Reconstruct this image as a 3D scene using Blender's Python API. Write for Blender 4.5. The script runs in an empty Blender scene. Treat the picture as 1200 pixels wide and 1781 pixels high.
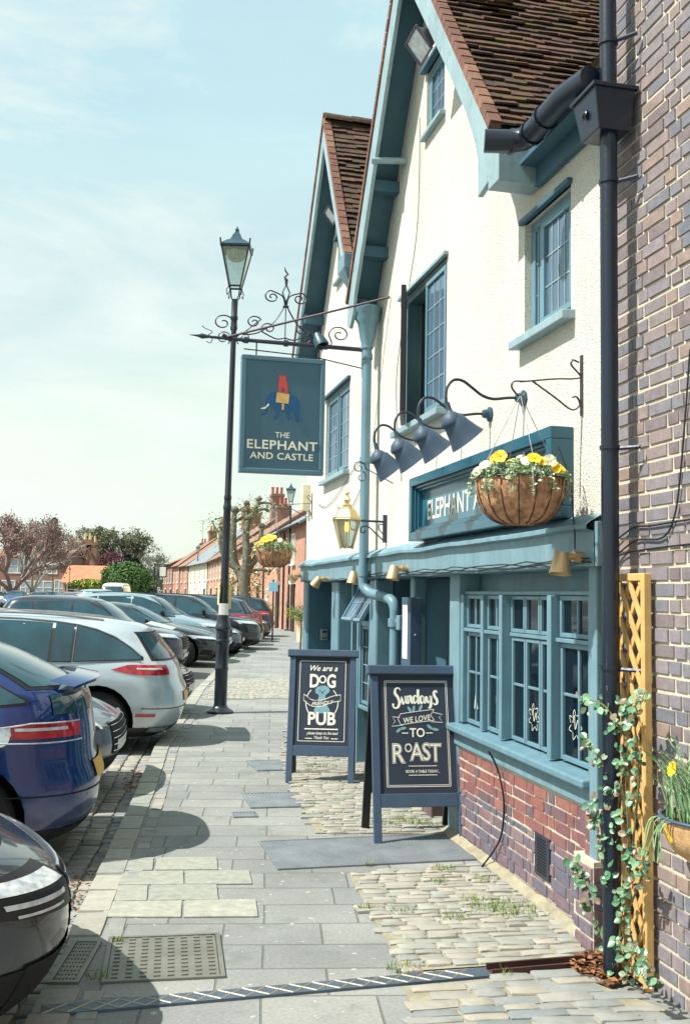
import bpy, bmesh, math, random
from mathutils import Vector, Matrix, noise
from mathutils.geometry import tessellate_polygon
R = math.radians
random.seed(7)
scene = bpy.context.scene
COL = scene.collection

# ------------------------------------------------------------------ camera
FPX, CX, CY = 1731.0, 600.0, 890.5           # focal length in photo pixels, photo centre
CAMH = 1.65
PITCH, ROLL = math.atan(146.5 / FPX), 0.018
_f = Vector((0, math.cos(PITCH), math.sin(PITCH)))
_u0 = Vector((0, -math.sin(PITCH), math.cos(PITCH)))
_r0 = Vector((1, 0, 0))
_r = _r0 * math.cos(ROLL) + _u0 * math.sin(ROLL)
_u = _u0 * math.cos(ROLL) - _r0 * math.sin(ROLL)
cd = bpy.data.cameras.new('camera')
cd.sensor_fit = 'VERTICAL'; cd.sensor_height = 36.0
cd.lens = 36.0 * FPX / 1781.0
cd.clip_start = 0.05; cd.clip_end = 3000
cd.dof.use_dof = False
cam = bpy.data.objects.new('camera', cd); COL.objects.link(cam)
m = Matrix.Identity(4)
for i in range(3):
    m[i][0] = _r[i]; m[i][1] = _u[i]; m[i][2] = -_f[i]
m[2][3] = CAMH
cam.matrix_world = m
scene.camera = cam

# ------------------------------------------------------------------ light
SUN_EL = R(54)
SH = Vector((0.955, 0.30, 0)).normalized()    # direction shadows fall on the ground
to_sun = Vector((-SH.x * math.cos(SUN_EL), -SH.y * math.cos(SUN_EL), math.sin(SUN_EL)))
sl = bpy.data.lights.new('sun', 'SUN'); sl.energy = 4.8; sl.angle = R(0.55); sl.color = (1.0, 0.955, 0.88)
so = bpy.data.objects.new('sun', sl); COL.objects.link(so)
so.rotation_euler = (-to_sun).to_track_quat('-Z', 'Y').to_euler(); so.location = (-10, -5, 20)

world = bpy.data.worlds.new("World"); scene.world = world; world.use_nodes = True
nt = world.node_tree; nt.nodes.clear()
N = lambda t: nt.nodes.new(t)
out = N('ShaderNodeOutputWorld'); bg = N('ShaderNodeBackground'); bg.inputs[1].default_value = 0.12
sky = N('ShaderNodeTexSky'); sky.sky_type = 'NISHITA'; sky.sun_disc = False
sky.sun_elevation = SUN_EL
sky.sun_rotation = math.atan2(to_sun.x, to_sun.y)
sky.altitude = 50; sky.air_density = 1.0; sky.dust_density = 2.0; sky.ozone_density = 1.0
tc = N('ShaderNodeTexCoord'); mp = N('ShaderNodeMapping'); mp.inputs['Scale'].default_value = (1.2, 1.2, 4.0)
nz = N('ShaderNodeTexNoise'); nz.inputs['Scale'].default_value = 1.7; nz.inputs['Detail'].default_value = 6; nz.inputs['Roughness'].default_value = 0.55
cr = N('ShaderNodeMapRange'); cr.inputs[1].default_value = 0.36; cr.inputs[2].default_value = 0.64
cr.inputs[3].default_value = 0.74; cr.inputs[4].default_value = 0.95
mixc = N('ShaderNodeMix'); mixc.data_type = 'RGBA'
L = nt.links.new
sx = N('ShaderNodeSeparateXYZ'); zr_ = N('ShaderNodeMapRange'); zr_.inputs[1].default_value = 0; zr_.inputs[2].default_value = .45
mixh = N('ShaderNodeMix'); mixh.data_type = 'RGBA'; mixh.inputs[6].default_value = (5.2, 5.55, 4.45, 1); mixh.inputs[7].default_value = (3.25, 4.65, 4.9, 1)
L(tc.outputs['Generated'], sx.inputs[0]); L(sx.outputs[2], zr_.inputs[0]); L(zr_.outputs[0], mixh.inputs[0]); 
nz2 = N('ShaderNodeTexNoise'); nz2.inputs['Scale'].default_value = 2.3; nz2.inputs['Detail'].default_value = 8; nz2.inputs['Roughness'].default_value = .6; nz2.inputs['Distortion'].default_value = .4
cr2 = N('ShaderNodeMapRange'); cr2.inputs[1].default_value = .42; cr2.inputs[2].default_value = .62; cr2.inputs[3].default_value = 0; cr2.inputs[4].default_value = 1.0
mixw = N('ShaderNodeMix'); mixw.data_type = 'RGBA'; mixw.inputs[7].default_value = (5.2, 5.7, 5.2, 1)
L(mp.outputs[0], nz2.inputs['Vector']); L(nz2.outputs[0], cr2.inputs[0]); L(cr2.outputs[0], mixw.inputs[0]); L(mixh.outputs[2], mixw.inputs[6]); L(mixw.outputs[2], mixc.inputs[7])
L(tc.outputs['Generated'], mp.inputs[0]); L(mp.outputs[0], nz.inputs['Vector']); L(nz.outputs[0], cr.inputs[0])
L(cr.outputs[0], mixc.inputs[0]); L(sky.outputs[0], mixc.inputs[6]); L(mixc.outputs[2], bg.inputs[0]); L(bg.outputs[0], out.inputs[0])

vs = scene.view_settings
vs.view_transform = 'Standard'; vs.look = 'None'; vs.exposure = 0.66; vs.gamma = 1.0
scene.render.film_transparent = False

# ------------------------------------------------------------------ pixel / frame helpers
def ray(px, py):
    return _f * FPX + _r * (px - CX) + _u * (CY - py)
def G(px, py, z=0.0):
    v = ray(px, py); t = (z - CAMH) / v.z
    return Vector((v.x * t, v.y * t, z))
def AT(px, py, Y):
    v = ray(px, py); t = Y / v.y
    return Vector((v.x * t, Y, CAMH + v.z * t))
class Wall:
    """a vertical wall: s runs away from the camera, d out to the street, z up"""
    def __init__(s, X0, Y0, slope):
        s.O = Vector((X0, Y0, 0)); s.a = Vector((slope, 1, 0)).normalized()
        s.n = Vector((-s.a.y, s.a.x, 0))
        s.M = Matrix(((s.a.x, s.n.x, 0, X0), (s.a.y, s.n.y, 0, Y0), (0, 0, 1, 0), (0, 0, 0, 1)))
    def pt(w, s, d, z): return w.O + w.a * s + w.n * d + Vector((0, 0, z))
    def hit(w, px, py, d=0.0):
        v = ray(px, py); o = w.O + w.n * d
        k = w.n.dot(o) / w.n.dot(v)
        p = v * k; s = (p - o).dot(w.a)
        return s, CAMH + p.z
    def at(w, s, d=0, z=0): return w.M @ Matrix.Translation((s, d, z))
UW = Wall(1.248, 4.80, -0.231)
GW = Wall(1.251, 4.844, -0.205)
BW = Wall(1.29, 4.72, -0.225)

# ------------------------------------------------------------------ object helpers
def lin(c):
    f = lambda v: v / 12.92 if v <= .04045 else ((v + .055) / 1.055) ** 2.4
    return tuple(f(v / 255.0) for v in c)
def thing(name, label, cat, M=None, group=None, kind=None):
    o = bpy.data.objects.new(name, None); COL.objects.link(o)
    o.empty_display_size = .1
    if M is not None: o.matrix_world = M
    tag(o, label, cat, group, kind)
    return o
def tag(o, label=None, cat=None, group=None, kind=None):
    if label: o['label'] = label
    if cat: o['category'] = cat
    if group: o['group'] = group
    if kind: o['kind'] = kind
    return o
def kids(o): return [c for c in bpy.data.objects if c.parent == o]
def copy_tree(o, parent=None, M=None, label=None):
    c = o.copy(); COL.objects.link(c)
    if parent is not None: c.parent = parent
    if M is not None: c.matrix_world = M
    if label: c['label'] = label
    for ch in kids(o): copy_tree(ch, c)
    return c

class MB:
    def __init__(s): s.v = []; s.f = []; s.mi = []; s.cur = 0
    def add(s, vs_, fs):
        o = len(s.v); s.v += [tuple(p) for p in vs_]
        for f in fs: s.f.append(tuple(o + i for i in f)); s.mi.append(s.cur)
        return s
    def box(s, x0, x1, y0, y1, z0, z1, M=None):
        vs_ = [(x, y, z) for z in (z0, z1) for y in (y0, y1) for x in (x0, x1)]
        if M is not None: vs_ = [M @ Vector(p) for p in vs_]
        s.add(vs_, [(0, 2, 3, 1), (4, 5, 7, 6), (0, 1, 5, 4), (2, 6, 7, 3), (0, 4, 6, 2), (1, 3, 7, 5)])
        return s
    def tube(s, pts, r, seg=8, cap=True):
        pts = [Vector(p) for p in pts]; n = len(pts)
        rs = r if isinstance(r, (list, tuple)) else [r] * n
        prev = None; rings = []
        for i, p in enumerate(pts):
            t = (pts[min(i + 1, n - 1)] - pts[max(i - 1, 0)])
            if t.length < 1e-9: t = Vector((0, 0, 1))
            t.normalize()
            if prev is None:
                a = Vector((0, 0, 1)) if abs(t.z) < .9 else Vector((1, 0, 0))
                x = t.cross(a).normalized()
            else:
                x = (prev - t * prev.dot(t))
                if x.length < 1e-6: x = t.cross(Vector((0, 0, 1)))
                x.normalize()
            prev = x; y = t.cross(x)
            rings.append([p + (x * math.cos(2 * math.pi * k / seg) + y * math.sin(2 * math.pi * k / seg)) * rs[i] for k in range(seg)])
        vs_ = [q for rg in rings for q in rg]; fs = []
        for i in range(n - 1):
            for k in range(seg):
                k2 = (k + 1) % seg
                fs.append((i * seg + k, i * seg + k2, (i + 1) * seg + k2, (i + 1) * seg + k))
        if cap:
            fs.append(tuple(reversed(range(seg)))); fs.append(tuple(range((n - 1) * seg, n * seg)))
        s.add(vs_, fs); return s
    def lathe(s, prof, seg=20, M=None, c=(0, 0, 0), a0=0.0, scale=(1, 1)):
        """profile of (r, z) turned about z"""
        vs_ = []; fs = []; n = len(prof)
        for (r, z) in prof:
            for k in range(seg):
                a = a0 + 2 * math.pi * k / seg
                p = Vector((c[0] + r * math.cos(a) * scale[0], c[1] + r * math.sin(a) * scale[1], c[2] + z))
                vs_.append(M @ p if M is not None else p)
        for i in range(n - 1):
            for k in range(seg):
                k2 = (k + 1) % seg
                fs.append((i * seg + k, i * seg + k2, (i + 1) * seg + k2, (i + 1) * seg + k))
        if prof[0][0] > 1e-4: fs.append(tuple(reversed(range(seg))))
        if prof[-1][0] > 1e-4: fs.append(tuple(range((n - 1) * seg, n * seg)))
        s.add(vs_, fs); return s
    def prism(s, poly, fn, t0, t1):
        """poly of 2D points, fn(u, v, t) -> point; solid between t0 and t1"""
        n = len(poly)
        vs_ = [fn(u, v, t0) for u, v in poly] + [fn(u, v, t1) for u, v in poly]
        tri = tessellate_polygon([[Vector((u, v, 0)) for u, v in poly]])
        fs = [tuple(t) for t in tri] + [tuple(n + i for i in reversed(t)) for t in tri]
        for i in range(n):
            j = (i + 1) % n; fs.append((i, j, n + j, n + i))
        s.add(vs_, fs); return s
    def flat(s, poly, fn, holes=()):
        loops = [[Vector((u, v, 0)) for u, v in poly]] + [[Vector((u, v, 0)) for u, v in h] for h in holes]
        pts = [p for l in loops for p in l]
        tri = tessellate_polygon(loops)
        s.add([fn(p.x, p.y) for p in pts], [tuple(t) for t in tri]); return s
    def grid(s, fn, nu, nv):
        vs_ = [fn(i / nu, j / nv) for j in range(nv + 1) for i in range(nu + 1)]
        fs = [(j * (nu + 1) + i, j * (nu + 1) + i + 1, (j + 1) * (nu + 1) + i + 1, (j + 1) * (nu + 1) + i) for j in range(nv) for i in range(nu)]
        s.add(vs_, fs); return s
    def quad(s, a, b, c, d): return s.add([a, b, c, d], [(0, 1, 2, 3)])
    def build(s, name, mat, parent=None, smooth=None, bevel=0.0, recalc=True, M=None, seg=2):
        me = bpy.data.meshes.new(name); me.from_pydata(s.v, [], s.f)
        mats = mat if isinstance(mat, (list, tuple)) else [mat]
        for mm in mats: me.materials.append(mm)
        if len(mats) > 1: me.polygons.foreach_set('material_index', s.mi)
        if recalc:
            bm = bmesh.new(); bm.from_mesh(me)
            bmesh.ops.recalc_face_normals(bm, faces=bm.faces); bm.to_mesh(me); bm.free()
        if smooth is not None:
            me.shade_smooth()
            if smooth < 179: me.set_sharp_from_angle(angle=R(smooth))
        me.update()
        o = bpy.data.objects.new(name, me); COL.objects.link(o)
        if parent is not None: o.parent = parent
        if M is not None: o.matrix_world = M
        if bevel > 0:
            b = o.modifiers.new('bevel', 'BEVEL'); b.width = bevel; b.segments = seg; b.limit_method = 'ANGLE'; b.angle_limit = R(40)
        return o
def struct(o): o['kind'] = 'structure'; return o
def spl(pts, n=8, closed=False):
    """Catmull-Rom through points (tuples of any dimension)"""
    P = [Vector(p) for p in pts]; out_ = []
    m_ = len(P)
    for i in range(m_ if closed else m_ - 1):
        p0 = P[(i - 1) % m_] if closed or i > 0 else P[0]
        p1 = P[i]; p2 = P[(i + 1) % m_]
        p3 = P[(i + 2) % m_] if closed or i + 2 < m_ else P[-1]
        for k in range(n):
            t = k / n
            out_.append(0.5 * ((2 * p1) + (p2 - p0) * t + (2 * p0 - 5 * p1 + 4 * p2 - p3) * t * t + (3 * p1 - p0 - 3 * p2 + p3) * t ** 3))
    if not closed: out_.append(P[-1])
    return out_
def spiral(c, r0, r1, a0, a1, n=24):
    """2D spiral points"""
    return [(c[0] + (r0 + (r1 - r0) * i / n) * math.cos(a0 + (a1 - a0) * i / n), c[1] + (r0 + (r1 - r0) * i / n) * math.sin(a0 + (a1 - a0) * i / n)) for i in range(n + 1)]

_tc = {}
def text_mb(mb, body, size, fn, cx=0, cy=0, sx=1.0, off=0.0, shear=0.0, space=1.0, res=3):
    """lettering centred at cx, cy in the plane given by fn(u, v)"""
    key = (body, off, shear, space, res)
    if key not in _tc:
        c = bpy.data.curves.new('letters', 'FONT'); c.body = body; c.size = 1; c.align_x = 'CENTER'
        c.offset = off; c.shear = shear; c.space_character = space; c.resolution_u = res; c.fill_mode = 'FRONT'
        o = bpy.data.objects.new('letters', c); COL.objects.link(o)
        dg = bpy.context.evaluated_depsgraph_get()
        me = bpy.data.meshes.new_from_object(o.evaluated_get(dg))
        _tc[key] = ([v.co.copy() for v in me.vertices], [tuple(p.vertices) for p in me.polygons])
        bpy.data.objects.remove(o); bpy.data.curves.remove(c); bpy.data.meshes.remove(me)
    V, Fs = _tc[key]
    mb.add([fn(cx + v.x * size * sx, cy + v.y * size) for v in V], Fs)
def ribbon(mb, pts, w, fn):
    """flat stroke through 2D points with width w or list of widths"""
    n = len(pts); W = w if isinstance(w, (list, tuple)) else [w] * n
    a = []
    for i in range(n):
        p = Vector(pts[i][:2]); t = Vector(pts[min(i + 1, n - 1)][:2]) - Vector(pts[max(i - 1, 0)][:2])
        if t.length < 1e-9: t = Vector((1, 0))
        t.normalize(); nn = Vector((-t.y, t.x)) * W[i] * .5
        a.append((p + nn, p - nn))
    vs_ = []
    for l, r_ in a: vs_ += [fn(l.x, l.y), fn(r_.x, r_.y)]
    mb.add(vs_, [(2 * i, 2 * i + 1, 2 * i + 3, 2 * i + 2) for i in range(n - 1)])

# ------------------------------------------------------------------ materials
def newmat(name):
    m_ = bpy.data.materials.new(name); m_.use_nodes = True
    t = m_.node_tree; b = t.nodes['Principled BSDF']
    return m_, t, b
def nd(t, typ, **kw):
    n = t.nodes.new(typ)
    for k, v in kw.items():
        if k.startswith('i_'):
            key = k[2:]; key = int(key) if key.isdigit() else key
            n.inputs[key].default_value = v
        else: setattr(n, k, v)
    return n
def noise_node(t, vec, scale, detail=4, rough=.55):
    n = nd(t, 'ShaderNodeTexNoise'); n.inputs['Scale'].default_value = scale; n.inputs['Detail'].default_value = detail
    n.inputs['Roughness'].default_value = rough
    if vec is not None: t.links.new(vec, n.inputs['Vector'])
    return n
def ramp(t, fac, stops):
    r = nd(t, 'ShaderNodeValToRGB'); e = r.color_ramp.elements
    while len(e) > 1: e.remove(e[0])
    e[0].position = stops[0][0]; e[0].color = (*stops[0][1], 1)
    for p, c in stops[1:]:
        x = e.new(p); x.color = (*c, 1)
    t.links.new(fac, r.inputs[0]); return r
def mixrgb(t, fac, a, b, mode='MIX'):
    n = nd(t, 'ShaderNodeMix', data_type='RGBA', blend_type=mode)
    for v, i in ((fac, 0), (a, 6), (b, 7)):
        if isinstance(v, (int, float)): n.inputs[i].default_value = v
        elif isinstance(v, tuple): n.inputs[i].default_value = (*v[:3], 1)
        else: t.links.new(v, n.inputs[i])
    return n.outputs[2]
def bump(t, b, h, strength=.3, dist=.01, normal=None):
    n = nd(t, 'ShaderNodeBump'); n.inputs['Strength'].default_value = strength; n.inputs['Distance'].default_value = dist
    t.links.new(h, n.inputs['Height'])
    if normal is not None: t.links.new(normal, n.inputs['Normal'])
    t.links.new(n.outputs[0], b.inputs['Normal']); return n.outputs[0]
def sc(c, k): return tuple(min(1, v * k) for v in c)
def pm(name, col, rough=.6, metal=0.0, var=.25, vs=5.0, bmp=.15, bs=60, coat=0.0, spec=.5, dirt=None, sheen=0, streak=None):
    """painted or plain surface with uneven tone and relief; col in sRGB 0-255"""
    m_, t, b = newmat(name); c = lin(col)
    tcn = nd(t, 'ShaderNodeTexCoord'); vec = tcn.outputs['Object']
    n1 = noise_node(t, vec, vs, 5, .6)
    r = ramp(t, n1.outputs[0], [(.3, sc(c, 1 - var)), (.5, c), (.72, sc(c, 1 + var))])
    colo = r.outputs[0]
    if dirt is not None:
        n3 = noise_node(t, vec, vs * 3.1, 6, .7)
        rr = ramp(t, n3.outputs[0], [(.55, (0, 0, 0)), (.68, (1, 1, 1))])
        colo = mixrgb(t, rr.outputs[0], colo, lin(dirt))
    if streak is not None:      # runs of grime and rubbed paint
        mpn = nd(t, 'ShaderNodeMapping'); mpn.inputs['Scale'].default_value = (9, 9, .9); t.links.new(vec, mpn.inputs[0])
        n4 = noise_node(t, mpn.outputs[0], 1.6, 7, .75)
        r4 = ramp(t, n4.outputs[0], [(.44, (0, 0, 0)), (.66, (.75, .75, .75))]); colo = mixrgb(t, r4.outputs[0], colo, sc(c, streak))
        n5 = noise_node(t, vec, 26, 6, .8); r5 = ramp(t, n5.outputs[0], [(.66, (0, 0, 0)), (.70, (.8, .8, .8))]); colo = mixrgb(t, r5.outputs[0], colo, sc(c, 1.5))
    t.links.new(colo, b.inputs['Base Color'])
    b.inputs['Metallic'].default_value = metal
    n2 = noise_node(t, vec, bs, 4, .6)
    mr = nd(t, 'ShaderNodeMapRange'); t.links.new(n2.outputs[0], mr.inputs[0])
    mr.inputs[3].default_value = max(.02, rough - .12); mr.inputs[4].default_value = min(1, rough + .12)
    t.links.new(mr.outputs[0], b.inputs['Roughness'])
    b.inputs['Coat Weight'].default_value = coat; b.inputs['Coat Roughness'].default_value = .08
    b.inputs['Specular IOR Level'].default_value = spec
    if bmp > 0: bump(t, b, n2.outputs[0], bmp, .004)
    return m_
def paint(name, col, metal=.35, rough=.32):
    m_, t, b = newmat(name); c = lin(col)
    tcn = nd(t, 'ShaderNodeTexCoord')
    n1 = noise_node(t, tcn.outputs['Object'], 3, 4, .6)
    colo = ramp(t, n1.outputs[0], [(.3, sc(c, .93)), (.7, sc(c, 1.07))]).outputs[0]
    # road dust towards the sills
    sep = nd(t, 'ShaderNodeSeparateXYZ'); t.links.new(tcn.outputs['Object'], sep.inputs[0])
    n3 = noise_node(t, tcn.outputs['Object'], 9, 5, .7)
    mr = nd(t, 'ShaderNodeMapRange'); mr.inputs[1].default_value = .55; mr.inputs[2].default_value = .2; mr.inputs[3].default_value = 0; mr.inputs[4].default_value = .5
    t.links.new(sep.outputs[2], mr.inputs[0])
    ml = nd(t, 'ShaderNodeMath', operation='MULTIPLY'); t.links.new(mr.outputs[0], ml.inputs[0]); t.links.new(n3.outputs[0], ml.inputs[1])
    colo = mixrgb(t, ml.outputs[0], colo, lin((140, 130, 115)))
    t.links.new(colo, b.inputs['Base Color'])
    b.inputs['Metallic'].default_value = metal; b.inputs['Roughness'].default_value = rough
    b.inputs['Coat Weight'].default_value = 1.0; b.inputs['Coat Roughness'].default_value = .04
    return m_
def islandmat(name, cols, rough=.85, bmp=.4, bs=45, nvar=.25, moss=None, moss_s=3.0, moss_lo=.55, joint=None):
    """each loose piece (brick, sett, tile, leaf) takes its own colour from the ramp"""
    m_, t, b = newmat(name)
    g = nd(t, 'ShaderNodeNewGeometry'); tcn = nd(t, 'ShaderNodeTexCoord'); vec = tcn.outputs['Object']
    n = len(cols); st = [((i + .5) / n, lin(c)) for i, c in enumerate(cols)]
    colo = ramp(t, g.outputs['Random Per Island'], st).outputs[0]
    n1 = noise_node(t, vec, bs * .3, 6, .7)
    k = ramp(t, n1.outputs[0], [(.25, (1 - nvar,) * 3), (.75, (1 + nvar,) * 3)])
    colo = mixrgb(t, 1.0, colo, k.outputs[0], 'MULTIPLY')
    if moss is not None:
        n3 = noise_node(t, vec, moss_s, 7, .75)
        rr = ramp(t, n3.outputs[0], [(moss_lo, (0, 0, 0)), (moss_lo + .08, (1, 1, 1))])
        colo = mixrgb(t, rr.outputs[0], colo, lin(moss))
    t.links.new(colo, b.inputs['Base Color']); b.inputs['Roughness'].default_value = rough
    n2 = noise_node(t, vec, bs, 5, .7); bump(t, b, n2.outputs[0], bmp, .006)
    return m_
def brickmat(name, c1, c2, mortar, bw=.225, rh=.075, ms=.006, bmp=.5, swap=True, rough=.9):
    m_, t, b = newmat(name)
    tcn = nd(t, 'ShaderNodeTexCoord'); sp = nd(t, 'ShaderNodeSeparateXYZ'); t.links.new(tcn.outputs['Object'], sp.inputs[0])
    cb = nd(t, 'ShaderNodeCombineXYZ'); 
    ad = nd(t, 'ShaderNodeMath', operation='ADD'); t.links.new(sp.outputs[0], ad.inputs[0]); t.links.new(sp.outputs[1], ad.inputs[1])
    t.links.new(ad.outputs[0], cb.inputs[0]); t.links.new(sp.outputs[2], cb.inputs[1])
    br = nd(t, 'ShaderNodeTexBrick'); t.links.new(cb.outputs[0], br.inputs['Vector'])
    br.inputs['Color1'].default_value = (*lin(c1), 1); br.inputs['Color2'].default_value = (*lin(c2), 1); br.inputs['Mortar'].default_value = (*lin(mortar), 1)
    br.inputs['Scale'].default_value = 1; br.inputs['Brick Width'].default_value = bw; br.inputs['Row Height'].default_value = rh
    br.inputs['Mortar Size'].default_value = ms; br.inputs['Mortar Smooth'].default_value = .2
    n1 = noise_node(t, tcn.outputs['Object'], 1.3, 6, .7)
    k = ramp(t, n1.outputs[0], [(.3, (.75,) * 3), (.7, (1.2,) * 3)])
    t.links.new(mixrgb(t, 1.0, br.outputs[0], k.outputs[0], 'MULTIPLY'), b.inputs['Base Color'])
    b.inputs['Roughness'].default_value = rough
    inv = nd(t, 'ShaderNodeMath', operation='SUBTRACT'); inv.inputs[0].default_value = 1; t.links.new(br.outputs['Fac'], inv.inputs[1])
    bump(t, b, inv.outputs[0], bmp, .008)
    return m_
def glassmat(name, col=(30, 50, 60), rough=.06, alpha=1.0, wav=.02):
    m_, t, b = newmat(name); tcn = nd(t, 'ShaderNodeTexCoord')
    b.inputs['Base Color'].default_value = (*lin(col), 1); b.inputs['Roughness'].default_value = rough
    b.inputs['Specular IOR Level'].default_value = .9; b.inputs['Coat Weight'].default_value = .6; b.inputs['Coat Roughness'].default_value = .02
    b.inputs['IOR'].default_value = 1.6
    n = noise_node(t, tcn.outputs['Object'], 4, 2, .5); bump(t, b, n.outputs[0], wav, .05)
    if alpha < 1:
        tr = nd(t, 'ShaderNodeBsdfTransparent'); tr.inputs[0].default_value = (.75, .88, .88, 1)
        mx = nd(t, 'ShaderNodeMixShader')
        fr = nd(t, 'ShaderNodeFresnel'); fr.inputs[0].default_value = 1.5
        ad = nd(t, 'ShaderNodeMath', operation='ADD', use_clamp=True); ad.inputs[1].default_value = alpha
        t.links.new(fr.outputs[0], ad.inputs[0]); t.links.new(ad.outputs[0], mx.inputs[0])
        o = t.nodes['Material Output']
        t.links.new(tr.outputs[0], mx.inputs[1]); t.links.new(b.outputs[0], mx.inputs[2]); t.links.new(mx.outputs[0], o.inputs[0])
    return m_
def emit(name, col, st):
    m_, t, b = newmat(name); b.inputs['Base Color'].default_value = (*lin(col), 1)
    b.inputs['Emission Color'].default_value = (*lin(col), 1); b.inputs['Emission Strength'].default_value = st
    return m_

M = {}
# pub paint and iron
M['teal'] = pm('teal paint', (112, 145, 157), .5, streak=.72, var=.16, vs=3, bmp=.35, bs=35, dirt=(128, 150, 150))
M['teal_shade'] = pm('shaded teal render', (60, 97, 113), .6, streak=.8, var=.10, vs=3, bmp=.8, bs=28)  # teal paint darkened in its colour for the shade under the jetty
M['teal_frame'] = pm('teal gloss', (103, 137, 150), .4, streak=.76, var=.14, vs=4, bmp=.15, bs=30)
M['barge'] = pm('pale teal bargeboard', (144, 168, 174), .5, streak=.74, var=.12, vs=2.5, bmp=.3, bs=30, dirt=(110, 135, 140))
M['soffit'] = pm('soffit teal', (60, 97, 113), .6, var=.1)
M['sign_teal'] = pm('fascia sign teal', (30, 88, 108), .35, var=.06, vs=2, bmp=.05, coat=.4)
M['sign_face'] = pm('sign face', (62, 98, 116), .45, var=.06, vs=3, bmp=.08)
M['sign_frame'] = pm('sign frame', (82, 118, 134), .4, var=.08, vs=3, bmp=.08)
M['iron'] = pm('dark iron', (50, 56, 70), .45, .2, var=.2, bmp=.2)
M['iron_brown'] = pm('rusting iron', (72, 58, 66), .5, .2, var=.2, bmp=.2)
M['lampgrey'] = pm('grey shade enamel', (52, 72, 92), .55, var=.08, bmp=.25, bs=90)
M['black'] = pm('black gloss', (14, 28, 44), .34, var=.2, bmp=.08, coat=.15)
M['blackmatt'] = pm('black matt', (18, 18, 20), .8, var=.2, bmp=.1)
M['post_black'] = pm('lamp post black', (24, 32, 42), .35, var=.2, bmp=.2, bs=50, coat=.3)
M['post_teal'] = pm('lantern green blue', (42, 74, 88), .4, var=.15, bmp=.1)
M['board'] = pm('board frame blue', (60, 80, 102), .6, var=.12, vs=6, bmp=.3, bs=50, dirt=(66, 84, 104))
M['chalkboard'] = pm('chalkboard', (38, 48, 64), .75, var=.12, vs=4, bmp=.1)
M['chalk'] = pm('white lettering', (232, 230, 214), .8, var=.06, vs=20, bmp=.1)
M['chalk_blue'] = pm('blue chalk', (120, 160, 172), .8, var=.1, vs=20)
M['white_letter'] = pm('cream lettering', (236, 232, 212), .6, var=.03)
M['gold'] = pm('polished brass', (198, 174, 124), .36, .6, var=.12, bmp=.08)
M['gold_dull'] = pm('champagne gold', (200, 172, 130), .42, .55, var=.06, bmp=.05)
M['wood'] = pm('golden timber', (208, 168, 104), .65, var=.2, vs=9, bmp=.3, bs=70)
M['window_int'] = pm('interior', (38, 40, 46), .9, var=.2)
M['glass'] = glassmat('window glass', (24, 44, 58), .05, .30)
M['glass_up'] = glassmat('upstairs glass', (110, 140, 165), .08, .42, wav=.06)
M['glass_car'] = pm('car glass', (30, 66, 76), .13, var=.45, vs=1.6, bmp=0, spec=.6, coat=.5)  # uneven teal tone stands in for reflections of the surroundings
M['glass_lamp'] = glassmat('lamp glass', (200, 206, 190), .3, .30, wav=0)
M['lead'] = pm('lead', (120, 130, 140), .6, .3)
M['lead_lit'] = pm('lead lit', (150, 165, 170), .6, .2)  # copy of lead made paler in its colour, as if sunlit
M['white'] = pm('white paint', (225, 225, 212), .5, var=.06)
M['offwhite'] = pm('cream plaster', (232, 222, 190), .7, var=.06)
M['grey'] = pm('grey plastic', (120, 128, 134), .5, var=.1)
M['steel'] = pm('steel', (150, 150, 150), .35, .8)
M['rubber'] = pm('tyre rubber', (26, 26, 28), .85, var=.2, bmp=.3)
M['alloy'] = pm('alloy', (150, 152, 156), .3, .8, var=.05)
M['chrome'] = pm('chrome', (205, 208, 210), .12, .95, var=.02, bmp=0)
M['trim'] = pm('black trim', (20, 22, 26), .45, var=.1, bmp=.1)
M['lamp_red'] = pm('tail lamp red', (176, 20, 34), .12, var=.6, vs=14, bmp=0, coat=1)
M['lamp_clear'] = pm('lamp clear', (206, 214, 220), .14, .25, var=.35, vs=22, bmp=0, coat=1)
M['plate_y'] = pm('yellow plate', (226, 176, 40), .4, var=.05)
M['plate_w'] = pm('white plate', (220, 220, 215), .4, var=.05)
M['paper_y'] = pm('yellow paper', (214, 190, 120), .7, var=.08)
M['paper_w'] = pm('white paper', (225, 225, 218), .7, var=.05)
M['red_c'] = pm('castle red', (206, 72, 66), .6, var=.05)
M['yel_c'] = pm('cloth yellow', (222, 182, 110), .6, var=.05)
M['eleph'] = pm('elephant blue', (20, 84, 132), .6, var=.06)
M['amber'] = emit('warm bulb', (255, 176, 70), 2.2)
M['coir'] = pm('coir', (172, 130, 96), .95, var=.6, vs=22, bmp=1.0, bs=130)
M['terracotta'] = pm('terracotta', (172, 92, 66), .8, var=.15)
M['soil'] = pm('soil', (90, 68, 52), .95, var=.4, vs=20, bmp=.8, bs=60)

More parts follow.
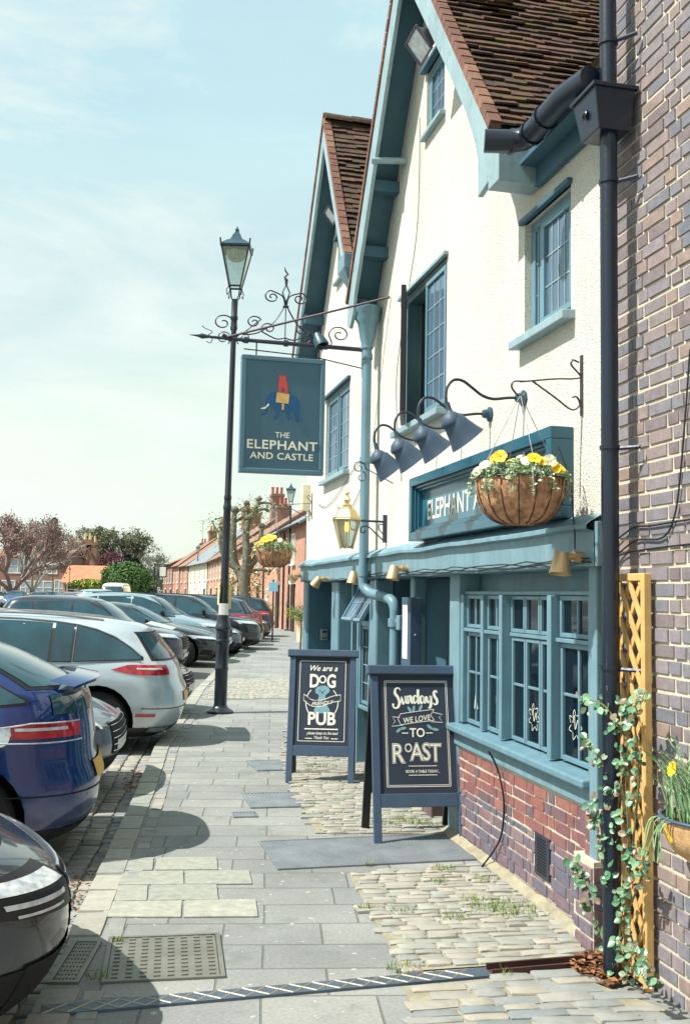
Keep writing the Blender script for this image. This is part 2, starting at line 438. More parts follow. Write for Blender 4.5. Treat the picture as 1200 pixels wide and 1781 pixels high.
def roughcast():
    m_, t, b = newmat('cream roughcast'); tcn = nd(t, 'ShaderNodeTexCoord'); v = tcn.outputs['Object']
    n1 = noise_node(t, v, 1.2, 5, .6); n2 = noise_node(t, v, 70, 5, .65); n4 = noise_node(t, v, 90, 3, .6)
    c = ramp(t, n1.outputs[0], [(.3, lin((232, 228, 212))), (.7, lin((250, 247, 236)))]).outputs[0]
    pit = ramp(t, n2.outputs[0], [(.30, lin((120, 112, 90))), (.44, (1, 1, 1))]).outputs[0]
    c = mixrgb(t, .8, c, pit, 'MULTIPLY')
    # rain streaks
    mpn = nd(t, 'ShaderNodeMapping'); mpn.inputs['Scale'].default_value = (5, 5, .35); t.links.new(v, mpn.inputs[0])
    n3 = noise_node(t, mpn.outputs[0], 2.4, 5, .7)
    st = ramp(t, n3.outputs[0], [(.55, (0, 0, 0)), (.85, (.55, .55, .55))]).outputs[0]
    c = mixrgb(t, st, c, lin((206, 200, 180)))
    t.links.new(c, b.inputs['Base Color']); b.inputs['Roughness'].default_value = .95
    ad = nd(t, 'ShaderNodeMath', operation='ADD'); t.links.new(n2.outputs[0], ad.inputs[0]); t.links.new(n4.outputs[0], ad.inputs[1])
    bump(t, b, ad.outputs[0], 1.0, .022)
    return m_
M['roughcast'] = roughcast()
M['tile'] = islandmat('clay tiles', [(78, 56, 52), (66, 50, 50), (90, 62, 54), (60, 48, 50), (84, 58, 50), (104, 74, 60), (72, 60, 50)], .95, .8, 50, .4, moss=(84, 72, 40), moss_s=7, moss_lo=.50)
M['tile_edge'] = islandmat('orange verge tile', [(120, 84, 70), (104, 72, 62), (132, 98, 80)], .9, .5, 50, .3)
M['brick_near'] = islandmat('purple grey bricks', [(128, 120, 126), (112, 112, 120), (140, 124, 122), (120, 118, 124), (146, 126, 116), (104, 108, 118), (134, 126, 130), (116, 104, 106)], .85, .5, 60, .28)
M['brick_pub'] = islandmat('red plinth bricks', [(136, 86, 80), (120, 80, 80), (146, 98, 88), (110, 80, 84), (100, 88, 98)], .85, .5, 60, .3)
M['brick_blue'] = islandmat('blue plinth bricks', [(100, 96, 110), (112, 96, 104), (126, 100, 104), (92, 94, 110), (134, 112, 112)], .85, .5, 60, .3)
M['mortar'] = pm('lime mortar', (192, 184, 164), .95, var=.2, vs=8, bmp=.6, bs=80)
M['sett'] = islandmat('worn setts', [(150, 150, 138), (140, 142, 134), (156, 153, 140), (134, 138, 132), (148, 146, 134), (158, 150, 138)], .8, .5, 30, .22)
M['sett_grey'] = islandmat('grey setts', [(130, 134, 132), (146, 144, 136), (116, 124, 126), (152, 148, 136)], .8, .5, 30, .22)
M['kerb'] = islandmat('granite kerb', [(148, 148, 138), (134, 138, 132), (158, 156, 144)], .8, .4, 60, .2)
M['sand'] = pm('joint sand', (146, 140, 118), .95, var=.25, vs=12, bmp=.5, bs=120)
M['leaf'] = islandmat('leaf green', [(58, 92, 44), (78, 112, 52), (96, 124, 62), (50, 84, 46), (120, 138, 76)], .55, .1, 40, .15)
M['leaf_rose'] = islandmat('rose leaf', [(58, 100, 68), (76, 122, 86), (96, 138, 98), (50, 90, 64), (118, 88, 66), (116, 152, 118)], .4, .1, 40, .12)
M['leaf_pale'] = islandmat('ivy leaf pale', [(120, 148, 110), (160, 178, 140), (96, 130, 84), (190, 198, 168)], .5, .1, 40, .12)
M['leaf_spring'] = islandmat('spring leaf', [(140, 158, 56), (118, 142, 52), (160, 168, 70), (98, 124, 48)], .6, .1, 40, .15)
M['leaf_dry'] = islandmat('dry leaves', [(120, 78, 48), (142, 96, 60), (96, 64, 44), (160, 118, 76)], .9, .2, 40, .2)
M['grass'] = islandmat('grass tuft', [(112, 138, 60), (94, 124, 52), (134, 150, 72)], .7, .1, 40, .15)
M['stem'] = pm('green stem', (110, 104, 62), .7, var=.2)
M['petal_y'] = islandmat('yellow petals', [(246, 196, 24), (250, 214, 40), (240, 170, 20)], .5, .1, 40, .08)
M['petal_w'] = islandmat('white petals', [(240, 238, 214), (232, 226, 190)], .5, .1, 40, .05)
M['bud'] = islandmat('bud haze', [(146, 122, 114), (130, 112, 106), (156, 136, 124)], .9, 0, 5, .1)
M['bark'] = pm('bark', (112, 108, 96), .95, var=.3, vs=3, bmp=.9, bs=14)
M['bark_dark'] = pm('bark dark', (76, 66, 62), .95, var=.3, vs=2, bmp=.5, bs=10)
M['bark_red'] = pm('red twigs', (136, 114, 108), .95, var=.2, vs=1, bmp=.0)
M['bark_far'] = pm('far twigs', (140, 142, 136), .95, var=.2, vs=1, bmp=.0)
M['far_leaf'] = islandmat('far hedge leaf', [(58, 96, 46), (80, 116, 54), (48, 80, 42), (104, 132, 64)], .8, .0, 5, .15)
M['far_conifer'] = islandmat('conifer leaf', [(30, 58, 46), (38, 66, 50), (26, 48, 42)], .8, .0, 5, .15)
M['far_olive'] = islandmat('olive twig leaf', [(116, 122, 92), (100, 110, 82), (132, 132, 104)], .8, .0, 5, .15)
M['far_plum'] = islandmat('plum leaf', [(98, 50, 62), (82, 44, 56)], .8, .0, 5, .15)
M['hbrick'] = brickmat('terrace brick', (188, 138, 118), (174, 126, 110), (178, 150, 126))
M['hbrick2'] = brickmat('terrace brick orange', (198, 148, 126), (186, 138, 118), (184, 152, 126))
M['hbrick3'] = brickmat('terrace brick brown', (146, 106, 92), (132, 98, 88), (160, 138, 118))
M['hwhite'] = pm('white render', (232, 222, 192), .8, var=.06, vs=1)
M['slate'] = pm('slate roof', (122, 132, 136), .6, var=.15, vs=2, bmp=.4, bs=12)
M['rooftile'] = pm('brown tiled roof', (138, 108, 92), .9, var=.25, vs=1.5, bmp=.6, bs=14)
M['rooforange'] = pm('orange tiled roof', (192, 122, 92), .9, var=.18, vs=1.2, bmp=.5, bs=10)
M['pot'] = pm('chimney pot', (176, 96, 70), .85, var=.15)
M['pot_buff'] = pm('buff chimney pot', (214, 190, 140), .85, var=.1)
M['farglass'] = pm('far window glass', (150, 160, 165), .2, var=.3, vs=2, bmp=0)
M['farwin'] = pm('far white frame', (228, 224, 210), .6, var=.05)
# ================================================================== GROUND
KPTS = [(-8, .15), (0, -.72), (4.84, -1.27), (8.26, -1.66), (10.84, -1.98), (17.3, -2.5), (24, -2.85), (44, -3.15), (60, -7.1), (100, -15.8), (134, -25.5), (160, -35), (420, -140)]
def kx(Y):
    for (a, xa), (b_, xb) in zip(KPTS, KPTS[1:]):
        if Y <= b_: return xa + (xb - xa) * (Y - a) / (b_ - a)
    return KPTS[-1][1]
def road_z(dist):
    return -.11 + .032 * min(max(dist, 0), 8)
def slabmat():
    m_, t, b = newmat('paving slabs'); tcn = nd(t, 'ShaderNodeTexCoord')
    mp_ = nd(t, 'ShaderNodeMapping'); mp_.inputs['Rotation'].default_value = (0, 0, R(-4)); t.links.new(tcn.outputs['Object'], mp_.inputs[0])
    wn = noise_node(t, tcn.outputs['Object'], 1.1, 2, .5)
    wob = mixrgb(t, .018, mp_.outputs[0], wn.outputs[1])
    br = nd(t, 'ShaderNodeTexBrick'); t.links.new(wob, br.inputs['Vector'])
    for k, v in (('Scale', 1), ('Brick Width', .47), ('Row Height', .30), ('Mortar Size', .006), ('Mortar Smooth', .35), ('Bias', -.1)): br.inputs[k].default_value = v
    br.offset = .41; br.squash = 1.35; br.squash_frequency = 3
    br.inputs['Color1'].default_value = (*lin((126, 129, 127)), 1); br.inputs['Color2'].default_value = (*lin((142, 143, 138)), 1); br.inputs['Mortar'].default_value = (*lin((104, 108, 100)), 1)
    n1 = noise_node(t, tcn.outputs['Object'], .9, 6, .65); k = ramp(t, n1.outputs[0], [(.3, (.80,) * 3), (.7, (1.16,) * 3)])
    c = mixrgb(t, 1, br.outputs[0], k.outputs[0], 'MULTIPLY')
    n2 = noise_node(t, tcn.outputs['Object'], 55, 6, .75); k2 = ramp(t, n2.outputs[0], [(.3, (.78,) * 3), (.7, (1.2,) * 3)])
    c = mixrgb(t, 1, c, k2.outputs[0], 'MULTIPLY')
    n3 = noise_node(t, tcn.outputs['Object'], 20, 2, .4)   # gum and spots
    s3 = ramp(t, n3.outputs[0], [(.69, (0, 0, 0)), (.73, (1, 1, 1))]).outputs[0]
    c = mixrgb(t, s3, c, lin((170, 168, 156)))
    n5 = noise_node(t, tcn.outputs['Object'], 2.6, 7, .75)
    s5 = ramp(t, n5.outputs[0], [(.54, (0, 0, 0)), (.72, (.75, .75, .75))]).outputs[0]
    c = mixrgb(t, s5, c, lin((98, 104, 98)))
    t.links.new(c, b.inputs['Base Color']); b.inputs['Roughness'].default_value = .85
    inv = nd(t, 'ShaderNodeMath', operation='SUBTRACT'); inv.inputs[0].default_value = 1; t.links.new(br.outputs['Fac'], inv.inputs[1])
    n4 = bump(t, b, inv.outputs[0], .7, .012)
    bump(t, b, n2.outputs[0], .35, .004, n4)
    return m_
M['slab'] = slabmat()
def asphalt():
    m_, t, b = newmat('asphalt'); tcn = nd(t, 'ShaderNodeTexCoord'); v = tcn.outputs['Object']
    n1 = noise_node(t, v, .6, 6, .7); n2 = noise_node(t, v, 90, 4, .7)
    c = ramp(t, n1.outputs[0], [(.3, lin((96, 98, 96))), (.7, lin((128, 126, 118)))]).outputs[0]
    c = mixrgb(t, 1, c, ramp(t, n2.outputs[0], [(.3, (.7,) * 3), (.7, (1.3,) * 3)]).outputs[0], 'MULTIPLY')
    t.links.new(c, b.inputs['Base Color']); b.inputs['Roughness'].default_value = .9; bump(t, b, n2.outputs[0], .5, .006); return m_
M['asphalt'] = asphalt()
M['earth'] = pm('distant ground', (118, 122, 96), .95, var=.2, vs=.05, bmp=0)

mb = MB(); mb.quad((-900, -60, -.35), (900, -60, -.35), (900, 2200, -.35), (-900, 2200, -.35))
struct(mb.build('ground', M['earth']))
YS = sorted(set([y for y, _ in KPTS] + [2, 6, 7, 9, 10, 12, 14, 20, 28, 32, 36, 40, 50]))
mb = MB(); XR = 14
for a, b_ in zip(YS, YS[1:]):
    if a >= 160: ra = 14; rb = 14
    mb.quad((kx(a), a, 0), (XR if a < 140 else kx(a) + 12, a, 0), (XR if b_ < 140 else kx(b_) + 12, b_, 0), (kx(b_), b_, 0))
struct(mb.build('pavement', M['slab']))
mb = MB(); DS = [0, .5, 1.5, 3, 5, 8, 20, 60, 160]
for a, b_ in zip(YS, YS[1:]):
    for d0, d1 in zip(DS, DS[1:]):
        mb.quad((kx(a) - d0, a, road_z(d0)), (kx(b_) - d0, b_, road_z(d0)), (kx(b_) - d1, b_, road_z(d1)), (kx(a) - d1, a, road_z(d1)))
struct(mb.build('road', M['asphalt'], smooth=30))

def stone(mb, c, ax, ay, lx, ly, h0, h1, jit=.006, rnd=.75):
    """worn stone: lx along ax, ly along ay, domed top"""
    o = len(mb.v); hx, hy = lx / 2, ly / 2
    J = lambda: random.uniform(-jit, jit)
    ring = [(-1, -1), (0, -1), (1, -1), (1, 0), (1, 1), (0, 1), (-1, 1), (-1, 0)]
    lo = [c + ax * (u * hx + J()) + ay * (v * hy + J()) for u, v in ring]
    k = .93
    V = [Vector((p.x, p.y, h0)) for p in lo] + [Vector((c.x + (p.x - c.x), c.y + (p.y - c.y), h0 + (h1 - h0) * .8)) for p in lo] + [Vector((c.x + (p.x - c.x) * k, c.y + (p.y - c.y) * k, h1 + J() * .3)) for p in lo]
    V.append(Vector((c.x, c.y, h1 + .001)))
    F = []
    for r_ in range(2):
        for i in range(8):
            j = (i + 1) % 8; F.append((r_ * 8 + i, r_ * 8 + j, (r_ + 1) * 8 + j, (r_ + 1) * 8 + i))
    for i in range(8): F.append((16 + i, 16 + (i + 1) % 8, 24))
    mb.add(V, F)
def inpoly(x, y, P):
    r_ = False; n = len(P)
    for i in range(n):
        x1, y1 = P[i]; x2, y2 = P[(i + 1) % n]
        if (y1 > y) != (y2 > y) and x < (x2 - x1) * (y - y1) / (y2 - y1) + x1: r_ = not r_
    return r_
def setts(name, poly, rows, lens, ang, mat, h=.014, base=0.004, zf=None, gap=.010, jit=.008):
    P = [(p.x, p.y) for p in poly]
    xs = [p[0] for p in P]; ys = [p[1] for p in P]
    ax = Vector((math.cos(ang), math.sin(ang), 0)); ay = Vector((-math.sin(ang), math.cos(ang), 0))
    c0 = Vector((sum(xs) / len(xs), sum(ys) / len(ys), 0)); ext = max(max(xs) - min(xs), max(ys) - min(ys)) * .8 + .3
    mb = MB(); v = -ext
    while v < ext:
        rh = random.uniform(*rows); u = -ext + random.uniform(0, .2)
        while u < ext:
            l = random.uniform(*lens); q = c0 + ax * (u + l / 2) + ay * (v + rh / 2 + .008 * math.sin(u * 3.1 + v))
            if inpoly(q.x, q.y, P):
                z0 = zf(q) if zf else 0.0
                stone(mb, q, ax, ay, l - gap, rh - gap, z0 + .001, z0 + h + random.uniform(-.004, .004), jit)
            u += l
        v += rh
    o = mb.build(name, mat, smooth=50, recalc=False); struct(o)
    return o
def bedsheet(name, poly, z, mat):
    mb = MB(); mb.flat([(p.x, p.y) for p in poly], lambda x, y: (x, y, z)); return struct(mb.build(name, mat))
PERP = R(9)
Z1 = [G(*p) for p in ((606, 1522), (870, 1500), (1003, 1602), (1010, 1650), (990, 1672), (702, 1692))]
Z2 = [G(*p) for p in ((700, 1718), (985, 1694), (1060, 1722), (1210, 1778), (1300, 1900), (800, 1930))]
Z3 = [G(*p) for p in ((500, 1262), (498, 1330), (548, 1450), (838, 1452), (775, 1380), (700, 1262))]
Z4 = [G(*p) for p in ((377, 1182), (505, 1180), (508, 1216), (352, 1216))]
for i, (z, rows, lens) in enumerate(((Z1, (.05, .075), (.09, .19)), (Z2, (.065, .095), (.12, .26)), (Z3, (.05, .075), (.09, .19)), (Z4, (.10, .13), (.09, .13)))):
    bedsheet('sett_bed', z, .006, M['sand']); setts('sett_paving', z, rows, lens, PERP, M['sett'] if i != 1 else M['sett_grey'])
# gutter setts along the kerb, on the road
strip = [Vector((kx(y) - .02, y, 0)) for y in (2.5, 4.84, 8.26, 10.84, 14, 17.3)] + [Vector((kx(y) - .42, y, 0)) for y in (17.3, 14, 10.84, 8.26, 4.84, 2.5)]
setts('gutter_setts', strip, (.12, .16), (.10, .14), R(97), M['sett_grey'], h=.02, zf=lambda q: road_z(kx(q.y) - q.x), gap=.016)
# kerb stones and the row of small setts behind them
def strip_stones(name, y0, y1, off0, off1, ll, h0, h1, mat):
    mb = MB(); y = y0
    while y < y1:
        l = random.uniform(*ll); ya, yb = y, y + l
        if 4.25 < (ya + yb) / 2 < 5.02: y += l; continue
        a = Vector((kx(ya), ya, 0)); b2 = Vector((kx(yb), yb, 0)); ax = (b2 - a).normalized(); ay = Vector((-ax.y, ax.x, 0))
        stone(mb, (a + b2) / 2 - ay * (off0 + off1) / 2, ax, ay, (b2 - a).length - .008, off1 - off0 - .006, h0, h1 + random.uniform(-.003, .003), .004)
        y += l
    return struct(mb.build(name, mat, smooth=50, recalc=False))
strip_stones('kerb', -2, 44, -.02, .15, (.22, .42), -.13, .012, M['kerb'])
strip_stones('kerb_setts', 2.5, 14, .16, .25, (.10, .2), -.03, .006, M['sett_grey'])
# lighter repair slabs
def slabpatch(px, cols):
    for (x0, y0, x1, y1, x2, y2, x3, y3) in px:
        P = [G(x0, y0), G(x1, y1), G(x2, y2), G(x3, y3)]
        c = sum(P, Vector()) / 4
        P = [c + (p - c) * .985 for p in P]
        mb_l.prism([(p.x, p.y) for p in P], lambda u, v, t: (u, v, t), .001, .0085)
mb_l = MB()
slabpatch([(178, 1597, 183, 1570, 318, 1568, 316, 1597), (319, 1597, 321, 1568, 446, 1566, 450, 1596),
           (198, 1569, 206, 1542, 258, 1541, 256, 1568), (260, 1568, 262, 1541, 378, 1540, 381, 1567),
           (206, 1541, 213, 1517, 320, 1516, 321, 1540), (323, 1540, 322, 1516, 434, 1515, 440, 1539),
           (216, 1516, 222, 1494, 268, 1493, 266, 1515), (270, 1515, 272, 1493, 378, 1492, 380, 1514)], 0)
struct(mb_l.build('pale_repair_slabs', islandmat('pale slabs', [(148, 150, 138), (140, 143, 134), (154, 154, 142)], .85, .4, 60, .28), bevel=.002))
# drive strip and far verge
# soil bed by the wall
bedp = [G(*p) for p in ((985, 1690), (1000, 1668), (1040, 1655), (1085, 1690), (1105, 1712), (1060, 1722))]
bedsheet('soil_bed', bedp, .010, M['soil'])

def litter(name, label, poly, n, mat, size=(.02, .05), zf=None, cat='leaves'):
    P = [(p.x, p.y) for p in poly]; xs = [p[0] for p in P]; ys = [p[1] for p in P]
    mb = MB(); k = 0
    while k < n:
        x, y = random.uniform(min(xs), max(xs)), random.uniform(min(ys), max(ys))
        if not inpoly(x, y, P): continue
        k += 1; s_ = random.uniform(*size); z = (zf(Vector((x, y, 0))) if zf else 0) + random.uniform(.012, .035)
        m4 = Matrix.Translation((x, y, z)) @ Matrix.Rotation(random.uniform(0, 6.3), 4, 'Z') @ Matrix.Rotation(random.uniform(-.6, .6), 4, 'X')
        mb.add([m4 @ Vector(p) for p in ((-s_, 0, 0), (0, -s_ * .5, .004), (s_, 0, 0), (0, s_ * .5, .006))], [(0, 1, 2), (0, 2, 3)])
    return tag(mb.build(name, mat, recalc=False), label, cat, kind='stuff')
litter('fallen_leaves', 'brown fallen leaves on the soil at the foot of the trellis', bedp, 240, M['leaf_dry'], (.010, .024))
for a, b_ in ((8.9, 9.9), (5.0, 6.4)):
    pl = [Vector((kx(a) - .03, a, 0)), Vector((kx(b_) - .03, b_, 0)), Vector((kx(b_) - .2, b_, 0)), Vector((kx(a) - .2, a, 0))]
    litter('fallen_leaves', 'dry brown leaves drifted in the gutter against the kerb between the ' + ('blue hatchback and silver estate' if a > 8 else 'nearest dark car and blue hatchback'), pl, 110, M['leaf_dry'], (.010, .022), zf=lambda q: -.1)
def tufts(name, label, spots, mat):
    mb = MB()
    for (px, py, n, r_) in spots:
        c = G(px, py)
        for _ in range(int(n * .6)):
            a = random.uniform(0, 6.28); rr = r_ * 1.2 * math.sqrt(random.random()); b0 = c + Vector((math.cos(a) * rr * 1.4, math.sin(a) * rr, .01))
            h = random.uniform(.015, .045); w = .003; t_ = Vector((random.uniform(-.6, .6) * h, random.uniform(-.6, .6) * h, h))
            sd = Vector((math.cos(a * 3), math.sin(a * 3), 0)) * w
            mb.add([b0 - sd, b0 + sd, b0 + t_], [(0, 1, 2)])
    return tag(mb.build(name, mat, recalc=False), label, 'grass', kind='stuff')
tufts('grass_tufts', 'short grass tufts sprouting between the setts', [(640, 1583, 60, .03), (770, 1515, 120, .05), (760, 1537, 60, .04), (845, 1535, 90, .05), (820, 1568, 60, .04), (870, 1580, 220, .10), (905, 1590, 200, .1), (850, 1585, 120, .1), (700, 1690, 90, .05), (700, 1588, 60, .04),
      (672, 1435, 120, .06), (712, 1430, 160, .08), (740, 1437, 160, .08), (560, 1335, 160, .10), (545, 1345, 90, .08), (1, 1, 0, 0), (205, 1640, 30, .02), (170, 1705, 60, .03), (790, 1600, 70, .05), (1150, 1705, 40, .04), (880, 1700, 20, .02), (645, 1508, 30, .02)], M['grass'])

# ---------------- covers and channel let into the paving
def cover(name, label, P, mat, rim=.02, pat=None, frame=True):
    """P = four ground corners (a, b, c, d); a-b near edge"""
    c = sum(P, Vector()) / 4; ax = (P[1] - P[0]).normalized(); ay = Vector((-ax.y, ax.x, 0))
    w = ((P[1] - P[0]).length + (P[2] - P[3]).length) / 2; h = ((P[3] - P[0]).length + (P[2] - P[1]).length) / 2
    Mx = Matrix(((ax.x, ay.x, 0, c.x), (ax.y, ay.y, 0, c.y), (0, 0, 1, 0), (0, 0, 0, 1)))
    t = thing(name, label, name.replace('_', ' '), Mx)
    fb = MB(); f_ = rim
    for (x0, x1, y0, y1) in ((-w/2, w/2, -h/2, -h/2 + f_), (-w/2, w/2, h/2 - f_, h/2), (-w/2, -w/2 + f_, -h/2 + f_, h/2 - f_), (w/2 - f_, w/2, -h/2 + f_, h/2 - f_)): fb.box(x0, x1, y0, y1, 0.001, .011)
    fb.build('frame', mat, t)
    pb = MB(); g = .004
    pb.box(-w/2 + f_ + g, w/2 - f_ - g, -h/2 + f_ + g, h/2 - f_ - g, .001, .007)
    if pat: pat(pb, -w/2 + f_ + g, w/2 - f_ - g, -h/2 + f_ + g, h/2 - f_ - g)
    pb.build('plate', mat, t)
    return t
def studs(nx, ny, lw=.6, lh=.45, skip=None):
    def f(pb, x0, x1, y0, y1):
        dx = (x1 - x0) / nx; dy = (y1 - y0) / ny
        for i in range(nx):
            for j in range(ny):
                if skip and skip(i, j): continue
                cx, cy = x0 + (i + .5) * dx, y0 + (j + .5) * dy
                pb.box(cx - dx * lw / 2, cx + dx * lw / 2, cy - dy * lh / 2, cy + dy * lh / 2, .006, .0125)
    return f
castiron = pm('cast iron cover', (122, 122, 112), .5, .35, var=.2, bmp=.4, bs=60)
castdark = pm('cast iron channel', (84, 98, 112), .5, .35, var=.2, bmp=.3, bs=60)
cover('manhole_cover', 'wide cast iron manhole cover of raised studs, right of the small cover by the kerb', [G(173, 1712), G(388, 1702), G(386, 1628), G(192, 1630)], castiron, pat=studs(8, 11, .45, .42))
cover('manhole_cover', 'small square studded iron cover tight against the kerb', [G(92, 1712), G(150, 1712), G(168, 1638), G(118, 1640)], castiron, pat=studs(6, 10, .4, .42))
def ribs(n, along='y'):
    def f(pb, x0, x1, y0, y1):
        for i in range(n):
            if along == 'y':
                d = (x1 - x0) / n; pb.box(x0 + (i + .25) * d, x0 + (i + .75) * d, y0, y1, .006, .011)
            else:
                d = (y1 - y0) / n; pb.box(x0, x1, y0 + (i + .25) * d, y0 + (i + .75) * d, .006, .011)
    return f
plate_m = pm('ribbed steel plate', (128, 134, 138), .5, .3, var=.22, vs=4, bmp=.4, bs=40)
cover('cellar_hatch', 'long ribbed steel cellar hatch under the feet of the roast board', [G(482, 1514), G(862, 1495), G(826, 1452), G(450, 1462)], plate_m, rim=.015, pat=ribs(70))
cover('drain_grate', 'pale framed slotted grate between the two chalkboards', [G(428, 1407), G(531, 1404), G(526, 1379), G(428, 1381)], plate_m, rim=.02, pat=ribs(14))
cover('drain_grate', 'shadow of a grate beside the legs of the dog friendly board, built as a slotted plate', [G(438, 1342), G(500, 1340), G(498, 1322), G(437, 1325)], plate_m, rim=.015, pat=ribs(12))  # a grate's shadow on the slabs, shaped as plate and ribs
cover('stopcock_cover', 'tiny grey stopcock cover in the slabs', [G(405, 1423), G(448, 1422), G(446, 1414), G(404, 1414)], plate_m, rim=.01, pat=ribs(6))
# drainage channel across the pavement
A_, B_ = G(72, 1762), G(850, 1694)
C_ = G(1012, 1676)
ax = (B_ - A_).normalized(); ay = Vector((-ax.y, ax.x, 0))
t = thing('drain_channel', 'long narrow iron drain channel with diamond pattern crossing the pavement', 'drain', Matrix(((ax.x, ay.x, 0, A_.x), (ax.y, ay.y, 0, A_.y), (0, 0, 1, 0), (0, 0, 0, 1))))
Lc = (B_ - A_).length; w = .095
mb = MB(); mb.box(0, Lc, -w/2, w/2, .001, .012)
mb.build('channel_lid', castdark, t)
mb = MB(); x = 0
while x < Lc - .1:
    for sgn in (1, -1):
        mb.tube([(x, -sgn * w/2 * .9, .0125), (x + .10, sgn * w/2 * .9, .0125)], .0035, 4)
    x += .10
mb.build('diamond_ridges', pm('worn ridges', (168, 162, 140), .6, .2, var=.1), t)
mb = MB(); mb.box(Lc, (C_ - A_).length + .1, -w/2 + .01, -w/2 + .022, .001, .03); mb.box(Lc, (C_ - A_).length + .1, w/2 - .022, w/2 - .01, .001, .035)
mb.box(Lc, (C_ - A_).length + .1, -w/2 + .023, w/2 - .023, .001, .009)
mb.build('bare_channel', pm('rusty channel', (78, 52, 46), .8, .2, var=.3, bmp=.4), t)
# step / stone block behind the roast board
bk = MB(); p = G(745, 1418); Mx = UW.at(0); q = Mx.inverted() @ p
bk.box(q.x - .12, q.x + .12, q.y - .32, q.y + .02, 0, .10)
tag(bk.build('door_step', pm('dark worn step', (96, 80, 78), .9, var=.3, bmp=.6), M=Mx, bevel=.012), 'dark worn stone step glimpsed under the roast board', 'step')

# ================================================================== PUB
def wobble(mb, amp, fr=1.3):
    mb.v = [tuple(Vector(p) + Vector((noise.noise(Vector(p) * fr) * amp, noise.noise(Vector(p) * fr + Vector((9, 3, 1))) * amp, noise.noise(Vector(p) * fr + Vector((2, 7, 5))) * amp))) for p in mb.v]
pub = thing('pub_building', 'cream roughcast two-gabled pub with teal timber ground floor and clay tile roofs', 'pub', UW.at(0))
HG = {'g1': ((.83, 4.37), (2.735, 6.87), (4.45, 4.36)), 'g2': ((4.40, 4.60), (5.73, 6.75), (7.95, 3.66))}
W_R = (.345, .955, 3.175, 3.86); W_C = (2.37, 3.50, 3.03, 4.15); W_G = (2.47, 2.91, 5.31, 5.83); W_L = (5.42, 6.58, 2.95, 3.88); W_H = (5.80, 6.12, 5.11, 5.58)
wins = [W_R, W_C, W_G, W_L, W_H]
WALLB = 1.98
outline = [(-.01, WALLB), (-.01, 4.15), (.72, 4.15), (2.735, 6.72), (4.40, 4.42), (5.73, 6.58), (7.62, 3.86), (7.62, WALLB)]
mb = MB()
holes = [[(a, c), (b_, c), (b_, d_), (a, d_)] for a, b_, c, d_ in wins]
mb.flat(outline, lambda s, z: (s, 0, z), holes)
for a, b_, c, d_ in wins:   # reveals
    dd = -.16
    mb.quad((a, 0, c), (a, dd, c), (a, dd, d_), (a, 0, d_)); mb.quad((b_, 0, c), (b_, dd, c), (b_, dd, d_), (b_, 0, d_))
    mb.quad((a, 0, d_), (b_, 0, d_), (b_, dd, d_), (a, dd, d_)); mb.quad((a, 0, c), (b_, 0, c), (b_, dd, c), (a, dd, c))
# left return wall and a soffit closing the jetty
mb.quad((7.62, 0, 0), (7.62, -5, 0), (7.62, -5, 3.9), (7.62, 0, 3.9))
mb.quad((0.04, -6, 0), (7.62, -6, 0), (7.62, -6, 4.2), (.04, -6, 4.2))
mb.build('wall', M['roughcast'], pub, recalc=False)
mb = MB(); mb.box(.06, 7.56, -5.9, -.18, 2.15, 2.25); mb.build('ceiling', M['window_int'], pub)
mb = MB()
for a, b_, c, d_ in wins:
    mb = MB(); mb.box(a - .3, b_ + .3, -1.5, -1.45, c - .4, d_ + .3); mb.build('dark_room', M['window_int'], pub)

def roof(parent, P0, e, L_, u, H_, n, mat, w=.15, g=.085, clip=None, name='roof'):
    """tiled slope: P0 eave corner, e along the courses, u up the slope, n outward"""
    e, u, n = Vector(e).normalized(), Vector(u).normalized(), Vector(n).normalized(); P0 = Vector(P0)
    mb = MB(); r_ = 0; h = 0
    while h < H_:
        x = -(w / 2 if r_ % 2 else 0)
        sag = .012 * math.sin(r_ * .7)
        while x < L_:
            x0, x1 = max(x, 0) + .002, min(x + w, L_) - .002
            if x1 - x0 > .03 and (clip is None or clip((x0 + x1) / 2, h)):
                j = random.uniform(-.018, .018); li = random.uniform(0, .012) + .008 * noise.noise(P0 + e * x * 3 + u * h * 3); tl = random.uniform(-.007, .007)
                lo = P0 + u * (h + j) + n * (.026 + li + sag * .3); hi = P0 + u * (h + g * 1.35) + n * .006
                th = .013 + random.uniform(0, .004)
                V = [lo + e * x0, lo + e * x1 + n * tl, hi + e * x1, hi + e * x0]
                V2 = [p - n * th for p in V]
                mb.add(V + V2, [(0, 1, 2, 3), (4, 7, 6, 5), (0, 4, 5, 1), (1, 5, 6, 2), (3, 2, 6, 7), (0, 3, 7, 4)])
            x += w
        h += g; r_ += 1
    o = mb.build(name, mat, parent, recalc=False)
    return o
def slope_deck(parent, P0, e, L_, u, H_, n, mat, th=.05):
    e, u, n = Vector(e).normalized(), Vector(u).normalized(), Vector(n).normalized(); P0 = Vector(P0)
    V = [P0, P0 + e * L_, P0 + e * L_ + u * H_, P0 + u * H_]; V = V + [p - n * th for p in V]
    mb = MB(); mb.add(V, [(0, 1, 2, 3), (4, 7, 6, 5), (0, 4, 5, 1), (1, 5, 6, 2), (2, 6, 7, 3), (3, 7, 4, 0)])
    return mb.build('roof_deck', mat, parent)
OV = .27; DEEP = 3.6
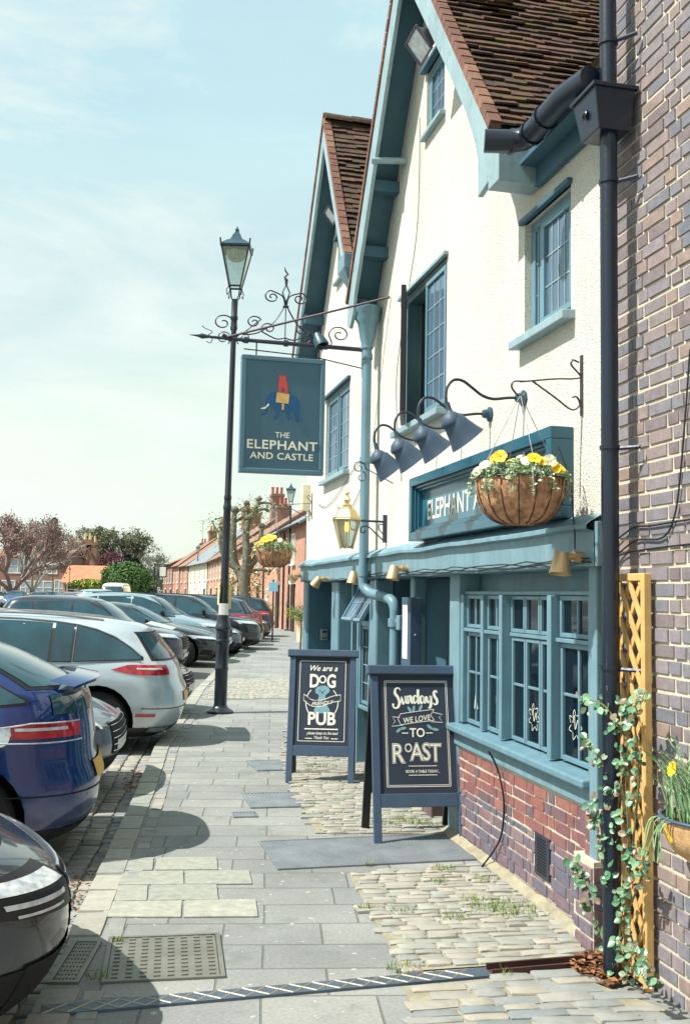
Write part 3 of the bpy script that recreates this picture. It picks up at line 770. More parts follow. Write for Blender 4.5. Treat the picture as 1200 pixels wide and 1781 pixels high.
def gable(parent, key, clipR=None):
    (sr, zr), (sa, za), (sl_, zl) = HG[key]
    for (sx, zx, sg) in ((sr, zr, 1), (sl_, zl, -1)):
        u = Vector((sa - sx, 0, za - zx)); H_ = u.length; u.normalize()
        n = Vector((-u.z, 0, u.x)) if sg == 1 else Vector((u.z, 0, -u.x))
        if n.z < 0: n = -n
        roof(parent, Vector((sx, OV, zx)) + n * .004, (0, -1, 0), DEEP, u, H_, n, M['tile'], clip=clipR if sg == 1 else None)
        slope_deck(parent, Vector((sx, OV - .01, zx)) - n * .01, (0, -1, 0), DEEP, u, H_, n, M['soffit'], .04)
        # verge edge tiles, bedded in mortar
        mb = MB(); h = 0
        while h < H_ - .02:
            l = .105; p = Vector((sx, OV + .012, zx)) + u * h + n * (-.012)
            q = p + u * (l * .94); a = [p, q, q + n * .05, p + n * .055]; bb = [x + Vector((0, -.075, 0)) for x in a]
            mb.add(a + bb, [(0, 1, 2, 3), (4, 7, 6, 5), (0, 4, 5, 1), (1, 5, 6, 2), (2, 6, 7, 3), (3, 7, 4, 0)]); h += l
        mb.build('verge_tiles', M['tile_edge'], parent)
    # ridge tiles
    mb = MB(); y = OV
    while y > -DEEP:
        prof = [(math.cos(a) * .11, math.sin(a) * .10) for a in [math.pi * k / 8 for k in range(9)]]
        V = [(sa + px_, y, za - .02 + pz) for px_, pz in prof] + [(sa + px_ * .95, y - .30, za - .025 + pz * .95) for px_, pz in prof]
        mb.add(V, [(i, i + 1, 10 + i, 9 + i) for i in range(8)] + [tuple(range(9))]); y -= .30
    mb.build('ridge_tiles', M['tile'], parent, recalc=True)
gable(pub, 'g1'); gable(pub, 'g2')
# bargeboards: boards in the plane of the verge, curved at the foot
def barge(outer, inner, parent):
    mb = MB(); mb.prism(outer + inner[::-1], lambda u, v, t: (u, t, v), OV - .035, OV - .002)
    o = mb.build('bargeboard', M['barge'], parent, bevel=.004)
(sr, zr), (sa, za), (sl_, zl) = HG['g1']
k1 = (za - zr) / (sa - sr); k2 = (za - zl) / (sl_ - sa)
barge([(sa, za - .02), (.83, 4.35), (.70, 4.20), (.72, 4.08), (1.03, 4.03)], [(sa, za - .36), (1.55, 5.05), (1.25, 4.66), (1.09, 4.40), (1.03, 4.25)], pub)
barge([(sa, za - .02), (4.30, 4.52), (4.42, 4.30), (4.44, 4.14), (4.34, 4.10)], [(sa, za - .36), (4.0, 4.62), (4.18, 4.36), (4.22, 4.2)], pub)
barge([(5.73, 6.73), (4.50, 4.78), (4.44, 4.60)], [(5.73, 6.45), (4.66, 4.74), (4.56, 4.60)], pub)
barge([(5.73, 6.73), (7.9, 3.70), (7.86, 3.6)], [(5.73, 6.45), (7.68, 3.78), (7.6, 3.74)], pub)
# purlin ends / brackets under the verge
mb = MB()
for (s, z) in ((4.05, 4.78), (3.72, 5.25), (6.85, 4.92)):
    mb = MB(); mb.box(s - .05, s + .05, -.05, OV - .04, z - .10, z); mb.build('purlin_end', M['soffit'], pub, bevel=.006)
mb = MB(); mb.tube([(3.45, -.02, 5.34), (3.52, OV + .02, 5.34)], .028, 10); mb.build('waste_pipe', M['barge'], pub, smooth=40)
# small street-facing slope between the right gable and the brick house
u = Vector((0, -1, 1.25)); n = Vector((0, 1.25, 1))
roof(pub, (-.10, .12, 4.17), (1, 0, 0), 2.9, u, 3.0, n, M['tile'], clip=lambda x, h: x - .10 < .62 + .52 * h)
mb = MB(); nn_ = n.normalized() * .05; uu_ = u.normalized(); p0_ = Vector((-.10, .10, 4.14))
V = [p0_, p0_ + Vector((.72, 0, 0)), p0_ + uu_ * 3.0 + Vector((2.28, 0, 0)), p0_ + uu_ * 3.0]; V = V + [q_ - nn_ for q_ in V]
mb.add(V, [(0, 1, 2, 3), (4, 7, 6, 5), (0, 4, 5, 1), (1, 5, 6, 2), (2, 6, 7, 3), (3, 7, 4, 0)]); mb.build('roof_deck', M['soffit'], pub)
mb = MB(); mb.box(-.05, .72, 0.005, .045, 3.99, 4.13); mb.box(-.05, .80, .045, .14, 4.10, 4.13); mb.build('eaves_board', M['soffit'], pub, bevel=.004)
mb = MB(); mb.box(.70, .86, .005, OV, 4.00, 4.20); mb.build('eaves_bracket', M['barge'], pub, bevel=.006)
# gutter
mb = MB()
def half_pipe(mb, pts, r, th=.006, seg=10):
    pts = [Vector(p) for p in pts]; rings = []
    for i, p in enumerate(pts):
        t = (pts[min(i + 1, len(pts) - 1)] - pts[max(i - 1, 0)]).normalized(); x = t.cross(Vector((0, 0, 1))).normalized()
        rings.append([p + x * math.cos(math.pi + math.pi * k / seg) * r + Vector((0, 0, math.sin(math.pi + math.pi * k / seg) * r)) for k in range(seg + 1)] + [p + x * math.cos(2 * math.pi - math.pi * k / seg) * (r - th) + Vector((0, 0, math.sin(2 * math.pi - math.pi * k / seg) * (r - th))) for k in range(seg + 1)])
    w_ = 2 * (seg + 1); V = [q for rg in rings for q in rg]; F = []
    for i in range(len(pts) - 1):
        for k in range(w_): F.append((i * w_ + k, i * w_ + (k + 1) % w_, (i + 1) * w_ + (k + 1) % w_, (i + 1) * w_ + k))
    F.append(tuple(range(w_))); F.append(tuple(range((len(pts) - 1) * w_, len(pts) * w_)))
    mb.add(V, F)
gp = [(.50, .43, 4.115), (.46, .30, 4.11), (.42, .235, 4.115), (.36, .22, 4.118), (-.02, .21, 4.135), (-.10, .19, 4.135), (-.22, .17, 4.13)]
mb.tube(gp, .062, 12)
for i_ in (1, 3): mb.tube([gp[i_], [gp[i_][0] - .02 * (i_ == 3), gp[i_][1] - .02 * (i_ == 1), gp[i_][2]]], .070, 12)
mb.tube([(.20, .217, 4.125), (.18, .217, 4.126)], .070, 12)
mb.build('gutter', M['black'], pub, smooth=40)

# windows -----------------------------------------------------------
def leaded(parent, s0, s1, z0, z1, d, nx, nz, fr=.035, glass='glass_up', hinge=None, ang=0, lead='lead_lit', name='window_casement', fmat=None):
    """casement frame with leaded lights; hinge side 's0'/'s1' and angle open"""
    w_, h_ = s1 - s0, z1 - z0
    root = bpy.data.objects.new(name, None); COL.objects.link(root); root.parent = parent
    if hinge == 's1':
        root.matrix_local = Matrix.Translation((s1, d, z0)) @ Matrix.Rotation(ang, 4, 'Z') @ Matrix.Translation((-w_, 0, 0))
    else: root.matrix_local = Matrix.Translation((s0, d, z0)) @ Matrix.Rotation(ang, 4, 'Z')
    fb = MB()
    for b4 in ((0, w_, 0, fr), (0, w_, h_ - fr, h_), (0, fr, fr, h_ - fr), (w_ - fr, w_, fr, h_ - fr)): fb.box(b4[0], b4[1], -.02, .02, b4[2], b4[3])
    # this frame mesh is the part; glass and leads are its sub-parts
    bpy.data.objects.remove(root)
    me = fb.build(name, fmat or M['teal_frame'], parent, bevel=.003)
    if hinge == 's1':
        me.matrix_local = Matrix.Translation((s1, d, z0)) @ Matrix.Rotation(ang, 4, 'Z') @ Matrix.Translation((-w_, 0, 0))
    else: me.matrix_local = Matrix.Translation((s0, d, z0)) @ Matrix.Rotation(ang, 4, 'Z')
    g = MB(); g.box(fr, w_ - fr, -.003, .003, fr, h_ - fr)
    g.build('pane', M[glass], me)
    lb = MB()
    for i in range(1, nx):
        x = fr + (w_ - 2 * fr) * i / nx; lb.box(x - .004, x + .004, .003, .007, fr, h_ - fr)
    for i in range(1, nz):
        z = fr + (h_ - 2 * fr) * i / nz; lb.box(fr, w_ - fr, .0035, .0075, z - .004, z + .004)
    lb.build('leads', M[lead], me)
    return me
def frame(parent, s0, s1, z0, z1, d0, d1, w_=.05, sill=True, lintel=False, mulls=()):
    fb = MB()
    fb.box(s0, s1, d0, d1, z1 - w_, z1); fb.box(s0, s1, d0, d1, z0, z0 + w_ * .7)
    fb.box(s0, s0 + w_, d0, d1, z0 + w_ * .7, z1 - w_); fb.box(s1 - w_, s1, d0, d1, z0 + w_ * .7, z1 - w_)
    for m_ in mulls: fb.box(m_ - .025, m_ + .025, d0 + .004, d1 - .004, z0 + w_ * .7, z1 - w_)
    f_ = fb.build('window_frame', M['teal_frame'], parent, bevel=.004)
    return f_
def sill(parent, s0, s1, z, d, th=.05, mat='barge'):
    sb = MB(); sb.box(s0, s1, -.1, d, z - th, z); sb.v = [(p[0], p[1], p[2] - (.012 if p[1] > 0 else 0)) for p in sb.v]
    return sb.build('window_sill', M[mat], parent, bevel=.006)
# right window
s0, s1, z0, z1 = W_R
frame(pub, s0, s1, z0, z1, -.13, -.04, .045, mulls=(.82,)); sill(pub, s0 - .05, s1 + .07, z0, .075)
leaded(pub, s0 + .05, .79, z0 + .04, z1 - .05, -.05, 4, 3); leaded(pub, .85, s1 - .045, z0 + .04, z1 - .05, -.06, 1, 3, fr=.012)
mb = MB(); mb.box(s0 - .02, s1 + .03, -.02, .03, z1, z1 + .03); mb.build('window_hood', M['soffit'], pub, bevel=.005)
# centre window with the far leaf open
s0, s1, z0, z1 = W_C
frame(pub, s0, s1, z0, z1, -.14, -.03, .05, mulls=(2.90,)); sill(pub, s0 - .04, s1 + .05, z0, .09)
leaded(pub, s0 + .03, 2.885, z0 + .04, z1 - .05, -.02, 3, 5, glass='glass_up')
leaded(pub, 2.93, s1 - .03, z0 + .04, z1 - .05, .0, 3, 5, hinge='s1', ang=R(-17), glass='glass_up', lead='lead', fmat=M['trim'])
mb = MB(); mb.box(s0 - .03, s1 + .08, -.02, .035, z1, z1 + .03); mb.build('window_hood', M['barge'], pub, bevel=.005)
mb = MB(); mb.box(2.98, 3.40, -.30, -.28, 3.1, 3.95); mb.build('net_curtain', M['white'], pub).hide_render = False
# gable windows
for (W_, nx, nz_) in ((W_G, 3, 3), (W_H, 3, 3)):
    s0, s1, z0, z1 = W_
    frame(pub, s0, s1, z0, z1, -.12, -.02, .045); leaded(pub, s0 + .04, s1 - .04, z0 + .035, z1 - .04, -.04, nx, nz_, fr=.03); sill(pub, s0 - .03, s1 + .03, z0, .05, .035)
    mb = MB(); mb.box(s0 - .03, s1 + .04, -.02, .05, z1, z1 + .03); mb.build('window_hood', M['soffit'], pub, bevel=.005)
# left window
s0, s1, z0, z1 = W_L
frame(pub, s0, s1, z0, z1, -.13, -.03, .05, mulls=(6.0,)); sill(pub, s0 - .04, s1 + .06, z0, .07)
leaded(pub, s0 + .05, 5.97, z0 + .04, z1 - .05, -.04, 3, 5); leaded(pub, 6.03, s1 - .05, z0 + .04, z1 - .05, -.04, 3, 5)
mb = MB(); mb.box(s0 - .03, s1 + .08, -.02, .035, z1, z1 + .03); mb.build('window_hood', M['soffit'], pub, bevel=.005)

# fascia beam with lead flashing -------------------------------------
def beam(s0, s1, nseg):
    mb = MB()
    def fn(a, b_):
        s = s0 + (s1 - s0) * a; k = noise.noise(Vector((s * 1.7, 0, 3))) * .014; k2 = noise.noise(Vector((s * 9, 2, 1))) * .004
        prof = [(0, 2.075), (.075, 2.035), (.10, 2.015), (.10, 1.995), (.062, 1.985), (.060, 1.90), (.058, 1.815), (-.30, 1.812)]
        i = min(int(b_ * 7 + 1e-6), 7); d_, z_ = prof[i]
        return (s, d_ + (k2 if d_ > 0 else 0), z_ + k)
    mb.grid(fn, nseg, 7)
    return mb.build('fascia_beam', M['teal'], pub, smooth=50)
beam(-.02, 4.32, 60); beam(4.34, 7.64, 50)
mb = MB(); mb.box(-.045, -.015, -.35, .055, 1.814, 2.03); mb.build('beam_end', M['teal'], pub, bevel=.004)
mb = MB(); mb.box(7.6, 7.66, -.35, .06, 1.815, 2.0); mb.build('beam_end', M['teal'], pub, bevel=.006)
# cables clipped along the beam
for k in range(3):
    mb = MB(); pts = []
    for i in range(110):
        s = .0 + i * .0395; sag = .012 * abs(math.sin(s * 5 + k * 1.3))
        pts.append((s, .068 + .004 * k, 1.835 - sag + .012 * k + noise.noise(Vector((s * 4, k, 0))) * .012))
    mb.tube(pts, .0038, 5); mb.build('cable', M['trim'], pub, smooth=60)
mb = MB(); pts = [(4.5 + i * .06, .07, 1.83 - .012 * abs(math.sin(i * .45))) for i in range(52)]; mb.tube(pts, .004, 5); mb.build('cable', M['trim'], pub, smooth=60)

# ground floor, left half (recessed under the jetty) -----------------
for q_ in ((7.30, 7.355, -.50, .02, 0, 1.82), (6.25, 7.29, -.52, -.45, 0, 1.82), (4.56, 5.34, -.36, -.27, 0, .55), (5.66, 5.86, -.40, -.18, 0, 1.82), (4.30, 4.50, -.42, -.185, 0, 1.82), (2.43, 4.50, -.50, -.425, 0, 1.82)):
    mb = MB(); mb.box(*q_); mb.build('recessed_wall', M['teal_shade'], pub, bevel=.01)
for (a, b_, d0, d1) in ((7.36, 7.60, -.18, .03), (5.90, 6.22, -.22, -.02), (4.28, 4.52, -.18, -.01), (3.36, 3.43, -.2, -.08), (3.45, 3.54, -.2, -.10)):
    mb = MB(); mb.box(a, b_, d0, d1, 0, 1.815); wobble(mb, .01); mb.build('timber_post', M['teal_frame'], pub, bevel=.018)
mb = MB(); mb.box(7.44, 7.62, -4.8, -.2, 0, 1.9); mb.build('side_wall', M['teal_shade'], pub)
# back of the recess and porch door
mb = MB(); mb.box(2.2, 7.3, -1.25, -1.15, 0, 1.9); mb.build('porch_wall', M['teal_shade'], pub)
mb = MB(); mb.box(5.42, 5.60, -.33, -.27, 0, 1.80); mb.build('door', pm('door edge brown', (110, 64, 60), .5, var=.2), pub, bevel=.006)
for q_ in ((5.60, 5.655), (5.345, 5.40)):
    mb = MB(); mb.box(q_[0], q_[1], -.30, -.11, 0, 1.8); mb.build('door_post', M['teal_frame'], pub, bevel=.006)
# leaded side light with a top light tilted open
w1 = frame(pub, 4.56, 5.34, .55, 1.78, -.26, -.12, .05, mulls=(4.95,))
for a, b_ in ((4.60, 4.92), (4.98, 5.30)):
    leaded(pub, a, b_, .60, 1.36, -.16, 3, 4, fr=.03, glass='glass')
tl = leaded(pub, 4.58, 5.32, 0, .40, 0, 6, 2, fr=.03, glass='glass_up', lead='lead')
tl.matrix_local = Matrix.Translation((4.58, -.14, 1.76)) @ Matrix.Rotation(R(30), 4, 'X') @ Matrix.Translation((0, 0, -.40))
mb = MB(); mb.box(4.56, 5.34, -.25, -.13, 1.36, 1.41); mb.build('transom', M['teal_frame'], pub, bevel=.004)

# grey downpipe and hoppers in the valley ----------------------------
mb = MB(); pd = .13
hop = MB()
def hopper(hb, s, z, w_, h_, dp):
    top = [(s - w_, 0.02), (s + w_, .02), (s + w_, dp), (s - w_, dp)]; bot = [(s - w_ * .45, .06), (s + w_ * .45, .06), (s + w_ * .45, dp * .75), (s - w_ * .45, dp * .75)]
    V = [(a, b_, z) for a, b_ in top] + [(a, b_, z - h_ * .45) for a, b_ in top] + [(a, b_, z - h_) for a, b_ in bot]
    F = [(0, 3, 2, 1)]
    for r_ in range(2):
        for i in range(4): F.append((r_ * 4 + i, r_ * 4 + (i + 1) % 4, r_ * 4 + 4 + (i + 1) % 4, r_ * 4 + 4 + i))
    F.append((8, 9, 10, 11)); hb.add(V, F)
hopper(hop, 4.42, 4.80, .12, .30, .34)
hop.build('hopper', M['teal_frame'], pub, bevel=.008)
mb = MB()
mb.tube(spl([(4.42, .22, 4.56), (4.42, .22, 4.44), (4.40, .20, 4.37), (4.30, .14, 4.33), (4.27, .13, 4.27)], 5), .042, 14)
mb.lathe([(.02, 4.28), (.135, 4.28), (.135, 4.25), (.115, 4.22), (.115, 4.17), (.09, 4.13), (.07, 4.0), (.055, 3.95), (.055, 3.90)], 14, c=(4.25, .12, 0))
mb.tube([(4.25, .12, 3.92), (4.25, .12, 1.86)], .043, 16)
for z in (3.85, 2.9, 1.88): mb.tube([(4.25, .12, z), (4.25, .12, z - .05)], .052, 16)
mb.tube(spl([(4.25, .12, 1.92), (4.25, .12, 1.82), (4.24, .115, 1.74), (4.16, .07, 1.68), (3.98, .01, 1.655), (3.84, -.03, 1.62), (3.80, -.045, 1.56), (3.80, -.05, 1.48), (3.80, -.05, 1.40)], 5), .046, 14)
mb.tube([(3.80, -.05, 1.47), (3.80, -.05, 1.40)], .060, 16); mb.tube([(3.80, -.05, 1.42), (3.80, -.05, 0.05)], .045, 16)
mb.build('downpipe', M['teal_frame'], pub, smooth=40)
mb = MB(); mb.tube([(3.74, -.05, 1.45), (3.60, -.05, 1.43)], .022, 10); mb.box(3.50, 3.60, -.12, .0, 1.38, 1.5); mb.build('alarm_box', M['teal_frame'], pub, bevel=.006)
# loose cables on the wall
for pts in ([(3.0, .03, 5.5), (3.05, .012, 5.1), (3.1, .012, 4.6), (3.3, .012, 4.2), (3.62, .012, 3.6), (3.6, .012, 3.1), (3.45, .012, 2.6)], [(5.9, .012, 2.6), (5.3, .012, 2.52), (4.8, .012, 2.7)], [(6.95, .03, 2.75), (6.5, .012, 2.65), (5.9, .012, 2.72), (5.2, .012, 2.9), (4.8, .012, 2.95), (4.5, .012, 2.9)]):
    mb = MB(); mb.tube(spl(pts, 8), .004, 5); mb.build('cable', M['grey'], pub, smooth=60)

# bay window and brick plinth (their own slightly turned plane) -------
T = UW.at(0).inverted() @ GW.at(0)       # from the bay frame to the pub frame
def bpart(mb, name, mat, **k):
    o = mb.build(name, mat, pub, **k); o.matrix_local = T; return o
mb = MB()
mb.box(.0, 2.42, -.30, -.16, 1.675, 1.84)       # shaded head panel above the lights
mb.box(.0, 2.42, -.16, -.04, 1.60 + .075, 1.70)
bpart(mb, 'head_board', M['teal'], bevel=.006)
for q_ in ((0.0, .085, -.12, .03, .30, 1.83), (2.20, 2.42, -.16, .0, .0, 1.82)):
    mb = MB(); mb.box(*q_); bpart(mb, 'corner_post', M['teal'], bevel=.008)
mb = MB(); mb.box(.085, 2.42, -.16, .066, .758, .80); mb.v = [(p[0], p[1], p[2] - (.02 if p[1] > 0 else 0)) for p in mb.v]; bpart(mb, 'window_sill', M['teal_frame'], bevel=.01)
mb = MB(); mb.box(.085, 2.42, -.10, .012, .64, .742); wobble(mb, .004); bpart(mb, 'apron_board', M['teal'], bevel=.006)
posts = [(1.735, 1.785, -.01), (1.335, 1.39, .01), (.59, .645, .01), (.085, .135, .01)]
for a, b_, d_ in posts + [(2.14, 2.198, -.01)]:
    mb = MB(); mb.box(a, b_, -.14, d_, .80, 1.675); bpart(mb, 'mullion', M['teal_frame'], bevel=.004)
for a, b_, q_ in ((1.785, 2.14, -.005), (1.39, 1.73, -.005), (.135, .585, -.005), (.645, 1.33, -.03)):
    mb = MB(); mb.box(a, b_, -.10, q_ - .01, 1.425, 1.447); bpart(mb, 'transom', M['teal_frame'], bevel=.003)
def sash(s0, s1, z0, z1, d_, vs_, hs_, fr=.03):
    fb = MB()
    for b4 in ((s0, s1, z0, z0 + fr), (s0, s1, z1 - fr, z1), (s0, s0 + fr, z0 + fr, z1 - fr), (s1 - fr, s1, z0 + fr, z1 - fr)): fb.box(b4[0], b4[1], d_ - .035, d_, b4[2], b4[3])
    for v in vs_:
        x = s0 + (s1 - s0) * v; fb.box(x - .009, x + .009, d_ - .03, d_ - .004, z0 + fr, z1 - fr)
    for h in hs_:
        z = z0 + (z1 - z0) * h; fb.box(s0 + fr, s1 - fr, d_ - .028, d_ - .006, z - .008, z + .008)
    o = bpart(fb, 'sash', M['teal_frame'], bevel=.003)
    g = MB(); g.box(s0 + fr, s1 - fr, d_ - .020, d_ - .016, z0 + fr, z1 - fr); g.build('pane', M['glass'], o)
    return o
for (a, b_) in ((1.79, 2.135), (1.395, 1.725), (.14, .58)):
    sash(a + .004, b_ - .004, 1.452, 1.672, -.035, (.5,), (), .024); sash(a + .004, b_ - .004, .805, 1.422, -.04, (.5,), (.56,), .026)
for i in range(3):
    a = .65 + i * .226
    sash(a + .003, a + .221, 1.45, 1.67, -.045, (), (), .022); sash(a + .003, a + .221, .805, 1.42, -.05, (), (.54,), .022)
# notices stuck inside the glass
nb = MB(); nb.box(1.62, 1.50, -.068, -.066, 1.18, 1.40); nb.build('window_notice', M['paper_w'], pub).matrix_local = T
nb = MB(); nb.box(1.615, 1.505, -.0655, -.0645, 1.30, 1.335); nb.box(1.60, 1.53, -.0655, -.0645, 1.25, 1.27); nb.build('notice_print', pm('print blue', (60, 110, 150), .7), pub).matrix_local = T
nb = MB(); nb.box(2.03, 2.06, -.064, -.062, 1.56, 1.63); nb.build('window_notice', M['plate_y'], pub).matrix_local = T
# white hand-painted flourishes low on the panes
for (s_, z_, k) in ((1.98, 1.0, 0), (.98, 1.0, 1), (.40, 1.03, 1)):
    fb = MB(); fn = lambda u, v: (s_ - u, (-.0635 if .645 < s_ < 1.33 else -.0535), z_ + v)
    if k == 0:
        for q in ([(-.03, -.09), (.0, .08), (.03, -.09)], [(-.015, 0), (.015, 0)]): ribbon(fb, q, .012, fn)
    else:
        for i_ in range(7):
            a_ = i_ * .9 - .4; ribbon(fb, spl([(-.02 + .05 * math.cos(a_), -.03 + .05 * math.sin(a_)), (-.02 + .08 * math.cos(a_ + .3), -.03 + .08 * math.sin(a_ + .3)), (-.02 + .055 * math.cos(a_ + .7), -.03 + .055 * math.sin(a_ + .7))], 5), .0035, fn)
        ribbon(fb, spl([(-.05, -.02), (-.03, .02), (-.02, -.05), (.01, .0), (.02, -.04)], 5), .005, fn)
    fb.build('window_lettering', M['chalk'], pub).matrix_local = T
# room behind: dim walls, table edge, lit bulbs
mb = MB(); mb.box(.05, 2.4, -2.6, -2.55, .2, 2.1); mb.box(.05, 2.4, -2.55, -.25, .15, .2); mb.box(-.02, .05, -2.5, -.2, .2, 2.1)
mb.quad((.0, -2.5, 1.9), (2.4, -2.5, 1.9), (2.4, -.30, 1.9), (.0, -.30, 1.9)); bpart(mb, 'room', pm('dim room', (150, 134, 118), .9, var=.4, vs=2))
mb = MB(); mb.box(.3, .9, -.9, -.4, .95, .97); mb.box(1.3, 2.0, -1.0, -.5, .85, .88); bpart(mb, 'table_top', pm('table linen', (150, 150, 146), .8), bevel=.01)
for s_, z_ in ((1.30, 1.36), (.98, 1.34)):
    mb = MB(); mb.lathe([(0, -.03), (.022, -.02), (.028, .01), (.02, .05), (0, .06)], 12, c=(s_, -.75, z_)); o = bpart(mb, 'wall_lamp', M['amber'], smooth=60)

# plinth bricks (Flemish bond), lighter mortar behind
def flemish(mb, s0, s1, z0, z1, d_, proud=.006, L1=.185, L2=.088, ch=.067, gap=.0085, clip=None):
    row = 0; z = z0
    while z < z1 - .03:
        x = s0 - (0 if row % 2 == 0 else .14); k = row % 2
        while x < s1:
            l = L1 if k % 2 == 0 else L2; k += 1
            a, b_ = max(x, s0), min(x + l, s1)
            if b_ - a > .02 and (clip is None or clip((a + b_) / 2, z)):
                j = random.uniform(-.0022, .0022); zz = z + random.uniform(-.0015, .0015) + .004 * math.sin(x * 1.7 + row)
                top = min(zz + ch - gap, z1); pr = d_ + proud + j; cmf = random.uniform(.002, .0055)
                V = [(a, d_ - .01, zz), (b_, d_ - .01, zz), (b_, d_ - .01, top), (a, d_ - .01, top), (a + cmf, pr, zz + cmf), (b_ - cmf, pr + j, zz + cmf), (b_ - cmf, pr, top - cmf), (a + cmf, pr, top - cmf)]
                mb.add(V, [(4, 5, 6, 7), (0, 1, 5, 4), (1, 2, 6, 5), (2, 3, 7, 6), (3, 0, 4, 7)])
            x += l + gap
        z += ch; row += 1
mb = MB(); mb.box(.085, 2.42, -.30, -.012, -.05, .66); bpart(mb, 'plinth_mortar', M['mortar'])
vent = (.66, .80, .155, .36)
mb = MB(); flemish(mb, .14, 2.42, .36, .64, -.012, clip=lambda s, z: not (vent[0] - .0 < s < vent[1] + .0 and z < vent[3] - .03)); bpart(mb, 'brick_plinth', M['brick_pub'], recalc=False)
mb = MB(); flemish(mb, .14, 2.42, -.015, .355, -.010, clip=lambda s, z: not (vent[0] - .0 < s < vent[1] + .0 and z > vent[2] - .04)); bpart(mb, 'brick_plinth', M['brick_blue'], recalc=False)
# projecting brick pier under the right corner post
mb = MB(); mb.box(-.02, .20, -.06, .055, -.02, .42); mb.box(-.02, .14, -.06, .02, .42, .66); bpart(mb, 'pier_mortar', M['mortar'])
mb = MB(); flemish(mb, -.01, .20, .0, .40, .056); 
for r_ in range(6):   # return faces
    z = r_ * .067 + .003; mb.box(.198, .206, -.04, .05, z, z + .058); mb.box(-.028, -.019, -.055, .058, z, z + .058)
for r_ in range(3): z = .42 + r_ * .067 + .003; mb.box(-.028, -.019, -.055, .023, z, z + .058)
bpart(mb, 'brick_pier', M['brick_blue'], recalc=False)
mb = MB(); flemish(mb, -.01, .14, .42, .66, .021); bpart(mb, 'brick_pier', M['brick_pub'], recalc=False)
mb = MB()
mb.grid(lambda a, b_: (.20 + 2.22 * a, (.0 + .055 * b_ + .02 * noise.noise(Vector((a * 14, b_, 0))) * b_), .035 * (1 - b_) + .012 + .012 * noise.noise(Vector((a * 20, 3, 0))) * (1 - b_)), 60, 3); bpart(mb, 'mortar_fillet', M['sand'], smooth=60)
# air vent
mb = MB(); mb.box(vent[0] - .03, vent[1] + .03, -.02, .002, vent[2] - .01, vent[3] + .01); o = bpart(mb, 'air_vent', M['iron'], bevel=.002)
mb = MB()
for i in range(7):
    for j in range(12):
        x, z = vent[0] + .01 + i * .0185, vent[2] + .01 + j * .0160; mb.box(x, x + .010, .0022, .004, z, z + .009)
mb.build('vent_hole', M['blackmatt'], o)
# lead cable down the plinth
mb = MB(); mb.tube(spl([(1.33, .09, .73), (1.34, .03, .62), (1.28, .012, .45), (1.31, .012, .25), (1.42, .02, .12), (1.48, .05, .04), (1.44, .09, .02)], 6), .006, 6); bpart(mb, 'cable', M['trim'], smooth=60)

# black rainwater pipe and hopper at the party line -------------------
bp = thing('rainwater_pipe', 'tall black cast iron rainwater pipe with square hopper on the party line', 'drainpipe', UW.at(UW.hit(1060, 800, .10)[0] + .02, .10))
mb = MB(); mb.tube([(-.02, .0, 7.0), (-.02, 0, 4.02)], .040, 18); mb.tube([(-.02, 0, 3.86), (-.02, 0, .02)], .040, 18)
for z in (4.30, 3.62, 2.36, 1.36): mb.tube([(-.02, 0, z), (-.02, 0, z - .018)], .047, 18)
mb.build('pipe', M['black'], bp, smooth=40)
mb = MB()
V = [(-.10, -.10, 4.04), (.13, -.10, 4.04), (.13, .11, 4.04), (-.10, .11, 4.04), (-.08, -.08, 3.84), (.10, -.08, 3.84), (.10, .08, 3.84), (-.08, .08, 3.84)]
mb.add(V, [(0, 1, 2, 3), (4, 7, 6, 5), (0, 4, 5, 1), (1, 5, 6, 2), (2, 6, 7, 3), (3, 7, 4, 0)])
mb.box(-.112, .142, -.112, .122, 4.03, 4.05)
mb.build('hopper', M['black'], bp, bevel=.004)
mb = MB(); mb.lathe([(0, .012), (.012, .012), (.014, .004), (.022, .004), (.026, 0)], 16, M=Matrix.Translation((.02, .105, 3.94)) @ Matrix.Rotation(R(-83), 4, 'X')); mb.build('rosette', M['black'], bp, smooth=40)
for z in (4.30, 3.61, 2.35, 1.35):
    mb = MB(); mb.tube([(-.13, -.09, z - .005), (-.09, -.06, z - .005), (-.04, -.02, z - .005)], .01, 6); mb.build('bracket', M['iron'], bp)

# ================================================================== BRICK HOUSE NEXT DOOR
bh = thing('brick_house', 'purple grey Flemish bond brick house at the right edge', 'house', BW.at(0))
mb = MB(); mb.box(-9, -.01, -6, -.006, -.05, 9); mb.build('wall_core', M['mortar'], bh)
mb = MB(); mb.box(-.012, -.002, -.01, .0, 0, 9); mb.build('wall_end', M['mortar'], bh)
mb = MB(); flemish(mb, -1.9, -.005, 0, 6.6, -.006, proud=.007, clip=None); mb.build('wall', M['brick_near'], bh, recalc=False)
mb = MB(); mb.box(-9, -1.905, -.02, .001, 0, 9); mb.box(-1.905, -.01, -.02, .0005, 6.6, 9); mb.build('upper_wall', brickmat('house brick', (120, 108, 118), (134, 112, 114), (196, 186, 158)), bh)
for pts in ([(-.02, .02, 1.93), (-.18, .012, 1.985), (-.35, .012, 1.985), (-.6, .012, 1.99), (-1.4, .012, 2.0)], [(.0, .02, 1.85), (-.2, .012, 1.925), (-.42, .012, 1.925), (-.52, .012, 2.0), (-.58, .012, 2.2), (-.66, .012, 2.7)], [(.05, .06, 1.81), (-.05, .02, 1.86), (-.25, .012, 1.88), (-.7, .012, 1.89), (-1.4, .012, 1.9)]):
    mb = MB(); mb.tube(spl(pts, 8), .0042, 5); mb.build('cable', M['trim'], bh, smooth=60)
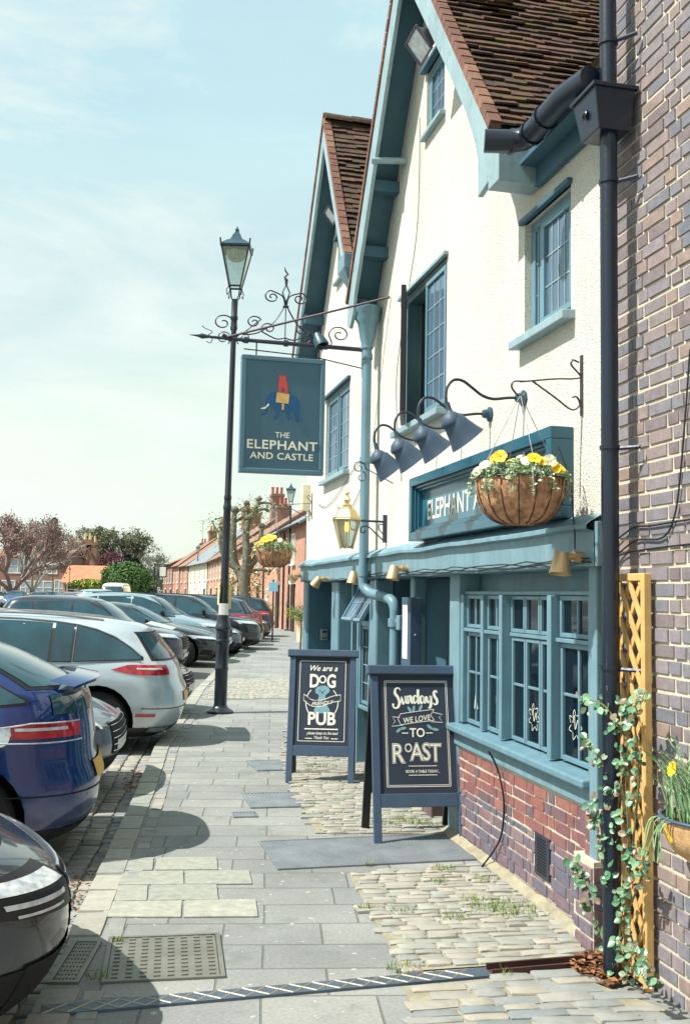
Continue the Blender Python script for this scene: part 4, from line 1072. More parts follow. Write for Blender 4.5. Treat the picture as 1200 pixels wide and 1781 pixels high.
# ================================================================== SIGNS AND LAMPS
# long fascia sign --------------------------------------------------
SS0, SS1, SZ0, SZ1 = .315, 2.84, 2.072, 2.548
fs = thing('fascia_sign', 'long teal pub name board framed above the bay window, partly behind the flower basket', 'sign', UW.at(0, .0, 0))
fb = MB(); w = .065
for b4 in ((SS0, SS1, SZ0, SZ0 + w), (SS0, SS1, SZ1 - w, SZ1), (SS0, SS0 + w, SZ0 + w, SZ1 - w), (SS1 - w, SS1, SZ0 + w, SZ1 - w)): fb.box(b4[0], b4[1], .0, .13, b4[2], b4[3])
fb.build('frame', M['sign_teal'], fs, bevel=.006)
fb = MB(); a = w + .002
for (q, dd) in ((.0, .105), (.018, .085)):
    for b4 in ((SS0 + a + q, SS1 - a - q, SZ0 + a + q, SZ0 + a + q + .018), (SS0 + a + q, SS1 - a - q, SZ1 - a - q - .018, SZ1 - a - q), (SS0 + a + q, SS0 + a + q + .018, SZ0 + a + q + .018, SZ1 - a - q - .018), (SS1 - a - q - .018, SS1 - a - q, SZ0 + a + q + .018, SZ1 - a - q - .018)): fb.box(b4[0], b4[1], .01, dd, b4[2], b4[3])
fb.build('inner_moulding', M['sign_teal'], fs, bevel=.003)
pb = MB(); pb.box(SS0 + w, SS1 - w, .01, .052, SZ0 + w, SZ1 - w); pb.build('panel', pm('fascia panel', (40, 104, 124), .3, var=.06, vs=2, coat=.5), fs)
tb = MB(); text_mb(tb, 'ELEPHANT AND CASTLE', .20, lambda u, v: (1.56 - u, .0545, 2.225 + v), sx=.95, off=.014, space=1.02)
tb.build('lettering', M['white_letter'], fs)

# hanging pictorial sign --------------------------------------------
HS = 4.78                          # wall position of the bracket
BR = UW.at(HS, 0, 0) @ Matrix(((0, 1, 0, 0), (1, 0, 0, 0), (0, 0, 1, 0), (0, 0, 0, 1)))   # local x = out from wall, y = away along it
br = thing('sign_bracket', 'long wrought iron scroll bracket reaching out over the pavement', 'bracket', BR)
ir = M['iron']; P2 = lambda q: [(x, 0, z) for x, z in q]
mb = MB(); mb.tube([(.0, 0, 4.025), (.5, 0, 4.03), (1.25, 0, 4.035), (1.54, 0, 4.04)], [.022, .022, .018, .012], 8)
mb.tube([(1.50, 0, 4.04), (1.57, 0, 4.042), (1.61, 0, 4.043), (1.69, 0, 4.045)], [.012, .026, .012, .002], 8)
mb.box(-.005, .03, -.05, .05, 3.88, 4.12)
for (x, z) in ((.40, 4.03), (.78, 4.032), (1.16, 4.035)): mb.tube([(x - .02, 0, z), (x + .02, 0, z)], .032, 8)
mb.build('bar', ir, br, smooth=40)
mb = MB()
def scroll(c, r0, a0, turns, tail=None, r=.0085, flip=1):
    p = spiral(c, r0, r0 * .18, a0, a0 + flip * turns * 2 * math.pi, 30)
    if tail: p = [v[:] for v in spl([(t[0], t[1]) for t in tail] + [p[0]], 6)][:-1] + p
    p = [(q[0], q[1]) for q in p]
    mb.tube(P2(p), r, 6)
CXs = .80; BZ = 3.955
scroll((.98, 4.13), .085, R(-40), 1.25, [(.80, 4.02), (.90, 4.0)], flip=1)      # by the foot
scroll((.62, 4.13), .085, R(220), 1.25, [(.80, 4.02), (.70, 4.0)], flip=-1)
scroll((1.14, 4.20), .085, R(150), 1.4, [(1.30, 4.02), (1.24, 4.06)], flip=-1)
scroll((1.47, 4.16), .12, R(200), 1.4, [(1.30, 4.0), (1.36, 4.02)], flip=-1)
scroll((.20, 4.12), .12, R(-10), 1.4, [(.55, 3.99), (.30, 3.97)], flip=1)
scroll((.50, 4.06), .055, R(-60), 1.3, [(.62, 3.95), (.56, 3.96)], flip=1)
# tall central finial: two long S curves, lozenge and spear
for sg in (1, -1):
    mb.tube(P2(spl([(CXs + sg * .46, 4.02), (CXs + sg * .30, 4.06), (CXs + sg * .14, 4.20), (CXs + sg * .05, 4.36), (CXs + sg * .01, 4.46)], 6)), .0085, 6)
    scroll((CXs + sg * .15, 4.56), .085, R(90 + (-sg) * 10), 1.4, [(CXs + sg * .01, 4.46), (CXs + sg * .04, 4.58)], flip=-sg)
    mb.tube(P2([(CXs, 4.50), (CXs + sg * .04, 4.63), (CXs, 4.74)]), .008, 6)
mb.tube(P2([(CXs, 3.96), (CXs, 4.50)]), .006, 6); mb.tube(P2([(CXs - .03, 4.44), (CXs + .03, 4.44)]), .018, 8)
mb.tube(P2([(CXs, 4.72), (CXs, 4.80), (CXs + .02, 4.84), (CXs - .015, 4.88), (CXs + .015, 4.93), (CXs + .02, 4.98)]), [.012, .02, .012, .012, .009, .003], 6)
mb.tube(P2(spl([(1.62, 3.99), (1.58, 4.03), (1.66, 4.07), (1.69, 4.10)], 5)), .005, 5); mb.tube(P2(spl([(1.62, 3.99), (1.58, 3.94), (1.60, 3.88), (1.64, 3.90)], 5)), .005, 5)
mb.v = [(.79 + (v[0] - .80) * .88, v[1], 4.04 + (v[2] - 3.96) * .72) for v in mb.v]
mb.build('scrollwork', ir, br, smooth=60)
Mi = BR.inverted()
mb = MB(); mb.tube([Mi @ UW.pt(3.893, .01, 4.287), Vector((1.34, 0, 4.05))], .011, 6); mb.tube([Vector((1.30, 0, 4.02)), Vector((1.38, 0, 4.07))], .02, 6)
mb.build('stay_rod', M['iron_brown'], br, smooth=60)
mb = MB()   # thin guide bars with catches above and below the sign
mb.tube([(0.02, 0, 3.84), (.5, 0, 3.92), (1.18, 0, 3.95)], .006, 6)
for (x, z) in ((.46, 4.03), (1.06, 4.03)): mb.tube([(x, 0, z), (x, 0, 3.86)], .007, 6)
mb.box(-.01, .03, -.03, .03, 3.76, 3.90)
mb.build('guide_bar', ir, br)
hs = thing('hanging_sign', 'slate blue pictorial sign with a red tower on a blue beast, under the scroll bracket', 'pub sign', BR @ Matrix.Translation((.80, 0, 3.335)))
# sign local: x out from wall (image left), front face at -y (towards camera)
W2, H2 = .40, .555
def sf(u, v, d=0): return (-u, -.034 - d, v)          # u to the right seen from the street end
mb = MB(); w = .045
for b4 in ((-W2, W2, H2 - w, H2), (-W2, W2, -H2, -H2 + w), (-W2, -W2 + w, -H2 + w, H2 - w), (W2 - w, W2, -H2 + w, H2 - w)): mb.box(b4[0], b4[1], -.045, .045, b4[2], b4[3])
mb.build('frame', M['sign_frame'], hs, bevel=.008)
mb = MB(); mb.box(-W2 + w, W2 - w, -.032, .032, -H2 + w, H2 - w); mb.build('panel', M['sign_face'], hs)
mb = MB()
text_mb(mb, 'THE', .075, sf, cy=-.215, off=.008, sx=1.0); text_mb(mb, 'ELEPHANT', .118, sf, cy=-.325, off=.018, sx=1.13, space=1.08); text_mb(mb, 'AND CASTLE', .088, sf, cy=-.42, off=.014, sx=1.10, space=1.06)
mb.build('lettering', M['white_letter'], hs)
# animal outline (u, v) metres, facing left
el = spl([(-.155, .09), (-.13, .13), (-.08, .145), (-.04, .13), (.0, .135), (.07, .13), (.13, .105), (.155, .06), (.160, .0), (.155, -.05), (.165, -.12), (.13, -.12), (.12, -.06), (.10, -.02), (.07, -.03), (.075, -.11), (.045, -.11), (.035, -.04), (-.02, -.03), (-.03, -.06), (-.06, -.115), (-.085, -.11), (-.065, -.05), (-.08, .0), (-.11, .01), (-.15, .0), (-.165, -.04), (-.18, -.055), (-.20, -.05), (-.205, -.065), (-.185, -.08), (-.155, -.07), (-.14, -.03), (-.165, .03)], 3, True)
mb = MB(); mb.flat([(p.x, p.y) for p in el], lambda u, v: sf(u, v + .07, .0015)); mb.build('beast_picture', M['eleph'], hs)
mb = MB(); mb.flat([(-.13, .02), (-.17, -.02), (-.215, -.025), (-.20, -.012), (-.165, .0), (-.14, .035)], lambda u, v: sf(u, v + .07, .0025)); mb.build('tusk_picture', M['white_letter'], hs)
mb = MB(); mb.flat([(-.07, .05), (.05, .04), (.06, .13), (-.06, .145)], lambda u, v: sf(u, v + .07, .0025)); mb.flat([(-.01, -.02), (.008, -.02), (.008, .045), (-.01, .047)], lambda u, v: sf(u, v + .07, .0025)); mb.build('cloth_picture', M['yel_c'], hs)
mb = MB(); F_ = lambda u, v: sf(u, v + .07, .003)
mb.flat([(-.05, .145), (.045, .135), (.035, .24), (.022, .26), (.022, .31), (.008, .31), (.008, .295), (-.004, .295), (-.004, .312), (-.018, .312), (-.018, .296), (-.03, .296), (-.03, .314), (-.042, .314), (-.042, .262), (-.05, .245)], F_, holes=[[(-.022, .15), (-.022, .18), (-.004, .195), (.012, .18), (.012, .148)]])
mb.build('tower_picture', M['red_c'], hs)
sp = thing('sign_spotlight', 'dark bullet spotlight fixed on the scroll bracket above the pictorial sign', 'spotlight', BR @ Matrix.Translation((.46, -.05, 4.06)))
mb = MB(); mb.lathe([(.0, .0), (.035, .01), (.055, .06), (.07, .13), (.072, .15), (.06, .15), (.05, .08), (0, .07)], 16, M=Matrix.Rotation(R(200), 4, 'Y') @ Matrix.Rotation(R(20), 4, 'X') @ Matrix.Translation((0, 0, -.10))); mb.build('shade', M['post_teal'], sp, smooth=50)
mb = MB(); mb.tube([(0, .05, .0), (-.0, .0, .02), (0, 0, .09)], .014, 8); mb.build('stalk', ir, sp)

# gooseneck lamps -----------------------------------------------------
def gooseneck(s, label):
    t = thing('gooseneck_lamp', label, 'wall lamp', UW.at(s, 0, 2.82), 'row of swan neck lamps over the fascia sign')
    mb = MB(); mb.lathe([(0, .0), (.045, .0), (.048, .012), (.03, .02), (.026, .05), (.016, .055)], 14, M=Matrix.Rotation(R(-90), 4, 'X')); mb.build('wall_rose', M['post_teal'], t, smooth=40)
    mb = MB(); pts = spl([(0, .03, 0), (0, .10, -.004), (0, .19, -.016), (0, .26, .0), (0, .32, .04), (0, .38, .078), (0, .435, .078), (0, .472, .035), (0, .480, -.02), (0, .472, -.085)], 6)
    mb.tube(pts, .0085, 10); mb.build('neck', M['iron'], t, smooth=60)
    S = Matrix.Translation((0, .470, -.065)) @ Matrix.Rotation(R(-16), 4, 'X')
    mb = MB(); mb.lathe([(0.0, .01), (.014, .01), (.016, -.03), (.020, -.045), (.034, -.052), (.056, -.075), (.066, -.105), (.066, -.125), (.058, -.132)], 20, M=S)
    mb.build('lamp_holder', M['lampgrey'], t, smooth=50)
    # wide shade, its axis leaning more towards the wall
    S2 = S @ Matrix.Translation((0, 0, -.085)) @ Matrix.Rotation(R(-24), 4, 'X')
    mb = MB(); mb.lathe([(.045, .01), (.066, -.02), (.078, -.07), (.092, -.115), (.106, -.15), (.110, -.158), (.104, -.156), (.088, -.112), (.072, -.065), (.05, -.01)], 28, M=S2)
    mb.build('lamp_shade', M['lampgrey'], t, smooth=60)
    mb = MB(); mb.lathe([(0, -.13), (.02, -.12), (.028, -.09), (.02, -.05), (0, -.04)], 12, M=S2); mb.build('bulb', M['white'], t, smooth=60)
    return t
g0 = gooseneck(.955, 'grey swan neck lamp nearest the brick house, rightmost of the four')
for s, lb in ((1.49, 'grey swan neck lamp second from the brick house'), (2.02, 'grey swan neck lamp second from the downpipe'), (2.56, 'grey swan neck lamp nearest the teal downpipe')):
    copy_tree(g0, M=UW.at(s, 0, 2.82), label=lb)

# brass wall lantern --------------------------------------------------
wl = thing('wall_lantern', 'brass lantern with a glowing bulb on a black scroll bracket beside the downpipe', 'lantern', UW.at(3.93, .0, 2.22))
mb = MB(); mb.box(-.02, .02, .0, .03, -.10, .14); mb.tube([(0, .02, .08), (0, .30, .085)], .010, 8)
sp_ = lambda q: [(0, y, z) for y, z in q]
mb.tube(sp_(spl([(.03, -.08), (.10, -.02), (.16, .03), (.22, .03), (.23, -.01), (.20, -.02), (.19, .005)], 6)), .006, 6)
mb.tube(sp_(spl([(.03, -.03), (.07, .02), (.06, .06), (.03, .05)], 6)), .005, 6); mb.tube(sp_(spl([(.28, .08), (.26, .03), (.29, .0), (.32, .02)], 6)), .006, 6)
mb.build('bracket', M['iron'], wl, smooth=50)
LX = .355; Lc = (0, LX, 0)
mb = MB(); hexr = R(0)
mb.lathe([(.128, .085), (.132, .10), (.118, .105), (.075, .17), (.04, .195), (.042, .215), (.02, .225), (.024, .245), (.03, .262), (.018, .28), (.012, .30), (.02, .315), (.01, .34), (0, .35)], 6, c=Lc, a0=hexr)
mb.lathe([(.05, -.155), (.055, -.15), (.05, -.14)], 6, c=Lc, a0=hexr)
mb.build('canopy', M['gold'], wl, bevel=.002)
mb = MB()
for k in range(6):
    a = hexr + k * math.pi / 3
    mb.tube([(math.cos(a) * .124, LX + math.sin(a) * .124, .088), (math.cos(a) * .060, LX + math.sin(a) * .060, -.145)], .005, 6)
    mb.tube([(math.cos(a) * .060, LX + math.sin(a) * .060, -.145), (math.cos(a) * .060, LX + math.sin(a) * .060, -.165)], .006, 6)
    b_ = a + math.pi / 3; mb.tube([(math.cos(a) * .126, LX + math.sin(a) * .126, .088), (math.cos(b_) * .126, LX + math.sin(b_) * .126, .088)], .006, 6)
mb.tube([(.0, LX + .12, .10), (0, .32, .12), (0, .30, .085)], .008, 6)
mb.build('lantern_frame', M['gold'], wl, smooth=40)
mb = MB(); mb.lathe([(.120, .085), (.058, -.145)], 6, c=Lc, a0=hexr); mb.f = [f for f in mb.f if len(f) == 4]; mb.mi = [0] * len(mb.f); mb.build('glass_panel', M['glass_lamp'], wl)
mb = MB(); mb.lathe([(0, -.02), (.016, -.01), (.022, .02), (.014, .06), (0, .07)], 12, c=Lc); mb.build('bulb', M['amber'], wl, smooth=60)
mb = MB(); mb.tube([(0, LX, .02), (0, LX, -.14)], .008, 8); mb.tube([(0, LX, .07), (0, LX, .16)], .012, 8); mb.build('stem', M['gold_dull'], wl)

# brass up/down spotlights on the beam --------------------------------
def spot(s, z, label, yaw=0, tilt=12):
    t = thing('beam_spotlight', label, 'spotlight', UW.at(s, .06, z), 'small gold cone spotlights on the fascia beam')
    mb = MB(); mb.tube([(0, 0, .03), (0, .05, .035)], .028, 14); mb.tube([(0, .04, .035), (0, .09, .03)], .016, 10); mb.build('mount', M['gold_dull'], t, smooth=40)
    S = Matrix.Translation((0, .115, .0)) @ Matrix.Rotation(R(tilt), 4, 'X') @ Matrix.Rotation(R(yaw), 4, 'Y')
    mb = MB(); mb.lathe([(0, .055), (.030, .055), (.034, .05), (.054, -.055), (.050, -.055), (.032, .04), (0, .042)], 20, M=S); mb.build('lamp_shade', M['gold_dull'], t, smooth=40)
    return t
for (s, z, lb, yw, tl) in ((.10, 1.83, 'gold cone spotlight at the right end of the beam by the black pipe', 6, 8), (3.08, 1.84, 'gold cone spotlight over the menu case', 6, 8), (4.42, 1.82, 'gold cone spotlight peeping out left of the teal downpipe', 4, 8), (6.05, 1.80, 'gold cone spotlight tipped sideways over the key safe', -24, 30), (7.58, 1.86, 'small dull spotlight on the far corner of the pub', 10, -40)):
    spot(s, z, lb, yw, tl)
mb = MB(); mb.tube([UW.pt(*p) for p in ((.20, .14, 2.42), (.16, .09, 2.25), (.14, .09, 2.08), (.10, .10, 1.98), (.08, .11, 1.90))], .004, 6); tag(mb.build('lamp_cable', M['trim'], smooth=60), 'thin black flex drooping from the fascia sign to the right hand spotlight', 'cable')

# floodlights ---------------------------------------------------------
def flood(s, d, z, label, sc_=1.0):
    t = thing('floodlight', label, 'floodlight', UW.at(s, d, z) @ Matrix.Rotation(R(-38), 4, 'X') @ Matrix.Scale(sc_, 4), 'floodlights under the gable peaks')
    mb = MB()
    V = [(-.12, .0, -.09), (.12, .0, -.09), (.12, .0, .09), (-.12, .0, .09), (-.07, -.10, -.05), (.07, -.10, -.05), (.07, -.10, .05), (-.07, -.10, .05)]
    mb.add(V, [(4, 7, 6, 5), (0, 4, 5, 1), (1, 5, 6, 2), (2, 6, 7, 3), (3, 7, 4, 0)]); mb.box(-.06, .06, -.13, -.10, -.03, .04)
    for b4 in ((-.13, .13, -.10, -.085), (-.13, .13, .085, .10), (-.13, -.115, -.085, .085), (.115, .13, -.085, .085)): mb.box(b4[0], b4[1], -.012, .012, b4[2], b4[3])
    mb.build('housing', pm('bronze grey', (96, 92, 100), .5, .3), t, bevel=.005)
    mb = MB(); mb.box(-.115, .115, -.004, .0, -.085, .085); mb.build('lamp_glass', M['lamp_clear'], t)
    mb = MB(); mb.tube([(0, -.1, .0), (.0, -.22, -.10)], .012, 6); mb.build('stalk', M['grey'], t)
    return t
p = UW.hit(728, 80, .30); flood(p[0], .30, p[1], 'bronze floodlight high under the nearer gable peak')
p = UW.hit(575, 375, .26); flood(p[0], .26, p[1], 'pale floodlight under the farther gable peak', .8)

# menu case, key safe, house number box -------------------------------
mc = thing('menu_case', 'dark blue glazed menu case with a white menu on the recess post', 'notice case', UW.at(3.18, -.05, 1.38))
mb = MB(); mb.box(-.12, .12, -.0, .09, -.27, .27); mb.build('case', M['board'], mc, bevel=.006)
mb = MB(); mb.box(-.055, .075, .0905, .0935, -.21, .21); mb.build('menu', M['paper_w'], mc)
mb = MB(); mb.lathe([(0, 0), (.014, .003), (.014, .012), (0, .016)], 12, M=Matrix.Translation((-.121, .045, -.02)) @ Matrix.Rotation(R(-90), 4, 'Y')); mb.build('lock', M['chrome'], mc, smooth=40)
ks = thing('key_safe', 'small grey key safe box on the dark wall by the pub corner', 'key safe', UW.at(7.298, -.17, 1.20) @ Matrix.Rotation(R(90), 4, 'Z'))
mb = MB(); mb.box(-.045, .045, 0, .06, -.075, .06); mb.build('box', M['grey'], ks, bevel=.015)
mb = MB(); mb.box(-.028, .028, .0605, .064, .015, .035); mb.box(-.03, .03, .0605, .063, -.055, -.045); mb.build('dial', M['trim'], ks, bevel=.002)
mb = MB(); mb.box(7.42, 7.55, .0, .10, 2.68, 3.0); tag(mb.build('alarm_bell_box', pm('alarm cream', (226, 216, 186), .6), M=UW.at(0), bevel=.01), 'cream alarm box high on the far corner of the pub wall', 'alarm box')

# ================================================================== BASKETS
def leafcloud(mb, n, fn, size, flat_=.25):
    for _ in range(n):
        p, nr = fn(); p = Vector(p); s_ = random.uniform(*size)
        q = Vector(nr).normalized(); t1 = q.orthogonal().normalized(); t1.rotate(Matrix.Rotation(random.uniform(0, 6.28), 3, q)); t2 = q.cross(t1)
        a = p - t1 * s_ * .5; b_ = p + t2 * s_ * .3 + q * s_ * .12; c = p + t1 * s_ * .55; d_ = p - t2 * s_ * .3 + q * s_ * .12
        mb.add([a, b_, c, d_], [(0, 1, 2), (0, 2, 3)])
def rdir():
    while True:
        v = Vector((random.uniform(-1, 1), random.uniform(-1, 1), random.uniform(-1, 1)))
        if .05 < v.length < 1: return v.normalized()
def pansy(parent, c, face, r, mat, centre=True, name='pansy'):
    face = Vector(face).normalized(); t1 = face.orthogonal().normalized(); t2 = face.cross(t1)
    mb = MB()
    for k in range(5):
        a = 2 * math.pi * k / 5 + random.uniform(-.1, .1); d = t1 * math.cos(a) + t2 * math.sin(a); e = t2 * math.cos(a) - t1 * math.sin(a)
        pts = [Vector(c)] + [Vector(c) + d * r * x + e * r * y + face * z * r for x, y, z in ((.35, .42, .10), (.85, .50, .14), (1.05, .0, .05), (.85, -.50, .14), (.35, -.42, .10))]
        mb.add(pts, [(0, 1, 2), (0, 2, 3), (0, 3, 4), (0, 4, 5)])
    return mb.build(name, mat, parent, recalc=False)
def basket(name, label, Mx, Rr=.22, flowers=(), hook=.78, seed=1, chains=True):
    random.seed(seed)
    t = thing(name, label, 'hanging basket', Mx)
    mb = MB()
    def bowl(a, b_):
        th = a * 2 * math.pi; ph = b_ * math.pi / 2
        r = Rr * (math.cos(ph) ** .62) if b_ < .999 else 0; z = -Rr * 1.02 * math.sin(ph)
        k = 1 + .035 * noise.noise(Vector((math.cos(th) * 16, math.sin(th) * 16, b_ * 18))) + .05 * noise.noise(Vector((math.cos(th) * 4, math.sin(th) * 4, b_ * 6))) - .012 * abs(math.sin(th * 8))
        return (r * k * math.cos(th), r * k * math.sin(th), z)
    mb.grid(bowl, 96, 24)
    for _ in range(1500):      # loose coir fibres
        a = random.random(); b_ = random.random() ** .8 * .93; p = Vector(bowl(a, b_)); o_ = Vector((p.x, p.y, p.z * .6)).normalized(); d_ = (rdir() * .9 + o_ * .35).normalized() * random.uniform(.008, .022); w_ = rdir() * .0007
        mb.add([p - w_, p + w_, p + d_ + o_ * .002], [(0, 1, 2)])
    mb.build('coir_liner', M['coir'], t, smooth=70)
    mb = MB()
    for k in range(16):
        th = k * math.pi / 8
        mb.tube([(Rr * 1.01 * (math.cos(p_) ** .62) * math.cos(th), Rr * 1.01 * (math.cos(p_) ** .62) * math.sin(th), -Rr * 1.03 * math.sin(p_)) for p_ in [i * 1.40 / 10 for i in range(11)]], .0028, 5)
    for (q, z) in ((1.02, 0), (.52, -.206 * Rr / .22)): mb.tube([(Rr * q * math.cos(a), Rr * q * math.sin(a), z) for a in [i * math.pi / 16 for i in range(33)]], .0035, 5)
    mb.build('wire_frame', M['iron_brown'], t, smooth=60)
    if chains:
        mb = MB()
        for k in range(4):
            th = k * math.pi / 2 + .4; mb.tube([(Rr * math.cos(th), Rr * math.sin(th), 0), (0.004 * math.cos(th), .004 * math.sin(th), hook)], .0022, 4)
        mb.build('chain', M['grey'], t)
    mb = MB(); leafcloud(mb, 900, lambda: ((lambda a, r: ((r * math.cos(a), r * math.sin(a), random.uniform(-.01, .09 * (1.25 - (r / Rr) ** 2))), Vector((math.cos(a) * r * 4, math.sin(a) * r * 4, 1)) + rdir() * .7))(random.uniform(0, 6.28), Rr * 1.02 * math.sqrt(random.random()))), (.012, .030))
    mb.build('foliage', M['leaf'], t, recalc=False)
    mb = MB()
    for k in range(26):     # pale ivy strands over the rim
        a = random.uniform(0, 6.28); c = Vector((math.cos(a) * Rr, math.sin(a) * Rr, .02)); ln = random.uniform(.03, .11)
        pts = spl([c * .8 + Vector((0, 0, .05)), c * 1.06, c * (1.10 + random.uniform(0, .12)) - Vector((0, 0, ln))], 6)
        mb.tube(pts, .0012, 3)
        for q in pts: leafcloud(mb, 3, lambda: (Vector(q) + rdir() * .014, rdir() + Vector((math.cos(a), math.sin(a), .5))), (.012, .024))
    for k in range(30):     # upright sprigs
        a = random.uniform(0, 6.28); r_ = Rr * random.random(); c = Vector((math.cos(a) * r_, math.sin(a) * r_, .04)); top = c + Vector((random.uniform(-.02, .02), random.uniform(-.02, .02), random.uniform(.03, .085)))
        for i in range(7): leafcloud(mb, 2, lambda: (c.lerp(top, i / 6) + rdir() * .008, rdir() + Vector((0, 0, .6))), (.010, .020))
    mb.build('ivy', M['leaf_pale'], t, recalc=False)
    for (x, y, z, col, r) in flowers:
        for j in range(1 if r < .03 else 1):
            f_ = Vector((x * 2, y * 2 - .6, .55)); c = Vector((x, y, z)) + rdir() * .004
            o = pansy(t, c, f_ + rdir() * .25, r, M['petal_y'] if col == 'y' else M['petal_w'])
            if col != 'n':
                mb = MB(); n_ = (f_).normalized(); mb.lathe([(0, 0), (r * .16, r * .05), (0, r * .12)], 8, M=Matrix.Translation(c + n_ * r * .06) @ n_.to_track_quat('Z', 'Y').to_matrix().to_4x4()); mb.build('flower_eye', M['petal_y'] if col == 'w' else pm('orange eye', (214, 120, 20), .6), o)
    return t
pos = UW.pt(.182, .352, 2.24)
fl = [(-.09, -.16, .10, 'y', .034), (-.12, -.14, .085, 'y', .028), (-.16, -.13, .06, 'w', .030), (-.20, -.08, .035, 'w', .026), (.075, -.17, .085, 'y', .036), (.105, -.16, .07, 'y', .03), (.14, -.15, .075, 'w', .032), (.17, -.13, .045, 'y', .034), (.19, -.11, .03, 'y', .03), (.03, -.15, .075, 'w', .024), (.0, .05, .11, 'w', .026), (-.05, .1, .10, 'y', .03), (.12, .08, .10, 'y', .03)]
basket('hanging_basket', 'coir lined flower basket with yellow and white pansies in front of the fascia sign', Matrix.Translation(pos) @ Matrix.Rotation(R(-12), 4, 'Z'), flowers=fl, hook=.42, seed=3)
pos2 = UW.pt(7.30, .45, 2.20)
fl2 = [(-.10, -.14, .10, 'y', .05), (-.13, -.10, .07, 'y', .045), (-.04, -.15, .11, 'y', .045), (-.19, -.06, .04, 'y', .04), (-.21, -.03, .0, 'y', .04), (.0, -.1, .13, 'y', .04), (.08, -.15, .09, 'w', .03), (-.07, -.05, .14, 'y', .04), (.14, -.1, .06, 'w', .025)]
basket('hanging_basket', 'flower basket heaped with yellow blooms hanging off the far corner of the pub', Matrix.Translation(pos2), flowers=fl2, hook=.5, seed=5)
def basket_bracket(s, z, L_, label):
    t = thing('basket_bracket', label, 'bracket', UW.at(s, 0, z))
    mb = MB(); mb.box(-.012, .012, .0, .008, -.20, .20)
    q = lambda p_: [(0, y, zz) for y, zz in p_]
    mb.tube(q(spl([(.02, .15), (.05, .165), (.06, .13), (.01, .06), (.05, .04), (.15, .03), (L_, -.005)], 6)), .0055, 6)
    mb.tube(q(spl([(L_ * .82, .01), (L_ * .45, -.09), (.06, -.165), (.015, -.13), (.03, -.08), (.055, -.085)], 6)), .0055, 6)
    mb.tube(q(spl([(L_ * .9, .0), (L_ + .03, -.005), (L_ + .045, -.04), (L_ + .02, -.085), (L_ - .01, -.10), (L_ - .025, -.08)], 6)), .0055, 6)
    mb.v = [(v[0], v[1], v[2] * .78) for v in mb.v]; mb.build('bracket_arm', M['iron_brown'], t, smooth=60); return t
basket_bracket(.217, 2.745, .34, 'thin rusty scroll bracket on the cream wall beside the brick house')
basket_bracket(7.30, 2.72, .42, 'thin scroll bracket at the far corner of the pub holding a flower basket')
# extra small scroll bracket by the downpipe
mb = MB(); mb.tube([(0, .0, 0), (0, .25, .12)], .005, 5); mb.tube([(0, y, z) for y, z in spiral((.30, .12), .06, .015, R(180), R(-240), 24)], .005, 5); mb.tube([(0, y, z) for y, z in spiral((.28, .04), .05, .015, R(100), R(420), 24)], .005, 5)
tag(mb.build('scroll_hook', M['iron_brown'], M=UW.at(3.75, 0, 2.62), smooth=60), 'tiny wrought scroll hook on the wall behind the downpipe', 'hook')

# ================================================================== CHALKBOARDS
def aboard(name, label, L0, R0, back, H_, top_w, art):
    """L0, R0 = ground points of the front feet (left, right)"""
    L0, R0 = Vector((*L0, 0)), Vector((*R0, 0)); ax = (R0 - L0).normalized(); W_ = (R0 - L0).length; ay = Vector((-ax.y, ax.x, 0))
    c = (L0 + R0) / 2
    Mx = Matrix(((ax.x, ay.x, 0, c.x), (ax.y, ay.y, 0, c.y), (0, 0, 1, .008), (0, 0, 0, 1)))
    t = thing(name, label, 'chalkboard', Mx)
    half = back / 2; tilt = math.atan2(half, H_); LL = math.hypot(half, H_)
    Fr = Matrix.Rotation(-tilt, 4, 'X')            # panel frame: x, y thickness, z up the panel, hinge line at the top
    def P(x, y, z): return Fr @ Vector((x, y, z))
    def bx(mb, *a): mb.box(*a, M=Fr)
    w = W_ / 2; zb = .27; ft = .030
    mb = MB(); st = .055
    bx(mb, -w, -w + st, 0, ft, 0, LL - .05); bx(mb, w - st, w, 0, ft, 0, LL - .05)
    mb.build('leg_frame', M['board'], t, bevel=.004)
    mb = MB(); bx(mb, -w + st + .001, w - st - .001, .001, ft - .001, zb - .04, zb + .05); mb.build('bottom_rail', M['board'], t, bevel=.004)
    mb = MB(); bx(mb, -w - .022, w + .022, -.018, ft + .02, LL - .065, LL); mb.build('top_rail', M['board'], t, bevel=.008)
    mb = MB(); bx(mb, -w + st - .002, w - st + .002, .012, .020, zb + .05, LL - .064); pn = mb.build('chalk_panel', M['chalkboard'], t)
    Pc = zb + .05; Ph = LL - .064 - Pc; Pw = W_ - 2 * st
    art(t, lambda u, v, d=0: P(u, .0108 - d, Pc + v), Pw, Ph)
    # rear panel
    Bk = Matrix.Translation((0, back, 0)) @ Matrix.Rotation(tilt, 4, 'X')
    mb = MB(); mb.box(-w, -w + st, -ft, 0, 0, LL - .06, M=Bk); mb.box(w - st, w, -ft, 0, 0, LL - .06, M=Bk); mb.build('back_leg', M['trim'], t, bevel=.003)
    mb = MB(); mb.box(-w + st, w - st, -.022, -.008, zb, LL - .06, M=Bk); mb.build('back_panel', M['trim'], t)
    return t
def border(mb, fn, Pw, Ph, ins, w, d=0):
    a, b_ = Pw / 2 - ins, Ph - ins
    f2 = lambda u, v: fn(u, v, d)
    for q in (((-a, ins), (a, ins)), ((-a, b_), (a, b_)), ((-a, ins), (-a, b_)), ((a, ins), (a, b_))): ribbon(mb, q, w, f2)
